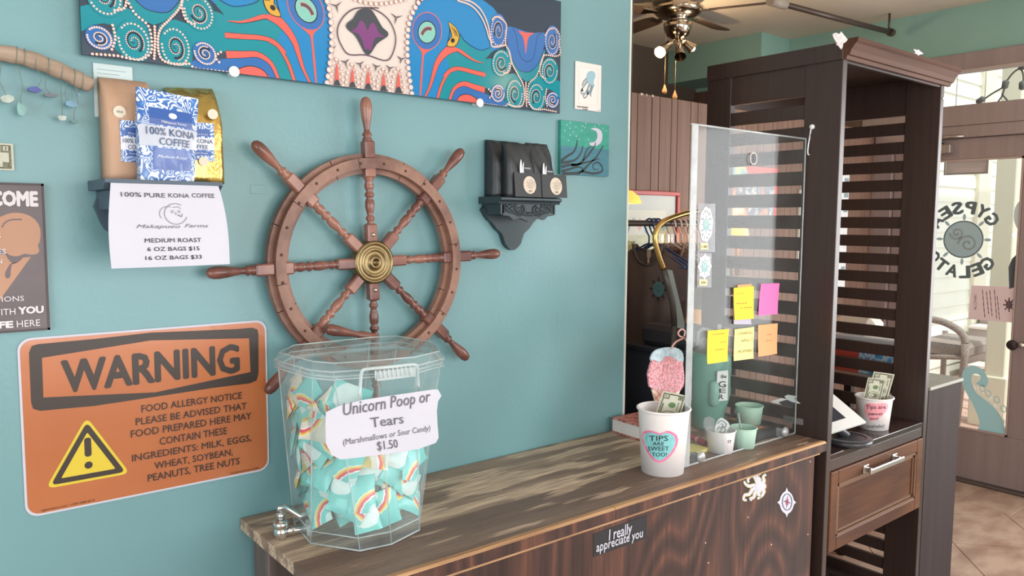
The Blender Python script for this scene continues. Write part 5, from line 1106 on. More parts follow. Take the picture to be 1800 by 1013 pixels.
for k_, (u0, v0, u1, v1, s_) in enumerate(((905, 303, 951, 344, '$17'), (953, 306, 996, 344, '$15'))):
    a = on(1, -0.11, u0, v0); b = on(1, -0.11, u1, v1); z0_ = tz+0.0006; z1_ = a.z
    c = thing('price_card', ('left black price card with cream oval below the coffee bags', 'right black price card with cream oval below the coffee bags')[k_], 'price card', ((a.x+b.x)/2, -0.11, z0_), 'price cards on the right shelf')
    q = MB(); q.slab([(a.x, -0.114, z0_), (b.x, -0.114, z0_), (b.x, -0.106, z1_), (a.x, -0.106, z1_)], (0, 0.002, 0)); q.build('card', mat('card_black', (52, 54, 58), 0.5), c)
    cx_, cz_ = (a.x+b.x)/2+0.006, (z0_+z1_)/2; q = MB(); q.ngon([(x, -0.110-0.008*(0.5-(z-z0_)/(z1_-z0_))-0.0012, z) for x, z in disc2(cx_, cz_, 0.026, 0.028, 24)], 0)
    for i, (tt, w_) in enumerate((('100%', 0.012), ('Kona Coffee', 0.036), ('Organic Shade', 0.03), ('Grown Beans From', 0.034), ('Hawaii', 0.02))): text(q, tt, (cx_-w_/2, -0.1165, cz_+0.014-i*0.006), (cx_+w_/2, -0.1165, cz_+0.014-i*0.006), (0, 0, 0.0035), mt=1)
    text(q, s_, (cx_-0.006, -0.1165, cz_-0.022), (cx_+0.006, -0.1165, cz_-0.022), (0, 0, 0.006), mt=1, bold=0.02); q.build('oval_label', [mat('oval_cream', (214, 200, 184), 0.6), BLACK], c)

# ================================================================== DRIFTWOOD MOBILE
YD = -0.03
kd = lambda x, y: (x/3.6, y/3.6)
Dp = lambda x, y: on(1, YD, *kd(x, y))
dm = thing('driftwood_mobile', 'driftwood branch hung with strings of sea glass at the upper left', 'wall hanging', Dp(300, 400))
q = MB(); P_ = smooth_poly([(-260, 330), (-120, 325), (0, 335), (100, 352), (220, 385), (340, 432), (450, 480), (540, 525), (585, 548)], 3, False)
q.tube([Dp(*p) for p in P_], [0.0175+0.0012*math.sin(i*1.7) for i in range(len(P_)-2)]+[0.015, 0.008], 12); q.build('branch', grain_mat('driftwood', [(150, 130, 112), (178, 158, 140), (196, 178, 160)], (4, 4, 4), 8, 0.85, 0.5, (14, 60, 60)), dm)
GLS = [mat('glass_'+n, c, 0.35, c2=tuple(int(x*0.85) for x in c), scale=(40, 40, 40)) for n, c in (('pale', (176, 190, 178)), ('aqua', (122, 168, 162)), ('cobalt', (62, 76, 150)), ('slate', (96, 104, 112)), ('sky', (112, 158, 184)), ('white', (190, 204, 196)), ('teal', (84, 130, 128)))]
STR = mat('string_grey', (116, 130, 126), 0.8)
items = [((-90, 380), (-80, 540), 0, (40, 18)), ((15, 400), (45, 625), 0, (44, 26)), ((105, 410), (135, 690), 1, (30, 40)), ((225, 440), (222, 570), 2, (38, 20)), ((310, 460), (320, 603), 3, (46, 14)), ((385, 490), (392, 748), 5, (28, 18)), ((440, 530), (455, 660), 4, (34, 24)), ((470, 520), (468, 770), 6, (22, 16)), ((500, 540), (495, 600), 4, (8, 8))]
random.seed(5)
for k_, (a, b, c, (w_, h_)) in enumerate(items):
    pa, pb = Dp(*a), Dp(*b); mid = pa.lerp(pb, 0.5)+Vector((random.uniform(-.012, .012), 0, 0)); pa = pa+Vector((0, 0, 0.018))
    q = MB(); q.tube([pa, pa.lerp(mid, 0.6), mid, mid.lerp(pb, 0.5)+Vector((random.uniform(-.004, .004), 0, 0)), pb+Vector((0, 0, 0.004))], 0.0008, 5); q.build('string', STR, dm)
    sx, sz = w_/3.6*0.00125, h_/3.6*0.00125; n = 9; q = MB(); P2 = []
    for i in range(n): a_ = 2*PI*i/n; r_ = random.uniform(0.75, 1.1); P2.append((pb.x+sx*r_*math.cos(a_), YD-0.004, pb.z+sz*r_*math.sin(a_)))
    q.slab(P2, (0, 0.009, 0)); q.build('sea_glass', GLS[c], dm)
for k_ in range(7):
    u = (150, 220, 300, 385, 465, 515, 100)[k_]; v = (365, 388, 420, 452, 490, 512, 352)[k_]; c_ = Dp(u, v)
    q = MB(); q.tube([(c_.x+0.002*math.sin(a), YD+0.0185*math.cos(a)*1.0, c_.z+0.0185*math.sin(a)) for a in [2*PI*i/12 for i in range(12)]], 0.0008, 4, closed=True); q.build('binding', STR, dm)
# ================================================================== CANDY JAR
JZ0, JZ1 = CT+0.0035, 1.352
JB = [(0.774, -0.276), (0.847, -0.389), (0.925, -0.402), (1.025, -0.370), (1.080, -0.275), (1.072, -0.14), (1.035, -0.115), (0.975, -0.106), (0.835, -0.106), (0.795, -0.13)]
JT = [(0.750, -0.355), (0.778, -0.405), (0.875, -0.432), (0.968, -0.446), (1.062, -0.412), (1.128, -0.27), (1.108, -0.125), (1.032, -0.106), (0.812, -0.106), (0.736, -0.190)]
ctr = Vector((0.935, -0.235))
def jar_ring(h, k=1.0, z=None):
    P = []
    for (a, b) in zip(JB, JT):
        x = a[0]+(b[0]-a[0])*h; y = a[1]+(b[1]-a[1])*h; P.append((ctr.x+(x-ctr.x)*k, ctr.y+(y-ctr.y)*k, (JZ0+(JZ1-JZ0)*h) if z is None else z))
    return P
ACR = clear_mat('jar_acrylic', (242, 248, 248), 0.12, (226, 236, 238), 0.04)
ACRE = clear_mat('jar_acrylic_edge', (226, 236, 236), 0.42, (228, 236, 238), 0.08)
jar = thing('candy_dispenser', 'clear faceted acrylic drink dispenser filled with candy packets on the counter', 'dispenser', (ctr.x, ctr.y, JZ0))
def loft(q, rings, mt=0, cap0=False, cap1=False):
    n = len(rings[0]); k = len(q.v); q.v += [Vector(p) for r in rings for p in r]
    for j in range(len(rings)-1):
        for i in range(n): w_ = (i+1) % n; q.f.append([k+j*n+i, k+j*n+w_, k+(j+1)*n+w_, k+(j+1)*n+i]); q.m.append(mt); q.s.append(False)
    if cap0: q.f.append([k+i for i in range(n)][::-1]); q.m.append(mt); q.s.append(False)
    if cap1: q.f.append([k+(len(rings)-1)*n+i for i in range(n)]); q.m.append(mt); q.s.append(False)
q = MB(); loft(q, [jar_ring(0), jar_ring(1)]); q.build('body', ACR, jar)
q = MB(); loft(q, [jar_ring(0.075, 0.985)], 0, True); q.build('inner_floor', ACR, jar)
q = MB()
for hh, kk_, rr in ((0, 1, 0.0022), (0.075, 1.0, 0.0018), (0.985, 1.012, 0.003)): q.tube(jar_ring(hh, kk_), rr, 6, closed=True)
q.build('rim_bands', ACRE, jar, kind='stuff')
for i in range(10):
    a = Vector(jar_ring(0)[i]); b = Vector(jar_ring(1)[i]); q = MB(); q.tube([a, b], 0.0016, 5); q.build('corner_edge', ACRE, jar)
lid = None; q = MB(); loft(q, [jar_ring(1, 1.035, JZ1-0.012), jar_ring(1, 1.04, JZ1+0.006), jar_ring(1, 0.985, JZ1+0.024), jar_ring(1, 0.97, JZ1+0.024)], 0, False, True); lid = q.build('lid', clear_mat('lid_acrylic', (238, 245, 245), 0.12, (232, 240, 242), 0.03), jar)
q = MB(); q.tube(jar_ring(1, 1.042, JZ1+0.006), 0.0022, 6, closed=True); q.tube(jar_ring(1, 0.987, JZ1+0.024), 0.0018, 6, closed=True); q.tube(jar_ring(1, 1.037, JZ1-0.012), 0.0018, 6, closed=True); q.build('lid_edges', ACRE, lid, kind='stuff')
# front face frame for handle recess and label
fa, fb, fc = Vector(jar_ring(0)[1]), Vector(jar_ring(0)[3]), Vector(jar_ring(1)[3])
fn = (fb-fa).cross(fc-fa).normalized()
if fn.y > 0: fn = -fn
fo = max(((Vector(p)-fa).dot(fn) for p in [jar_ring(0)[2], jar_ring(1)[2], jar_ring(1)[1]]))
JF = lambda u, v, d=0.0: hit(fa+fn*(fo+d), fn, u, v)
q = MB(); q.tube([JF(*p, d=0.006) for p in smooth_poly([(632, 696), (634, 668), (636, 654), (644, 649), (690, 645), (726, 641), (733, 646), (734, 662), (736, 680)], 3, False)], 0.004, 8); q.build('grip_rim', ACRE, jar)
q = MB(); P = [JF(*p, d=0.002) for p in ((658, 652), (727, 643), (726, 660), (659, 668))]; q.slab(P, fn*0.010); q.build('grip_bar', ACRE, jar)
q = MB()
for i in range(9): u = 660+i*7.6; q.tube([JF(u, 652-i*1.0, d=0.014), JF(u, 667-i*1.0, d=0.014)], 0.0018, 5)
q.build('grip_ribs', ACRE, jar, kind='stuff')
# spigot
sg = Vector((0.785, -0.25, 0)); 
q = MB(); o_ = Vector((0.770, -0.205, 0.972)); tip = on(0, 0.716, 482, 925)
SP = lambda u, v, dx=0.0: hit(o_, Vector((-0.3, -0.9, 0.1)).normalized(), u, v)
a = SP(541, 928); b = SP(494, 936)
q = MB(); q.lathe([(0.0, 0.004), (0.02, 0.004), (0.022, 0), (0.02, -0.008), (0.0, -0.008)], a, (b-a), 16); q.build('washer', mat('washer_clear', (190, 196, 196), 0.3), jar)
q = MB(); q.tube([a, b], 0.0095, 14); q.sphere(b, 0.019, 0, 14, (1, 1, 1.1)); q.lathe([(0.016, 0.012), (0.019, 0.016), (0.019, 0.026), (0.013, 0.03), (0.0, 0.03)], b, (0, 0, 1), 16)
q.lathe([(0.017, 0), (0.015, -0.018), (0.009, -0.03), (0.0065, -0.046), (0.0, -0.046)], b, (0, 0, 1), 16); q.build('spigot', CHROME, jar, label='chrome spigot')
t0 = b+Vector((0, 0, 0.03)); q = MB(); q.tube([t0, t0+Vector((0, 0, 0.022))], [0.009, 0.010], 12); L1 = [t0+Vector((0, 0, 0.030)), SP(500, 892), SP(514, 900), SP(526, 908), SP(537, 904)]; q.tube([t0+Vector((-0.008, 0, 0.032))]+L1, [0.006, 0.009, 0.009, 0.007, 0.009, 0.008], 10, flat=0.6); q.build('tap_lever', CHROME, jar)
# label on the jar
q = MB(); LP = [(596, 714), (640, 703), (700, 694), (762, 685), (770, 685), (776, 696), (770, 706), (768, 722), (769, 745), (771, 770), (766, 779), (735, 790), (690, 797), (620, 806), (598, 808), (583, 800), (573, 780), (572, 750), (573, 725)]
q.slab([JF(*p, d=0.016) for p in LP], -fn*0.0012); lb = q.build('jar_label', WHITE, jar, label='white torn-edge paper label with price')
q = MB(); J2 = lambda u, v: JF(u, v, 0.0172)
INKL = mat('pencil_ink', (104, 102, 112), 0.7); 
text_px(q, 'Unicorn Poop or', J2, (604, 731), (757, 706), (602, 708), shear=0.15, bold=0.004)
text_px(q, 'Tears', J2, (655, 752), (711, 744), (650, 734), shear=0.15, bold=0.004)
text_px(q, '(Marshmallows or Sour Candy)', J2, (604, 783), (757, 757), (602, 772), shear=0.2)
text_px(q, '$1.50', J2, (664, 792), (700, 787), (662, 776), bold=0.004)
q.build('handwriting', INKL, lb)
# candy packets
def packet_mesh(flip):
    q = MB(); NX, NY = 14, 10; L_, W_ = 0.092, 0.066
    def hgt(u, v):
        e = max(0, (1-abs(2*u-1)**2.4))*max(0, (1-abs(2*v-1)**4)); return 0.0085*e+0.0012*math.sin(60*u)*(1 if (u < 0.08 or u > 0.92) else 0.15)*math.cos(9*v)
    for s_ in (1, -1):
        k = len(q.v)
        for j in range(NY+1):
            for i in range(NX+1):
                u, v = i/NX, j/NY; q.v.append(Vector(((u-0.5)*L_, (v-0.5)*W_*(1-0.06*math.sin(PI*u)), s_*hgt(u, v)+(0.0008*s_))))
        for j in range(NY):
            for i in range(NX):
                u, v = (i+0.5)/NX, (j+0.5)/NY; a = k+j*(NX+1)+i
                mt = 0
                q.f.append([a, a+1, a+NX+2, a+NX+1] if s_ > 0 else [a, a+NX+1, a+NX+2, a+1]); q.m.append(mt); q.s.append(True)
    return q
def wrapper_mat(name, base, base2, cen, crimp, plain=False):
    m = bpy.data.materials.new(name); m.use_nodes = True; nt = m.node_tree; N = nt.nodes; L = nt.links; b = N['Principled BSDF']; b.inputs['Roughness'].default_value = 0.28
    tc = N.new('ShaderNodeTexCoord'); vm = N.new('ShaderNodeVectorMath'); vm.operation = 'MULTIPLY'; vm.inputs[1].default_value = (1, 1, 0); L.new(tc.outputs['Object'], vm.inputs[0])
    vd = N.new('ShaderNodeVectorMath'); vd.operation = 'DISTANCE'; vd.inputs[1].default_value = cen; L.new(vm.outputs[0], vd.inputs[0])
    no = N.new('ShaderNodeTexNoise'); no.inputs['Scale'].default_value = 90; L.new(tc.outputs['Object'], no.inputs['Vector'])
    ad = N.new('ShaderNodeMath'); ad.operation = 'MULTIPLY_ADD'; ad.inputs[1].default_value = 0.006; L.new(no.outputs['Fac'], ad.inputs[0]); L.new(vd.outputs['Value'], ad.inputs[2])
    mr = N.new('ShaderNodeMapRange'); mr.inputs[1].default_value = 0.0; mr.inputs[2].default_value = 0.12; L.new(ad.outputs[0], mr.inputs[0])
    rp = N.new('ShaderNodeValToRGB'); rp.color_ramp.interpolation = 'CONSTANT'; e = rp.color_ramp.elements; e[0].position = 0; e[0].color = lin(base2); e[1].position = 0.30; e[1].color = lin(base)
    for p, c in (() if plain else ((0.42, (240, 240, 238)), (0.45, (232, 92, 104)), (0.50, (240, 150, 110)), (0.52, (244, 214, 100)), (0.56, (240, 240, 236)), (0.58, base))): x = e.new(p); x.color = lin(c)
    L.new(mr.outputs[0], rp.inputs[0]); L.new(rp.outputs[0], b.inputs['Base Color'])
    return m
WRAP = [wrapper_mat('wrap_aqua', (128, 212, 208), (206, 232, 230), (-0.055, -0.045, 0), None)]+[mat('wrap_coral', (232, 104, 108), 0.3)]*0
WRAP2 = [wrapper_mat('wrap_ivory', (226, 220, 206), (206, 188, 120), (-0.045, 0.04, 0), None)]
protoA = packet_mesh(True).build('candy_packet', WRAP, loc=(0, 0, 0)); protoB = packet_mesh(False).build('candy_packet', [wrapper_mat('wrap_aqua_plain', (132, 214, 208), (224, 238, 236), (0.004, 0.0, 0), None, True)], loc=(0, 0, 0)); protoC = packet_mesh(True).build('candy_packet', WRAP2, loc=(0, 0, 0))
random.seed(21); placed = 0; first = {0: True, 1: True, 2: True}
GA = 'aqua candy packets with rainbow stripe heaped in the clear jar'; GI = 'ivory candy packets with coral stripe heaped in the clear jar'
for layer in range(13):
    z = JZ0+0.055+layer*0.0265; h = (z-JZ0)/(JZ1-JZ0)
    if layer > 9: angs = [200, 232, 170]
    elif layer > 7: angs = [110, 160, 205, 245, 275]
    else: angs = [i*360/8+layer*23 for i in range(8)]
    for ai, a in enumerate(angs):
        a = math.radians(a+random.uniform(-8, 8)); ring = jar_ring(h); d = Vector((math.cos(a), math.sin(a)))
        # distance to the wall along d
        best = 9
        for i in range(10):
            p, r_ = Vector(ring[i][:2])-ctr, Vector(ring[(i+1) % 10][:2])-ctr; e = r_-p; den = d.x*e.y-d.y*e.x
            if abs(den) > 1e-9:
                t = (p.x*e.y-p.y*e.x)/den; s_ = (p.x*d.y-p.y*d.x)/den
                if t > 0 and -0.01 <= s_ <= 1.01: best = min(best, t)
        rad = best-0.022-0.03*random.random()*(ai % 2)
        c_ = ctr+d*rad
        up_t = random.uniform(0.9, 1.6)
        nrm = Vector((d.x, d.y, random.uniform(-0.1, 0.45))).normalized()
        M_ = nrm.to_track_quat('Z', 'Y').to_matrix().to_4x4() @ Matrix.Rotation(random.uniform(0, 2*PI), 4, 'Z')
        # keep the corners inside the walls
        hw = max(abs((M_ @ Vector((x, y, 0))).dot(Vector((d.x, d.y, 0)))) for x in (-0.046, 0.046) for y in (-0.033, 0.033))
        if rad+hw > best-0.004: c_ = ctr+d*(best-0.006-hw)
        vz = max(abs((M_ @ Vector((x, y, 0))).z) for x in (-0.046, 0.046) for y in (-0.033, 0.033)); zz = max(z, JZ0+0.036+vz)
        kind_ = 2 if random.random() < (0.16 if layer < 8 else 0.4) else (placed % 2)
        proto = (protoA, protoB, protoC)[kind_]
        if first[kind_]: o = proto; first[kind_] = False
        else: o = proto.copy(); col.objects.link(o)
        o.matrix_world = Matrix.Translation((c_.x, c_.y, zz)) @ M_
        if kind_ == 2: tag(o, 'ivory candy packet with a coral stripe inside the clear jar', 'candy packet', GI)
        elif kind_ == 1: tag(o, 'plain aqua candy packet with a pale centre patch inside the clear jar', 'candy packet', 'plain aqua candy packets with pale centre heaped in the clear jar')
        else: tag(o, 'aqua candy packet with a rainbow stripe inside the clear jar', 'candy packet', GA)
        placed += 1

# ================================================================== CUPS
def cup(name, label, cat, c, rb, rt, h, m_, rim=0.0025, group=None, rimm=None, seg=40):
    t = thing(name, label, cat, c, group); q = MB(); th = 0.0012
    q.lathe([(0, 0.004), (rb-0.003, 0.004), (rb-0.002, 0), (rb, 0), (rt, h-0.004)], c, seg=seg); q.lathe([(rt-th, h-0.004), (rb-th, 0.005)], c, seg=seg); q.build('wall', m_, t)
    q = MB(); q.tube([(c[0]+(rt+rim*0.4)*math.cos(2*PI*i/seg), c[1]+(rt+rim*0.4)*math.sin(2*PI*i/seg), c[2]+h-0.003) for i in range(seg)], rim, 8, closed=True); q.build('rolled_rim', rimm or m_, t)
    return t
def cyl_px(c, rb, rt, h, u, v, d=0.0):
    """point on the cup's visible side seen at pixel (u, v)"""
    r = ray(u, v); R_ = (rb+rt)/2+d; P = None
    for _ in range(4):
        ox, oy = CAM.x-c[0], CAM.y-c[1]; A_ = r.x**2+r.y**2; B2 = 2*(ox*r.x+oy*r.y); C_ = ox*ox+oy*oy-R_*R_; D_2 = B2*B2-4*A_*C_
        t = (-B2-math.sqrt(max(D_2, 0)))/(2*A_); P = CAM+r*t; R_ = rb+(rt-rb)*max(0, min(1, (P.z-c[2])/h))+d
    return P
PINKH = mat('heart_pink', (244, 140, 176), 0.6, c2=(240, 120, 162), scale=(60, 60, 60)); AQH = mat('heart_aqua', (140, 212, 214), 0.6, c2=(128, 200, 206), scale=(60, 60, 60)); ROSE = mat('heart_rose', (250, 176, 184), 0.6, c2=(246, 162, 174), scale=(60, 60, 60))
PEN = mat('marker_black', (40, 38, 44), 0.6)
def wrap_poly(q, c, dims, P, d, mt, n=10):
    """polygon in pixels, cut in horizontal strips so that it follows the cup"""
    ys = [p[1] for p in P]; y0, y1 = min(ys), max(ys)
    for k in range(n):
        a, b = y0+(y1-y0)*k/n, y0+(y1-y0)*(k+1)/n; K = clip(P, -1e5, 1e5, a, b)
        xs = [p[0] for p in K]
        if len(K) < 3: continue
        x0, x1 = min(xs), max(xs); m = 8
        for j in range(m):
            K2 = clip(K, x0+(x1-x0)*j/m, x0+(x1-x0)*(j+1)/m, a, b)
            if len(K2) >= 3: q.ngon([cyl_px(c, *dims, u, v, d) for u, v in K2], mt)
def cup_text(q, c, dims, s_, x0, x1, yb, yt, mt=0, bold=0.0, slope=0.0, d=0.0012):
    vs, fs = glyphs(s_, bold, 0.0); H_ = yb-yt
    q.add([cyl_px(c, *dims, x0+(x1-x0)*x, yb+slope*(x1-x0)*x-H_*y/CAPH, d+l) for x, y, l in vs], fs, mt)
k6 = lambda x, y: (1080+x/3.49, 560+y/3.49)
d0 = ray(1164, 838); d0 = Vector((d0.x, d0.y, 0)).normalized(); p = on(2, CT, 1164, 840)
c1 = (1.866, -0.438, CT+0.0008); DM1 = (0.066, 0.080, 0.205)
c1 = tuple(Vector((p.x, p.y, CT+0.0008))+d0*0.066)
tc1 = cup('tip_cup', 'large white paper tip cup with TIPS ARE SWEET TOO heart on the counter', 'tip cup', c1, *DM1, CUPW, 0.004)
q = MB(); hp = [k6(*p) for p in smooth_poly([(272, 888), (220, 850), (185, 790), (168, 730), (180, 695), (210, 688), (250, 695), (280, 706), (320, 690), (355, 697), (385, 720), (390, 760), (370, 810), (330, 860)], 2)]
hi = [k6(272+(x-272)*0.86, 780+(y-780)*0.86) for x, y in smooth_poly([(272, 888), (220, 850), (185, 790), (168, 730), (180, 695), (210, 688), (250, 695), (280, 706), (320, 690), (355, 697), (385, 720), (390, 760), (370, 810), (330, 860)], 2)]
wrap_poly(q, c1, DM1, hp, 0.0006, 0); wrap_poly(q, c1, DM1, hi, 0.0012, 1)
for s_, x0, x1, yb, yt in (('TIPS', 213, 330, 752, 718), ('ARE', 235, 305, 780, 757), ('SWEET', 205, 335, 812, 785), ('TOO!', 230, 322, 848, 822)):
    a = k6(x0, yb); b = k6(x1, yt); cup_text(q, c1, DM1, s_, a[0], b[0], a[1], b[1], 2, 0.003, d=0.002)
q.build('heart', [PINKH, AQH, PEN], tc1, label='pink and aqua paper heart')
def bill_px(name, label, grp, ctrp, nrm, TLp, TRp, down, length, shrink=1.0):
    S2 = lambda u, v: hit(ctrp, nrm, u, v)
    a, b = S2(*TLp), S2(*TRp); dn = (S2(TLp[0]+down[0], TLp[1]+down[1])-a).normalized(); w_ = (b-a); dn = (dn-w_.normalized()*dn.dot(w_.normalized())*0.0).normalized()
    q = MB(); bill_mesh(q, lambda x, y: (a+dn*length*(1-x)+w_*(1-y)*1.0+nrm*0.004*math.sin(4*x), -nrm if nrm.y > 0 else nrm)); return q.build(name, BM, label=label, cat='banknote', group=grp, loc=a+dn*length)
nr = Vector((-0.70, -0.70, 0.12)).normalized(); cc = Vector(c1)+Vector((0.01, 0.01, 0.1))
bill_px('dollar_bill', 'front dollar bill standing in the large white tip cup', None, cc, nr, (1166, 687.5), (1207.5, 696), (-15.8, 45.8), 0.150)
bill_px('dollar_bill', 'rear dollar bill half hidden in the large white tip cup', None, cc-nr*0.012, nr, (1174, 693), (1209, 706), (-12, 48), 0.145)
# ================================================================== ITEMS BEHIND THE SHIELD
PX = -0.46
SHP = lambda u, v, d=0.0: on(1, PX-0.003-d, u, v)
pl = thing('acrylic_shield', 'clear acrylic sneeze guard sheet standing on the counter before the hutch', 'shield', (2.3, PX, CT))
zt_l = SHP(1213, 220).z; zt_r = SHP(1426, 243).z; zt_ = (zt_l+zt_r)/2
PXL, PXR = 1.962, 2.612
q = MB(); q.slab([(PXL, PX-0.003, CT+0.002), (PXR, PX-0.003, CT+0.002), (PXR-0.002, PX-0.003, zt_), (PXL-0.006, PX-0.003, zt_)], (0, 0.006, 0)); q.build('sheet', clear_mat('shield_acrylic', (248, 250, 250), 0.018, (226, 230, 232), 0.07, 0.22), pl)
q = MB(); q.box((PXL-0.008, PX-0.0055, CT+0.002), (PXL+0.024, PX-0.0035, zt_), bev=0.001); q.build('edge_tape', clear_mat('frost_tape', (232, 236, 236), 0.34, (220, 224, 226), 0.2), pl)
q = MB(); q.tube([(PXL-0.006, PX, zt_), (PXR-0.002, PX, zt_)], 0.0032, 6); q.build('top_edge', clear_mat('bright_edge', (235, 240, 240), 0.5, (236, 240, 242), 0.1), pl)
q = MB(); q.tube([(PXR-0.002, PX, zt_), (PXR, PX, CT+0.002)], 0.0026, 6); q.build('side_edge', MATS['bright_edge'], pl)
q = MB(); q.tube([(PXL, PX, CT+0.004), (PXR, PX, CT+0.004)], 0.003, 6); q.build('bottom_edge', MATS['bright_edge'], pl)
q = MB(); c_ = SHP(1324, 279); q.tube([(c_.x+0.019*math.cos(2*PI*i/28), PX-0.0035, c_.z+0.019*math.sin(2*PI*i/28)) for i in range(28)], 0.003, 6, closed=True); q.build('hole_ring', mat('ring_grey', (196, 190, 188), 0.4), pl)
for (u, v) in ((1231, 805), (1379, 764)):
    c_ = SHP(u, v); q = MB(); q.lathe([(0, -0.012), (0.014, -0.010), (0.0185, -0.004), (0.0185, 0.0)], (c_.x, PX-0.003, CT+0.022), (0, 1, 0), 24); q.lathe([(0, -0.0135), (0.004, -0.013), (0.004, -0.010)], (c_.x, PX-0.003, CT+0.022), (0, 1, 0), 10); q.box((c_.x-0.01, PX+0.003, CT+0.0004), (c_.x+0.01, PX+0.03, CT+0.03), bev=0.002); q.build('foot_clamp', mat('clamp_grey', (176, 178, 180), 0.35, 0.4), pl)
def note(name, label, P, m_, d, writing=None):
    t = thing(name, label, 'sticky note', SHP(*P[3]), 'sticky notes on the acrylic shield'); q = MB(); k = len(q.v)
    A_ = [SHP(*p) for p in P]
    q.grid(lambda u, v: A_[0].lerp(A_[1], u).lerp(A_[3].lerp(A_[2], u), v)+Vector((0, -d-0.004*v**3-0.0006*math.sin(5*u), 0)), 6, 6); q.build('sheet', m_, t)
    if writing:
        q = MB(); A_p = lambda u, v: A_[0].lerp(A_[1], u).lerp(A_[3].lerp(A_[2], u), v)+Vector((0, -d-0.004*v**3-0.0012, 0))
        for (s_, u0, u1, v_, h_) in writing:
            vs, fs = glyphs(s_, 0.0, 0.1); q.add([A_p(u0+(u1-u0)*x, v_-h_*y/CAPH) for x, y, l in vs], fs)
        q.build('handwriting', mat('note_pencil', (128, 120, 90), 0.8), t)
    return t
YN = mat('note_yellow', (248, 204, 40), 0.7); PKN = mat('note_pink', (244, 110, 176), 0.7); PLN = mat('note_pale', (244, 228, 140), 0.7) if False else mat('note_pale_yellow', (242, 228, 142), 0.7); ORN = mat('note_orange', (250, 164, 112), 0.7); PCH = mat('note_peach', (246, 166, 110), 0.7); LIL = mat('note_lilac', (186, 180, 198), 0.7)
note('sticky_note', 'lilac grey slip showing below the upper yellow note', ((1288, 520), (1320, 519), (1319, 570), (1288, 570)), LIL, 0.0006)
note('sticky_note', 'peach note peeping out above the upper yellow note', ((1296, 501), (1321, 499.5), (1320, 552), (1296, 553)), PCH, 0.0012)
note('sticky_note', 'upper yellow sticky note left of the pink one', ((1287, 506), (1323, 503), (1321, 560), (1287, 562.5)), YN, 0.0060, (('Wintry W', 0.12, 0.66, 0.52, 0.05), ('is drop', 0.3, 0.9, 0.66, 0.05), ('ooo', 0.1, 0.5, 0.2, 0.04)))
note('sticky_note', 'bright pink sticky note on the acrylic shield', ((1337, 499), (1370, 498), (1365, 552), (1331, 555)), PKN, 0.0012)
note('sticky_note', 'deep yellow sticky note at the lower left of the shield', ((1243.5, 581.5), (1281, 578.5), (1277, 635), (1241, 640)), YN, 0.0012, (('Vanilla', 0.2, 0.8, 0.14, 0.04), ('note', 0.6, 0.9, 0.4, 0.04), ('Guava', 0.35, 0.8, 0.62, 0.05)))
note('sticky_note', 'pale yellow sticky note with pencil writing', ((1291, 579), (1325.5, 575), (1322.5, 630), (1287.5, 634.5)), PLN, 0.0012, (('CANNOLI,', 0.12, 0.92, 0.20, 0.09), ('APPLE-12', 0.32, 0.95, 0.44, 0.09), ('MUFFINS', 0.2, 0.92, 0.78, 0.10)))
note('sticky_note', 'orange sticky note at the lower right of the shield', ((1332, 571.5), (1367, 568.5), (1364, 622), (1331, 627)), ORN, 0.0012, (('soy', 0.4, 0.7, 0.35, 0.05), ('lu', 0.4, 0.7, 0.55, 0.05)))
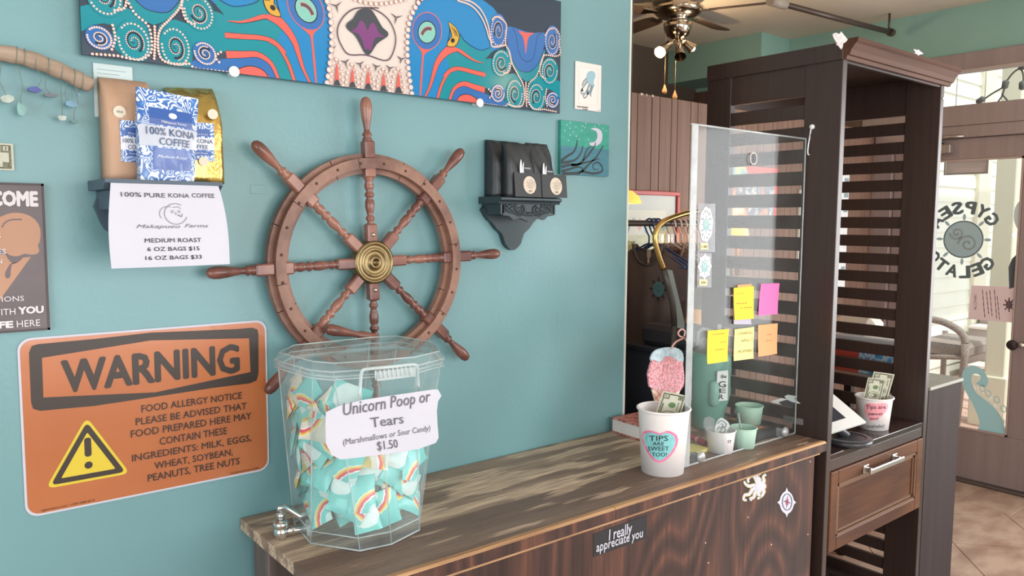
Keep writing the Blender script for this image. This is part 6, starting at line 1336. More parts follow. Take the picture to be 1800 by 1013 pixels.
# sticker cards GYPSEA GELATO on the shield
k9 = lambda x, y: (1180+x/2.8133, 200+y/2.8133)
P9 = lambda x, y, d=0.0: SHP(*k9(x, y), d=d)
CLR = clear_mat('sleeve', (225, 228, 230), 0.30, (176, 172, 176), 0.1); STW = mat('sticker_white', (236, 238, 238), 0.5); STT = mat('sticker_teal', (126, 168, 168), 0.5); STG = mat('sticker_grey', (120, 132, 132), 0.5)
def sleeve(label, x0, x1, y0, y1, cx_, cy_, full, price, tag_box):
    t = thing('sticker_card', label, 'sticker', P9(x0, y1), 'clear sleeves with shop stickers on the shield')
    q = MB(); q.slab([P9(*p, d=0.001) for p in ((x0, y0), (x1, y0+3), (x1-2, y1), (x0-2, y1-2))], (0, 0.0006, 0)); q.build('sleeve', CLR, t)
    q = MB(); a0 = P9(cx_, cy_); SX, SZ = 0.0021/2.8133*1.55, 0.00186/2.8133
    def pt(x, y, d): return Vector((a0.x+x, PX-0.003-d, a0.z+y))
    R_ = 0.030
    if full:
        q.ngon([pt(0.034*math.cos(a)*(1+0.05*math.sin(8*a)), 0.055*math.sin(a)*(1+0.04*math.sin(8*a)), 0.002) for a in [2*PI*i/40 for i in range(40)]], 0)
    else:
        q.ngon([pt(0.026*math.cos(a)*(1.15+0.28*max(0, math.cos(8*a))**2), 0.032*math.sin(a)*(1.1+0.25*max(0, math.cos(8*a))**2), 0.002) for a in [2*PI*i/64 for i in range(64)]], 0)
    r_ = 0.017; q.ngon([pt(x, y*1.15, 0.0026) for x, y in disc2(0, 0, r_, r_, 24)], 1)
    for i in range(8):
        a = PI/4*i; vs, fs = ribbon([(r_*math.cos(a), r_*1.15*math.sin(a)), (r_*1.5*math.cos(a), r_*1.7*math.sin(a))], 0.003); q.add([pt(x, y, 0.0026) for x, y in vs], fs, 2)
    sp = [(0.012*(1-i/20)*math.cos(0.5*i), 0.004+0.013*(1-i/20)*math.sin(0.5*i)) for i in range(16)]; vs, fs = ribbon(sp, 0.002); q.add([pt(x, y, 0.0030) for x, y in vs], fs, 0)
    if full:
        for s_, a0_, a1_, fl_ in (('GYPSEA', 155, 25, 1), ('GELATO', 205, 335, -1)):
            for i, ch in enumerate(s_):
                a = math.radians(a0_+(a1_-a0_)*i/5); rx_, ry_ = 0.025, 0.042; c2_ = Vector((rx_*math.cos(a), ry_*math.sin(a))); up_ = Vector((math.cos(a)*0.8, math.sin(a)))*fl_; up_.normalize(); tg = Vector((up_.y, -up_.x)); hh = 0.010; b0 = c2_-up_*hh/2
                vs, fs = glyphs(ch, 0.02); q.add([pt(*(b0+tg*((x-0.5)*0.0085)+up_*(hh*y/CAPH)), 0.0030+l) for x, y, l in vs], fs, 2)
    q.build('sticker', [STW, STT, STG], t)
    x0, x1, y0, y1 = tag_box; q = MB(); q.slab([P9(*p, d=0.0022) for p in ((x0, y0), (x1, y0), (x1, y1), (x0, y1))], (0, 0.0004, 0)); a = P9(x0+5, y1-8, 0.0028); b = P9(x1-4, y1-8, 0.0028); b.z = a.z; text(q, price, a, b, Vector((0, 0, 0.008)), mt=1, bold=0.01); q.build('price_tag', [mat('tag_cream', (240, 224, 160), 0.6), PEN], t)
sleeve('upper clear sleeve with GYPSEA GELATO ship wheel sticker', 132, 218, 443, 685, 170, 548, True, '1.00', (145, 182, 640, 672))
sleeve('lower clear sleeve with small ship wheel sticker', 130, 200, 688, 860, 163, 755, False, '.50c', (138, 178, 820, 850))
# zip tie hook at the top right of the shield
q = MB(); h0 = on(0, HX0-0.004, 1427, 223); hk = thing('zip_tie_hook', 'white plastic zip tie holding the shield corner to the hutch', 'zip tie', h0)
q.lathe([(0, -0.010), (0.008, -0.008), (0.009, 0.0)], (HX0-0.0, h0.y, h0.z), (1, 0, 0), 12); q.build('knob', STW, hk)
q = MB(); pts = [Vector((HX0-0.008, h0.y, h0.z))]+[SHP(*p, d=0.006) for p in smooth_poly([(1424, 237), (1420, 262), (1421, 272), (1427, 268), (1432, 250), (1429, 240)], 3, False)]; q.tube(pts, 0.0026, 6); q.build('tie_loop', STW, hk)
# ice cream cone sign
YC = -0.372
k4 = lambda x, y: (1050+x/3.3775, 550+y/3.3775)
CP = lambda x, y, d=0.0: on(1, YC-d, *k4(x, y))
isn = thing('cone_cutout', 'pink soft-serve ice cream cone cutout sign hanging behind the big tip cup', 'sign', CP(400, 640))
SPK = grain_mat('sprinkle_pink', [(238, 186, 192), (232, 150, 162), (168, 84, 96), (240, 214, 214)], (60, 60, 60), 26, 0.5, 0.3, (90, 90, 90))
q = MB(); q.slab([CP(*p) for p in smooth_poly([(325, 285), (312, 325), (302, 362), (306, 400), (312, 440), (345, 458), (400, 466), (455, 472), (500, 455), (517, 410), (512, 330), (505, 292), (470, 284), (455, 268), (425, 258), (398, 270), (378, 298), (350, 285)], 2)], (0, 0.006, 0)); q.build('soft_serve', SPK, isn)
q = MB(); q.slab([CP(*p, d=-0.003) for p in smooth_poly([(322, 290), (322, 255), (345, 225), (385, 210), (440, 205), (485, 215), (510, 245), (510, 300), (470, 300), (400, 300)], 2)], (0, 0.005, 0)); q.build('cream_top', mat('cream_blue', (198, 214, 222), 0.5, c2=(160, 184, 198), scale=(60, 60, 60)), isn)
q = MB(); q.slab([CP(*p, d=-0.003) for p in ((325, 455), (350, 545), (385, 660), (415, 660), (455, 560), (495, 458))], (0, 0.005, 0)); q.build('cone', mat('cone_cream', (232, 208, 190), 0.6, c2=(220, 190, 170), scale=(50, 50, 50)), isn)
q = MB()
for a, b in (((335, 480), (420, 600)), ((355, 460), (440, 580)), ((400, 465), (462, 545)), ((470, 465), (370, 600)), ((430, 468), (355, 560)), ((390, 466), (343, 515))): q.tube([CP(*a, d=0.0), CP(*b, d=0.0)], 0.0012, 5)
q.build('cone_lines', mat('cone_rose', (226, 122, 120), 0.5), isn, kind='stuff')
q = MB(); W_ = [CP(*p) for p in smooth_poly([(440, 212), (455, 185), (480, 165), (520, 150)], 3, False)]; q.tube(W_+[Vector((PXL+0.001, PX, W_[-1].z+0.01))], 0.003, 6); q.tube([CP(*p) for p in smooth_poly([(520, 150), (490, 140), (480, 118), (500, 98), (520, 110), (515, 140)], 3, False)], 0.003, 6); q.build('hanging_wire', mat('wire_pink', (226, 176, 164), 0.4), isn)
# book
BKA = thing('book', 'thick white-edged book with red patterned cover behind the tip cup', 'book', (2.11, -0.15, CT))
q = MB(); p0 = on(2, CT, 1065, 757); p1 = on(2, CT, 1118, 774)
M_ = Matrix.Translation((p0.x, -0.018, CT+0.001)) @ Matrix.Rotation(math.radians(-3), 4, 'Z')
q.box((0.002, -0.215, 0.004), (0.17, -0.003, 0.050), bev=0.003, M=M_); q.build('pages', mat('pages_white', (232, 226, 222), 0.8, c2=(216, 210, 206), scale=(3, 3, 200)), BKA)
q = MB(); q.box((0, -0.22, 0.050), (0.178, 0, 0.055), bev=0.001, M=M_); q.box((0, -0.22, 0.0), (0.178, 0, 0.004), bev=0.001, M=M_); q.build('cover', grain_mat('cover_red', [(150, 62, 58), (190, 92, 80), (224, 160, 150), (120, 60, 56)], (30, 30, 30), 14, 0.5, 0.1, (60, 60, 60)), BKA)
# green jug
JC = Vector((2.52, -0.155, CT+0.001)); dj = Vector((JC.x-CAM.x, JC.y-CAM.y, 0)).normalized(); pj = on(2, CT, 1244, 758); JC = Vector((pj.x, pj.y, CT+0.001))+dj*0.055
SAGE = mat('sage_plastic', (124, 172, 160), 0.35, c2=(116, 164, 152), scale=(8, 8, 8)); jg = thing('water_jug', 'tall sage green water jug with clear flip lid behind the acrylic shield', 'water bottle', JC)
mmj = (JC-CAM).dot(FW)/FPX; zj = lambda v: CAM.z+0 if False else hit(JC, Vector((dj.x, dj.y, 0)), 1247, v).z-JC.z
H1, H2 = zj(618), zj(583); rj = 36*mmj
q = MB(); q.lathe([(0, 0), (rj*0.70, 0), (rj*0.74, 0.01), (rj*0.76, zj(735)), (rj*0.78, zj(722)), (rj*0.96, zj(700)), (rj, zj(690)), (rj, zj(655)), (rj*1.02, zj(650)), (rj*1.02, H1-0.02), (rj*0.98, H1-0.004), (rj*0.85, H1)], JC, seg=40); q.build('body', SAGE, jg)
q = MB(); q.lathe([(rj*0.85, H1), (rj*0.60, H1+0.012), (rj*0.5, H1+0.02), (rj*0.5, H1+0.045), (rj*0.3, H1+0.055), (0, H1+0.055)], JC, seg=28); q.build('lid', mat('lid_smoke', (120, 132, 130), 0.25), jg)
side_ = Vector((dj.y, -dj.x, 0))
q = MB(); tp = JC+Vector((0, 0, H1+0.05)); q.tube([tp-side_*0.045-Vector((0, 0, 0.03)), tp-side_*0.045+Vector((0, 0, 0.02)), tp-side_*0.03+Vector((0, 0, 0.035)), tp+side_*0.01+Vector((0, 0, 0.03)), tp+side_*0.012-Vector((0, 0, 0.02))], 0.007, 8); q.build('carry_loop', mat('loop_grey', (150, 154, 152), 0.3), jg)
q = MB(); q.tube([tp+side_*0.03-Vector((0, 0, 0.02)), tp+side_*0.032+Vector((0, 0, 0.055))], 0.008, 10); q.build('straw', clear_mat('straw_clear', (225, 232, 232), 0.4, (210, 216, 216), 0.1), jg)
q = MB(); nrm_ = -dj; hb = JC+nrm_*(rj*0.93)+side_*(9*mmj)*1.0; q.tube([hb+Vector((0, 0, zj(v))) for v in (662, 668, 685, 700, 706)], [0.016, 0.022, 0.023, 0.021, 0.014], 14); q.build('grip_panel', mat('sage_light', (142, 188, 176), 0.35), jg)
DJ = (rj, rj, 0.3); CJ = (JC.x, JC.y, JC.z)
q = MB(); wrap_poly(q, CJ, DJ, [(1261, 653), (1280, 651), (1279, 704), (1258, 706)], 0.014, 0, 5)
for s_, x0, x1, yb, yt in (('the', 1267, 1277, 665, 658), ('G', 1263, 1276, 681, 670), ('E', 1264, 1276, 691, 683), ('R', 1263, 1272, 702, 693)): cup_text(q, CJ, DJ, s_, x0, x1, yb, yt, 1, 0.01, d=0.016)
q.build('sticker', [STW, PEN], jg)
q = MB(); wrap_poly(q, CJ, DJ, [(1211, 650), (1217, 650), (1217, 703), (1212, 703)], 0.004, 0, 4); q.build('side_sticker', mat('side_sticker_grey', (188, 190, 192), 0.5), jg)
# small cups
def cup_at(name, label, u, v, r, rt, h, m_, z=CT, grp=None, kind_='cup'):
    p = on(2, z, u, v); dd = Vector((p.x-CAM.x, p.y-CAM.y, 0)).normalized(); c_ = p+dd*r; c_.z = z+0.0008; return cup(name, label, kind_, tuple(c_), r, rt, h, m_, 0.002, grp), c_
mint = mat('mint_cup_card', (190, 224, 206), 0.5)
t2, cW = cup_at('paper_cup', 'white paper cup lettered ST holding stickers behind the shield', 1266, 800, 0.041, 0.049, 0.078, CUPW)
q = MB(); DW = (0.041, 0.049, 0.078); cup_text(q, tuple(cW), DW, 'ST', 1279, 1286, 779, 774, 0, 0.01, 0.0, 0.001); q.build('letters', PEN, t2)
def put_y(cxy): return cxy
t3, cM = cup_at('paper_cup', 'mint green paper cup beside the white one behind the shield', 1306, 791, 0.038, 0.045, 0.072, mint)
bx_ = thing('card_terminal', 'flat black box lying on the counter behind the shield', 'device', (2.5, -0.3, CT))
q = MB(); q.box((2.405, -0.435, CT+0.001), (2.600, -0.20, CT+0.030), bev=0.004); q.build('case', mat('device_black', (46, 44, 48), 0.4), bx_)
q = MB(); q.box((2.43, -0.40, CT+0.030), (2.50, -0.34, CT+0.034), bev=0.001); q.build('brown_tag', mat('brown_tag', (176, 110, 80), 0.6), bx_)
t4, cN = cup_at('paper_cup', 'mint green paper cup raised on the black box behind the shield', 1316, 749, 0.043, 0.050, 0.070, mint, CT+0.0305)
# stickers in the white cup
q = MB(); kp = lambda u, v: hit(cW, Vector((dj.x, dj.y, 0)), u, v)
P_ = smooth_poly([(1258, 766), (1257, 752), (1260, 742), (1266, 735), (1272, 736), (1280, 742), (1283, 750), (1278, 756), (1279, 766)], 2)
q.slab([kp(*p) for p in P_], -dj*0.001); s4 = q.build('octopus_sticker', STW, label='white octopus sticker standing in the white paper cup', cat='sticker', loc=kp(1268, 766))
q = MB()
for P2 in ([(1262, 745), (1266, 740), (1272, 741), (1277, 746), (1274, 752)], [(1261, 755), (1265, 750), (1268, 756), (1272, 750), (1276, 757)], [(1264, 764), (1266, 758), (1270, 762), (1274, 758)], [(1268, 745), (1271, 748), (1268, 752)]):
    pp = [kp(*p)-dj*0.0018 for p in smooth_poly(P2, 3, False)]; q.tube(pp, 0.0013, 5)
q.build('ink_lines', STG, s4, kind='stuff')
q = MB(); q.slab([kp(*p)+dj*0.008 for p in ((1240, 770), (1236, 745), (1239, 735), (1247, 733), (1256, 738), (1259, 770))], -dj*0.004); q.build('clear_bag', clear_mat('bag_clear', (230, 234, 234), 0.35, (220, 224, 226), 0.2), label='clear plastic packet standing in the white paper cup', cat='packet', loc=kp(1248, 770))
# pens in the mint cup
q = MB(); q.tube([Vector(cM)+Vector((0, 0, 0.004)), Vector(cM)+Vector((-0.02, 0.01, 0.12))], 0.0035, 8); q.build('pen', mat('pen_grey', (160, 166, 164), 0.4), label='thin grey pen standing in the lower mint cup', cat='pen', loc=cM)
# sticky pad and marker
p = on(2, CT, 1232, 800); q = MB(); M_ = Matrix.Translation((p.x+0.005, p.y+0.02, CT+0.0008)) @ Matrix.Rotation(math.radians(10), 4, 'Z'); q.box((-0.045, -0.02, 0), (0.045, 0.05, 0.014), bev=0.0008, M=M_); q.build('sticky_pad', PLN, label='pale yellow sticky note pad lying behind the shield', cat='note pad', loc=(p.x, p.y, CT))
a = on(2, CT+0.0115, 1213, 766); b = on(2, CT+0.0115, 1241, 781); q = MB(); mk_ = thing('lip_tube', 'red and pink banded tube lying on the counter beside the cups', 'tube', (a.x, a.y, CT))
q.lathe([(0, 0), (0.010, 0.001), (0.0105, 0.004), (0.0105, (b-a).length)], a, b-a, 16, cap=(False, True)); q.build('barrel', mat('tube_red', (176, 66, 78), 0.35), mk_); q = MB(); q.lathe([(0.0108, (b-a).length*0.45), (0.0108, (b-a).length*0.6)], a, b-a, 16); q.build('band', mat('tube_pink', (232, 176, 180), 0.4), mk_)
# paper clip and tape on the hutch side
q = MB(); HS = lambda u, v, d=0.0: on(0, HX0-0.001-d, u, v)
q.slab([HS(*p) for p in smooth_poly([(1379, 697), (1385, 694), (1402, 697), (1396, 701), (1407, 710), (1393, 707), (1384, 703)], 1)], (-0.0015, 0, 0)); q.build('paper_arrow', STW, label='white arrow-shaped paper scrap stuck low on the hutch side', cat='paper scrap', loc=HS(1390, 700))
q = MB(); q.slab([HS(*p) for p in ((1377, 730), (1412, 737), (1412, 748), (1377, 742))], (-0.0008, 0, 0)); q.build('tape_strip', clear_mat('tape_clear', (206, 206, 206), 0.3, (170, 166, 164), 0.15), label='clear tape strip on the hutch side beside the shield corner', cat='tape', loc=HS(1390, 740))

# ================================================================== ON THE HUTCH SHELF
cB = Vector((2.935, -0.46, SHZ)); pb = on(2, SHZ, 1488, 788); db = Vector((pb.x-CAM.x, pb.y-CAM.y, 0)).normalized(); cB = pb+db*0.085
tb = thing('tablet_stand', 'white-framed tablet tilted on a round black swivel base in the hutch', 'tablet', (cB.x, cB.y, SHZ))
q = MB(); q.lathe([(0, 0), (0.088, 0), (0.092, 0.006), (0.092, 0.016), (0.086, 0.022), (0, 0.022)], (cB.x, cB.y, SHZ+0.0005), seg=40); q.build('swivel_base', mat('base_black', (50, 50, 54), 0.35), tb)
q = MB(); q.lathe([(0.089, 0.0225), (0.070, 0.0235)], (cB.x, cB.y, SHZ+0.0005), seg=40); q.build('grey_ring', mat('ring_mid', (96, 96, 102), 0.35), tb)
pc = Vector((cB.x+0.02, cB.y-0.01, SHZ+0.10)); nt2 = Vector((-0.42, -0.50, 0.76)).normalized()
TP = lambda u, v, d=0.0: hit(pc+nt2*d, nt2, u, v)
Cc, Dd, Ee = TP(1523, 742), TP(1447, 678), TP(1428, 772)
Ff = Dd+(Ee-Cc)
q = MB(); q.slab([Cc, Dd, Ff, Ee], -nt2*0.010); q.build('frame', STW, tb)
q = MB(); I = lambda s_, t_: Cc+(Dd-Cc)*s_+(Ee-Cc)*t_+nt2*0.001
q.ngon([I(0.2, 0.22), I(0.93, 0.22), I(0.93, 0.9), I(0.2, 0.9)]); q.build('screen', mat('screen_dark', (40, 44, 58), 0.2), tb)
q = MB(); text(q, 'toast', I(0.09, 0.62), I(0.09, 0.38), (I(0.16, 0.5)-I(0.09, 0.5))); q.build('brand_print', PEN, tb) if False else None
q = MB(); q.tube([(cB.x, cB.y, SHZ+0.022), ((Cc+Ff)/2)-nt2*0.010], 0.018, 12); q.build('neck', mat('base_black'), tb)
DM2 = (0.052, 0.066, 0.140)
p = on(2, SHZ, 1534, 758); dd = Vector((p.x-CAM.x, p.y-CAM.y, 0)).normalized(); c2 = tuple(Vector((p.x, p.y, SHZ+0.0008))+dd*DM2[0])
mm2 = (Vector(c2)-CAM).dot(FW)/FPX; DM2 = (25*mm2, 30*mm2, (hit(Vector(c2), dd, 1536, 697).z-SHZ)*1.0)
c2 = tuple(Vector((p.x, p.y, SHZ+0.0008))+dd*DM2[0])
tc2 = cup('tip_cup', 'white tip cup with pink heart and mahalo writing on the hutch shelf', 'tip cup', c2, *DM2, CUPW, 0.004)
kq = lambda x, y: (1440+x/4.2214, 560+y/4.2214)
q = MB(); wrap_poly(q, c2, DM2, [kq(*p) for p in smooth_poly([(340, 640), (338, 690), (350, 720), (375, 755), (400, 765), (440, 745), (490, 700), (512, 660), (505, 632), (470, 628), (420, 632), (370, 628)], 2)], 0.0008, 0)
for s_, x0, x1, yb, yt, mt in (('Tips are', 348, 494, 672, 640, 1), ('sweet', 365, 472, 720, 694, 1), ('too!', 376, 440, 754, 730, 1), ('mahalo!', 357, 484, 812, 786, 2)): a = kq(x0, yb); b = kq(x1, yt); cup_text(q, c2, DM2, s_, a[0], b[0], a[1], b[1], mt, 0.004, d=0.0018)
q.build('heart', [ROSE, mat('marker_plum', (88, 44, 76), 0.6), GREYINK], tc2, label='pink paper heart with handwriting')
cc = Vector(c2)+Vector((0, 0, 0.1)); nr2 = -Vector((0.66, 0.74, 0.0)).normalized()
bill_px('dollar_bill', 'front dollar bill standing in the cup on the hutch shelf', None, cc, nr2, kq(365, 440), kq(495, 455), (-40, 140), 0.140)
bill_px('dollar_bill', 'rear dollar bill leaning right in the cup on the hutch shelf', None, cc-nr2*0.02, nr2, kq(408, 395), kq(562, 416), (-52, 160), 0.150)
# papers and round bin in the hutch base
q = MB(); cbn = on(1, -0.40, 1462, 1020); q.lathe([(0, 0), (0.10, 0), (0.115, 0.02), (0.118, 0.06), (0.10, 0.09), (0.06, 0.105), (0, 0.11)], (cbn.x, -0.36, 0.086), seg=32); q.build('round_tin', mat('gloss_black', (28, 28, 32), 0.12), label='glossy black round tin low in the hutch', cat='tin', loc=(cbn.x, -0.36, 0.086))
# boxes on the low cabinet, seen through the right slats
cbx = thing('printed_box', 'red and blue printed box on the low cabinet behind the slats', 'box', (3.6, -0.26, 1.0))
q = MB(); q.box((3.52, -0.40, 1.0005), (3.70, -0.10, 1.12), bev=0.002); q.build('carton', grain_mat('box_print_blue', [(60, 130, 190), (110, 180, 220), (220, 236, 244), (50, 100, 180)], (14, 14, 14), 14, 0.4, 0.0, (40, 40, 40)), cbx)
q = MB(); q.box((3.518, -0.235, 1.0005), (3.522, -0.10, 1.12)); q.build('red_panel', mat('box_red', (200, 84, 70), 0.4), cbx)
wb = thing('white_tray', 'white plastic tray on top of the printed box', 'tray', (3.6, -0.26, 1.12)); q = MB(); q.box((3.51, -0.41, 1.1205), (3.71, -0.09, 1.175), bev=0.006); q.build('tray', mat('tray_white', (228, 230, 232), 0.4), wb)
wd_ = thing('white_canister', 'white round-topped canister standing on the white tray', 'canister', (3.6, -0.2, 1.175)); q = MB(); q.box((3.52, -0.29, 1.1755), (3.66, -0.10, 1.262), bev=0.03); q.build('body', mat('canister_ivory', (230, 222, 212), 0.4), wd_)
# ================================================================== BACK ROOM: CABINET, RACK, SHIRTS
NAVY = mat('navy_cabinet', (52, 58, 68), 0.5, c2=(46, 52, 62), scale=(6, 6, 2))
nc = thing('navy_cabinet', 'dark navy cabinet behind the counter end', 'cabinet', (2.6, 0.15, 0))
bx('carcass', (2.50, 0.012, 0.08), (2.80, 0.31, 1.150), NAVY, nc, 0.004)
bx('top', (2.49, 0.006, 1.150), (2.81, 0.315, 1.172), NAVY, nc, 0.003)
bx('plinth', (2.52, 0.03, 0), (2.78, 0.29, 0.08), BLACK, nc, 0)
q = MB(); q.box((2.4985, 0.03, 0.12), (2.4995, 0.29, 1.13)); q.build('door_panel', mat('navy_panel', (56, 62, 72), 0.45), nc)
q = MB(); a = on(0, 2.52, 1129, 575); M_ = None
def bagf(u, v):
    pass
q.box((2.52, 0.03, 1.1725), (2.72, 0.235, 1.262), bev=0.02); q.build('black_bag', mat('bag_fabric', (46, 46, 52), 0.8, bump=0.5, bscale=(12, 12, 12)), label='black soft bag on top of the navy cabinet', cat='bag', loc=(2.62, 0.13, 1.1725))
# rack
RY, RZ = 0.45, 1.690
rk = thing('garment_rail', 'dark garment rail with hangers of printed T-shirts', 'clothes rail', (3.0, RY, 0))
q = MB(); q.tube([(2.28, RY, RZ), (3.55, RY, RZ)], 0.014, 12); q.build('rail', mat('rail_dark', (70, 62, 60), 0.4, 0.5), rk)
for xx in (2.30, 3.53):
    q = MB(); q.tube([(xx, RY, 0.0), (xx, RY, RZ)], 0.014, 12); q.build('upright', mat('rail_dark'), rk)
    q = MB(); q.tube([(xx, RY-0.19, 0.012), (xx, RY+0.2, 0.012)], 0.012, 8); q.build('foot', mat('rail_dark'), rk)
def hanger(m_, label, x):
    t = thing('hanger', label, 'hanger', (0, 0, 0), 'plastic hangers on the rail'); q = MB()
    hook = [(0, 0.028*math.cos(a)+0.0, 0.0+0.030*math.sin(a)) for a in [math.radians(d) for d in range(200, -30, -18)]]
    hook = [(0, y, z-0.0135) for _, y, z in hook]; q.tube(hook+[(0, 0.012, -0.05), (0, 0.0, -0.065), (0, 0, -0.10)], 0.0042, 8); q.build('hook', m_, t)
    q = MB(); q.tube([(0, y, z) for y, z in smooth_poly([(-0.205, -0.195), (-0.1, -0.145), (-0.02, -0.106), (0.02, -0.106), (0.1, -0.145), (0.205, -0.195), (0.19, -0.207), (0, -0.205), (-0.19, -0.207)], 3)], 0.0048, 8, closed=True); q.build('shoulders', m_, t)
    return t
BLH = mat('hanger_blue', (62, 84, 130), 0.4); PKH = mat('hanger_white_pink', (232, 208, 198), 0.4)
HZ_ = RZ+0.005
def railx(u): return on(1, RY, u, 420).x
hb = hanger(BLH, 'blue plastic hanger holding the front dark T-shirt', 0); hb.location = (railx(1141), RY, HZ_)
for k_, u in enumerate((1149, 1156)): copy_thing(hb, (railx(u), RY, HZ_), (0, 0, math.radians(3*k_)), ('second blue hanger behind the front dark T-shirt', 'third blue hanger behind the front dark T-shirt')[k_])
hp_ = hanger(PKH, 'first pale hanger right of the brass tube', 0); hp_.location = (railx(1179), RY, HZ_)
LBs = ('second pale hanger right of the brass tube', 'third pale hanger right of the brass tube', 'fourth pale hanger, just left of the shield edge', 'fifth pale hanger, seen through the shield edge', 'last pale hanger on the rail, behind the shield')
for k_, u in enumerate((1190, 1199, 1209, 1220, 1228)): copy_thing(hp_, (railx(u), RY, HZ_), (0, 0, math.radians(2*k_-4)), LBs[k_])
def shirt(name, label, x, m_, mc, emblem=True, drop=0.66, grp=None, tilt=0.0):
    """T-shirt hanging across the rail; local origin on the rail"""
    t = thing(name, label, 'T-shirt', (0, 0, 0), grp)
    half = [(0.075, -0.118), (0.12, -0.135), (0.20, -0.185), (0.235, -0.215), (0.262, -0.34), (0.215, -0.362), (0.208, -0.30), (0.205, -drop)]
    ys = lambda z: None
    def width(z):
        if z > -0.36: pts = [(-0.100, 0.06), (-0.118, 0.085), (-0.135, 0.12), (-0.185, 0.195), (-0.215, 0.228), (-0.30, 0.242), (-0.36, 0.246)]
        else: pts = [(-0.36, 0.205), (-drop, 0.20)]
        for (z0, w0), (z1, w1) in zip(pts, pts[1:]):
            if z <= z0 and z >= z1: return w0+(w1-w0)*(z0-z)/(z0-z1+1e-9)
        return pts[-1][1]
    for side_s, nm in ((-1, 'front'), (1, 'back')):
        q = MB(); NZ = 22; NU = 20; k0 = len(q.v)
        for j in range(NZ+1):
            z = -0.105-(drop-0.105)*(j/NZ)**1.15
            wd = width(z)
            for i in range(NU+1):
                u = -1+2*i/NU; y = wd*u; zz = z
                neck = 0.095 if side_s < 0 else 0.03
                if abs(y) < 0.085: zz = min(z, -0.105-neck*math.sqrt(max(0, 1-(y/0.085)**2)))
                zz = min(zz, -0.100-0.50*max(0, abs(y)-0.06)) if abs(y) < 0.24 else min(zz, -0.19)
                bul = side_s*(0.010+0.008*min(1, (-z-0.1)*2))*(1-abs(u)**3)+0.004*math.sin(13*u+4*z)*min(1, (-z-0.1)*3)
                q.v.append(Vector((bul, y, zz)))
        for j in range(NZ):
            for i in range(NU): a = k0+j*(NU+1)+i; q.f.append([a, a+1, a+NU+2, a+NU+1]); q.m.append(0); q.s.append(True)
        q.build(nm, m_, t)
    q = MB(); q.tube([(side_*(-0.011), y, z) for y, z, side_ in [(0.087*math.cos(a), -0.105-0.097*math.sin(a), 1) for a in [PI*i/14 for i in range(15)]]], 0.0075, 8, cap=True); q.tube([(0.009, 0.087*math.cos(a), -0.105-0.03*math.sin(a)) for a in [PI*i/10 for i in range(11)]], 0.0065, 8); q.build('collar', mc, t)
    if emblem:
        q = MB(); cy, cz = -0.085, -0.31; X_ = -0.0255
        q.ngon([(X_, cy+y, cz+z) for y, z in disc2(0, 0, 0.034, 0.036, 20)], 0)
        for i in range(8): a = PI/4*i; vs, fs = ribbon([(0.033*math.cos(a), 0.036*math.sin(a)), (0.052*math.cos(a), 0.056*math.sin(a))], 0.007); q.add([(X_, cy+y, cz+z) for y, z in vs], fs, 1)
        sp = [(0.02*(1-i/18)*math.cos(0.5*i), 0.02*(1-i/18)*math.sin(0.5*i)) for i in range(15)]; vs, fs = ribbon(sp, 0.004); q.add([(X_-0.0006, cy+y, cz+z) for y, z in vs], fs, 2)
        q.build('wheel_print', [mat('print_teal', (92, 140, 150), 0.7), mat('print_dark', (52, 48, 52), 0.7), mat('print_teal_dark', (70, 110, 122), 0.7)], t)
    return t
SHG = mat('shirt_charcoal', (116, 106, 104), 0.9, c2=(106, 96, 94), scale=(6, 6, 3), bump=0.1, bscale=(200, 200, 200)); SHC = mat('shirt_collar', (92, 84, 84), 0.9); SHB = mat('shirt_warm_lit', (136, 112, 98), 0.9, c2=(126, 102, 90), scale=(6, 6, 3)); SHBc = mat('shirt_warm_lit_collar', (150, 122, 104), 0.9)  # rear shirts' brown puts warm light into their colour
sf = shirt('t_shirt', 'charcoal T-shirt with small teal ship wheel print facing the shop', 0, SHG, SHC, True, 0.62); sf.location = (railx(1141), RY, HZ_)
bits = MB(); q = MB(); q.box((-0.0, -0.012, -0.165), (0.002, 0.012, -0.128)); q.box((-0.002, -0.006, -0.21), (0.0, 0.006, -0.165)); q.build('neck_label', mat('label_grey', (190, 184, 180), 0.7), sf)
st_ = shirt('t_shirt', 'first warm-light-tinted T-shirt on the pale hangers right of the brass tube', 0, SHB, SHBc, True, 0.62, 'warm-light-tinted T-shirts on pale hangers'); st_.location = (railx(1179), RY, HZ_)
LBt = ('second warm-light-tinted T-shirt on the pale hangers', 'third warm-light-tinted T-shirt on the pale hangers', 'fourth warm-light-tinted T-shirt on the pale hangers', 'fifth warm-light-tinted T-shirt on the pale hangers')
for k_, u in enumerate((1190, 1199, 1209, 1220)): copy_thing(st_, (railx(u), RY, HZ_), (0, 0, 0), LBt[k_])
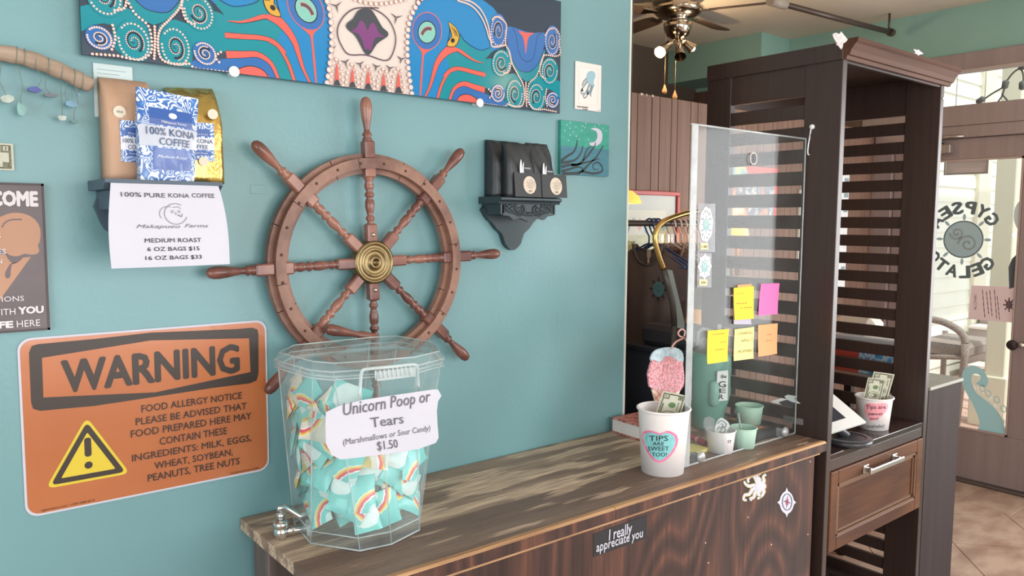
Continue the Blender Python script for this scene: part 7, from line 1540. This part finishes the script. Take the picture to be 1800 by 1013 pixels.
# brass tube stand with grey board
k5b = lambda x, y: (1090+x/3.894, 340+y/3.894)
BB = lambda x, y, d=0.0: on(1, -0.10-d, *k5b(x, y))
br = thing('brass_arm_stand', 'bent brass tube arm with a grey-green board leaning beside the shirts', 'stand', BB(370, 900))
arc_ = smooth_poly([(560, 118), (530, 124), (440, 140), (345, 172), (290, 200), (258, 235), (242, 280), (242, 330), (252, 380), (272, 450), (300, 520)], 3, False)
q = MB(); q.tube([BB(*p) for p in arc_], 0.0105, 10); q.build('brass_tube', mat('bright_brass', (214, 176, 112), 0.25, 1.0), br)
q = MB(); q.tube([BB(*p) for p in ((300, 520), (330, 640), (362, 760), (372, 905))], 0.011, 8); q.build('dark_pole', mat('pole_dark', (78, 72, 68), 0.4, 0.4), br)
e = BB(372, 905); q = MB(); q.tube([e, Vector((e.x+0.02, e.y+0.03, CT+0.02)), Vector((e.x+0.02, e.y+0.03, CT+0.002))], 0.011, 8); q.lathe([(0, 0), (0.045, 0), (0.045, 0.012), (0.012, 0.018)], (e.x+0.02, e.y+0.03, CT+0.001), seg=20); q.build('base', mat('pole_dark'), br)
q = MB(); q.slab([BB(*p, d=-0.015) for p in ((312, 520), (358, 528), (442, 885), (440, 930), (385, 920), (372, 780))], (0.0, 0.012, 0)); q.build('board', mat('board_greygreen', (112, 120, 112), 0.5), br)
# framed picture on the partition, with red frame
FP = lambda u, v, d=0.0: on(1, YP-0.002-d, u, v)
fx1 = FP(1190, 338).x; fz1 = FP(1190, 338).z; fx0 = fx1-0.62; fz0 = FP(1186, 475).z
rf = thing('red_framed_picture', 'red framed cartoon print with cream mat on the partition behind the rail', 'picture', ((fx0+fx1)/2, YP-0.02, fz0))
RED = mat('frame_red', (176, 62, 56), 0.4); w_ = 0.022
for a, b in (((fx0, fz1-w_), (fx1, fz1)), ((fx0, fz0), (fx1, fz0+w_)), ((fx0, fz0+w_), (fx0+w_, fz1-w_)), ((fx1-w_, fz0+w_), (fx1, fz1-w_))):
    bx('frame_bar', (a[0], YP-0.026, a[1]), (b[0], YP-0.001, b[1]), RED, rf, 0.003)
bx('mat_board', (fx0+w_, YP-0.012, fz0+w_), (fx1-w_, YP-0.004, fz1-w_), mat('mat_cream', (172, 166, 154), 0.7), rf, 0)
q = MB(); i0, i1, j0, j1 = fx0+0.10, fx1-0.10, fz0+0.09, fz1-0.10
q.ngon([(i0, YP-0.0125, j0), (i1, YP-0.0125, j0), (i1, YP-0.0125, j1), (i0, YP-0.0125, j1)], 0)
jm = j0+(j1-j0)*0.45; q.ngon([(i0, YP-0.013, j0), (i1, YP-0.013, j0), (i1, YP-0.013, jm), (i0, YP-0.013, jm)], 1)
random.seed(9)
for k_ in range(9):
    cx_ = i0+0.03+(i1-i0-0.05)*k_/8; cz_ = jm+0.05+random.uniform(-0.02, 0.02); q.ngon([(x, YP-0.0135, z) for x, z in disc2(cx_, cz_, 0.016, random.uniform(0.02, 0.04), 10)], 2+k_ % 3)
q.build('cartoon_print', [mat('print_cream', (196, 186, 162), 0.7), mat('print_olive', (190, 176, 96), 0.7, c2=(150, 150, 100), scale=(60, 60, 60)), mat('print_green', (110, 150, 96), 0.7), mat('print_red', (206, 110, 90), 0.7), mat('print_sky', (130, 170, 176), 0.7)], rf)
q = MB(); q.box((fx0+w_, YP-0.018, fz0+w_), (fx1-w_, YP-0.016, fz1-w_)); q.build('glazing', GL_, rf)
# colourful pictures behind the hutch slats
a = FP(1279, 296); b = FP(1361, 304); c_ = FP(1279, 392)
pc_ = thing('colourful_poster', 'colourful red and blue framed poster behind the hutch slats', 'picture', ((a.x+b.x)/2, YP-0.02, c_.z))
bx('backing', (a.x, YP-0.022, c_.z), (b.x+0.01, YP-0.001, a.z+0.02), mat('poster_red', (206, 84, 72), 0.5), pc_, 0.002)
q = MB(); q.ngon([(a.x+0.03, YP-0.0226, c_.z+0.03), (b.x-0.02, YP-0.0226, c_.z+0.03), (b.x-0.02, YP-0.0226, a.z-0.05), (a.x+0.03, YP-0.0226, a.z-0.05)], 0); q.build('poster_print', grain_mat('poster_swirl', [(120, 160, 186), (226, 208, 170), (214, 150, 110), (90, 100, 120), (226, 220, 210)], (4, 4, 4), 16, 0.4, 0.0, (20, 20, 20)), pc_)
q = MB(); a2 = FP(1279, 290); bsz = (0.1, 0.05); q.ngon([(a.x+0.002, YP-0.0228, a.z-0.05), (a.x+0.19, YP-0.0228, a.z-0.05), (a.x+0.14, YP-0.0228, a.z+0.018), (a.x+0.002, YP-0.0228, a.z+0.018)], 0); q.build('poster_corner', grain_mat('poster_sky', [(110, 150, 176), (190, 200, 150), (226, 190, 90)], (8, 8, 8), 8, 0.4, 0.0, (20, 20, 20)), pc_)
a = FP(1403, 345); b = FP(1409, 455); q = MB(); ms = thing('white_strip', 'narrow white batten standing on the partition right of the poster', 'batten', (a.x, YP-0.01, b.z)); q.box((a.x, YP-0.02, FP(1403, 470).z), (a.x+0.022, YP-0.001, a.z+0.04), bev=0.002); q.build('batten', STW, ms)
a = FP(1480, 305); q = MB(); nb2 = thing('white_notice', 'white notice sheet on the partition seen through the far slats', 'notice', (a.x, YP-0.01, 1.35)); q.box((a.x-0.02, YP-0.012, FP(1475, 510).z), (a.x+0.085, YP-0.001, a.z), bev=0.001); q.build('sheet', STW, nb2)
q = MB()
for i in range(7): q.box((a.x+0.02, YP-0.0128, a.z-0.06-i*0.1), (a.x+0.075, YP-0.0122, a.z-0.03-i*0.1))
q.build('print_blocks', mat('notice_blue_grey', (150, 166, 174), 0.7), nb2)
# pendant lamps
def pendant(name, label, c, r, m_glow, cord_top, power, colr=(1.0, 0.62, 0.25)):
    t = thing(name, label, 'lamp', c); q = MB(); q.tube([(c[0], c[1], c[2]+r*0.9), (c[0], c[1], cord_top)], 0.0025, 6); q.build('cord', CAB, t)
    q = MB(); q.lathe([(0.012, r*0.95), (r*0.35, r*0.85), (r*0.8, r*0.45), (r, 0.0), (r*0.96, -0.004)], c, seg=28); q.build('shade', m_glow, t)
    q = MB(); q.sphere((c[0], c[1], c[2]+r*0.25), r*0.32, 0, 12); q.build('bulb', mat('bulb_warm', (255, 210, 130), 0.3, emit=(255, 190, 100), estr=14), t)
    d = bpy.data.lights.new('pendant_light', 'POINT'); d.energy = power; d.color = colr; d.shadow_soft_size = 0.02
    o = bpy.data.objects.new('pendant_light', d); col.objects.link(o); o.location = (c[0], c[1], c[2]-0.03); return t
AMB = mat('amber_shade', (240, 196, 92), 0.4, emit=(255, 190, 90), estr=0.7)
c_ = on(1, 0.25, 1106, 356); pendant('pendant_lamp', 'small yellow dome pendant lamp in front of the red framed picture', (c_.x, 0.25, c_.z), 0.052, AMB, CEIL, 0.25)
# made-up lamp giving the warm reflected glow behind the hutch: arm and shade
c_ = on(1, 0.46, 1297, 408); wl = thing('added_glow_lamp', 'lamp added to give the warm reflected glow behind the upper hutch slats', 'lamp', (c_.x, YP, c_.z))
q = MB(); q.tube([(c_.x, YP, c_.z+0.06), (c_.x, YP-0.12, c_.z+0.09), (c_.x, 0.46, c_.z+0.07)], 0.006, 8); q.build('arm', BRASS, wl)
q = MB(); q.lathe([(0.012, 0.072), (0.03, 0.06), (0.05, 0.02), (0.058, -0.015), (0.055, -0.018)], c_, seg=28); q.build('shade', AMB, wl)
q = MB(); q.sphere((c_.x, c_.y, c_.z+0.005), 0.022, 0, 12); q.build('bulb', mat('bulb_warm'), wl)
d = bpy.data.lights.new('added_glow_light', 'POINT'); d.energy = 5.0; d.color = (1.0, 0.6, 0.24); d.shadow_soft_size = 0.03; o = bpy.data.objects.new('added_glow_light', d); col.objects.link(o); o.location = (c_.x, c_.y-0.01, c_.z-0.045)
c_ = on(1, 0.12, 1221, 552); gl = thing('golden_glow_jar', 'amber jar made up for the golden glow on the navy cabinet behind the shield', 'jar', (c_.x, 0.12, 1.1728)); H_ = c_.z+0.02-1.1728  # jar shape made up in place of a golden lamp glow
q = MB(); q.lathe([(0, 0.0), (0.036, 0.0), (0.04, 0.01), (0.04, H_*0.7), (0.03, H_*0.8), (0.03, H_), (0, H_)], (c_.x, 0.12, 1.1728), seg=24); q.build('glass', mat('golden_glow_amber', (220, 160, 90), 0.15), gl)

# ================================================================== CEILING FAN
fan_y = 1.29; fc = on(1, fan_y, 1191, 60); FXc = fc.x
fz = lambda v: on(1, fan_y, 1191, v).z
fan = thing('ceiling_fan', 'polished nickel ceiling fan with blurred dark blades and three spot lamps', 'ceiling fan', (FXc, fan_y, CEIL))
fan['label'] = 'polished nickel ceiling fan with dark blades, three spot lamps and two pull chains'
SH = mat('polished_nickel', (200, 190, 176), 0.16, 1.0)
o_ = (FXc, fan_y, 0); rr = 0.155
q = MB(); q.lathe([(0.0, CEIL), (0.07, CEIL), (0.075, CEIL-0.02), (0.07, CEIL-0.03), (0.10, CEIL-0.035), (rr, CEIL-0.045), (rr+0.004, fz(14)), (rr, fz(20)), (rr-0.02, fz(26)), (0.10, fz(31)), (0.065, fz(33)), (0.062, fz(38)), (0.09, fz(41)), (0.088, fz(50)), (0.07, fz(62)), (0.035, fz(68)), (0, fz(69))], o_, seg=40); q.build('motor_housing', SH, fan)
BLD = mat('fan_blade_dark', (92, 74, 62), 0.5, c2=(82, 66, 56), scale=(2, 30, 30))
zb = fz(22)
for i in range(5):
    a = math.radians(8+72*i); c_a, s_a = math.cos(a), math.sin(a); M_ = Matrix.Translation((FXc, fan_y, zb)) @ Matrix.Rotation(a, 4, 'Z') @ Matrix.Rotation(math.radians(11), 4, 'X')
    q = MB(); P = [(0.20, -0.045), (0.26, -0.058), (0.55, -0.066), (0.60, -0.05), (0.615, 0), (0.60, 0.05), (0.55, 0.066), (0.26, 0.058), (0.20, 0.045)]; q.slab([M_ @ Vector((x, y, -0.003)) for x, y in P], (M_.to_3x3() @ Vector((0, 0, 0.006)))); q.build('blade', BLD, fan)
    q = MB(); q.slab([M_ @ Vector((x, y, -0.007)) for x, y in ((0.10, -0.02), (0.17, -0.016), (0.24, -0.035), (0.24, 0.035), (0.17, 0.016), (0.10, 0.02))], (M_.to_3x3() @ Vector((0, 0, 0.004)))); q.build('blade_bracket', SH, fan)
zk = fz(64)
for (du, dv, lit) in ((1160, 92, 1), (1196, 100, 0), (1218, 86, 1)):
    tgt = on(1, fan_y-(0.06 if lit else 0.1), du, dv); st0 = Vector((FXc, fan_y, zk)); d = (tgt-st0).normalized(); L_ = (tgt-st0).length
    q = MB(); q.tube([st0+d*0.01, st0+d*L_*0.45], 0.007, 8); q.lathe([(0.016, L_*0.42), (0.022, L_*0.5), (0.026, L_*0.75), (0.036, L_)], st0, d, 20); sp_ = q.build('spot_lamp', SH, fan)
    if lit:
        q = MB(); q.lathe([(0, L_*0.98), (0.033, L_*0.97)], st0, d, 20); q.sphere(st0+d*L_*0.955, 0.019, 0, 12); q.build('bulb', mat('bulb_hot', (255, 230, 180), 0.3, emit=(255, 214, 150), estr=22), sp_)
        l_ = bpy.data.lights.new('fan_spot', 'POINT'); l_.energy = 5.0; l_.color = (1.0, 0.72, 0.42); l_.shadow_soft_size = 0.03; lo = bpy.data.objects.new('fan_spot', l_); col.objects.link(lo); lo.location = tgt+d*0.05
WDP = mat('pull_wood', (206, 160, 112), 0.5)
for (u0, v0, u1, v1) in ((1170, 90, 1168, 162), (1187, 72, 1186, 172)):
    a = on(1, fan_y, u0, v0); b = on(1, fan_y, u1, v1); a.z = zk
    q = MB(); q.tube([(b.x, fan_y, zk-0.0), (b.x, fan_y, b.z+0.04)], 0.0024, 6); q.build('pull_chain', mat('chain_gold', (208, 176, 130), 0.3, 0.6), fan)
    q = MB(); q.lathe([(0, 0.05), (0.004, 0.045), (0.008, 0.03), (0.017, 0.008), (0.015, -0.008), (0.0, -0.014)], (b.x, fan_y, b.z), seg=16); q.build('pull_knob', WDP, fan)
# lamp above the shop floor behind the viewer (its mirror image shows in the glossy art)
lp = Vector((3.23, -2.12, 2.60)); t = thing('shop_pendant', 'small warm pendant bulb over the shop floor outside the view', 'lamp', lp)
q = MB(); q.tube([lp, (lp.x, lp.y, CEIL)], 0.004, 6); q.build('cord', CAB, t); q = MB(); q.sphere(lp, 0.035, 0, 14); q.build('bulb', mat('bulb_warm2', (255, 224, 160), 0.3, emit=(255, 214, 140), estr=30), t)
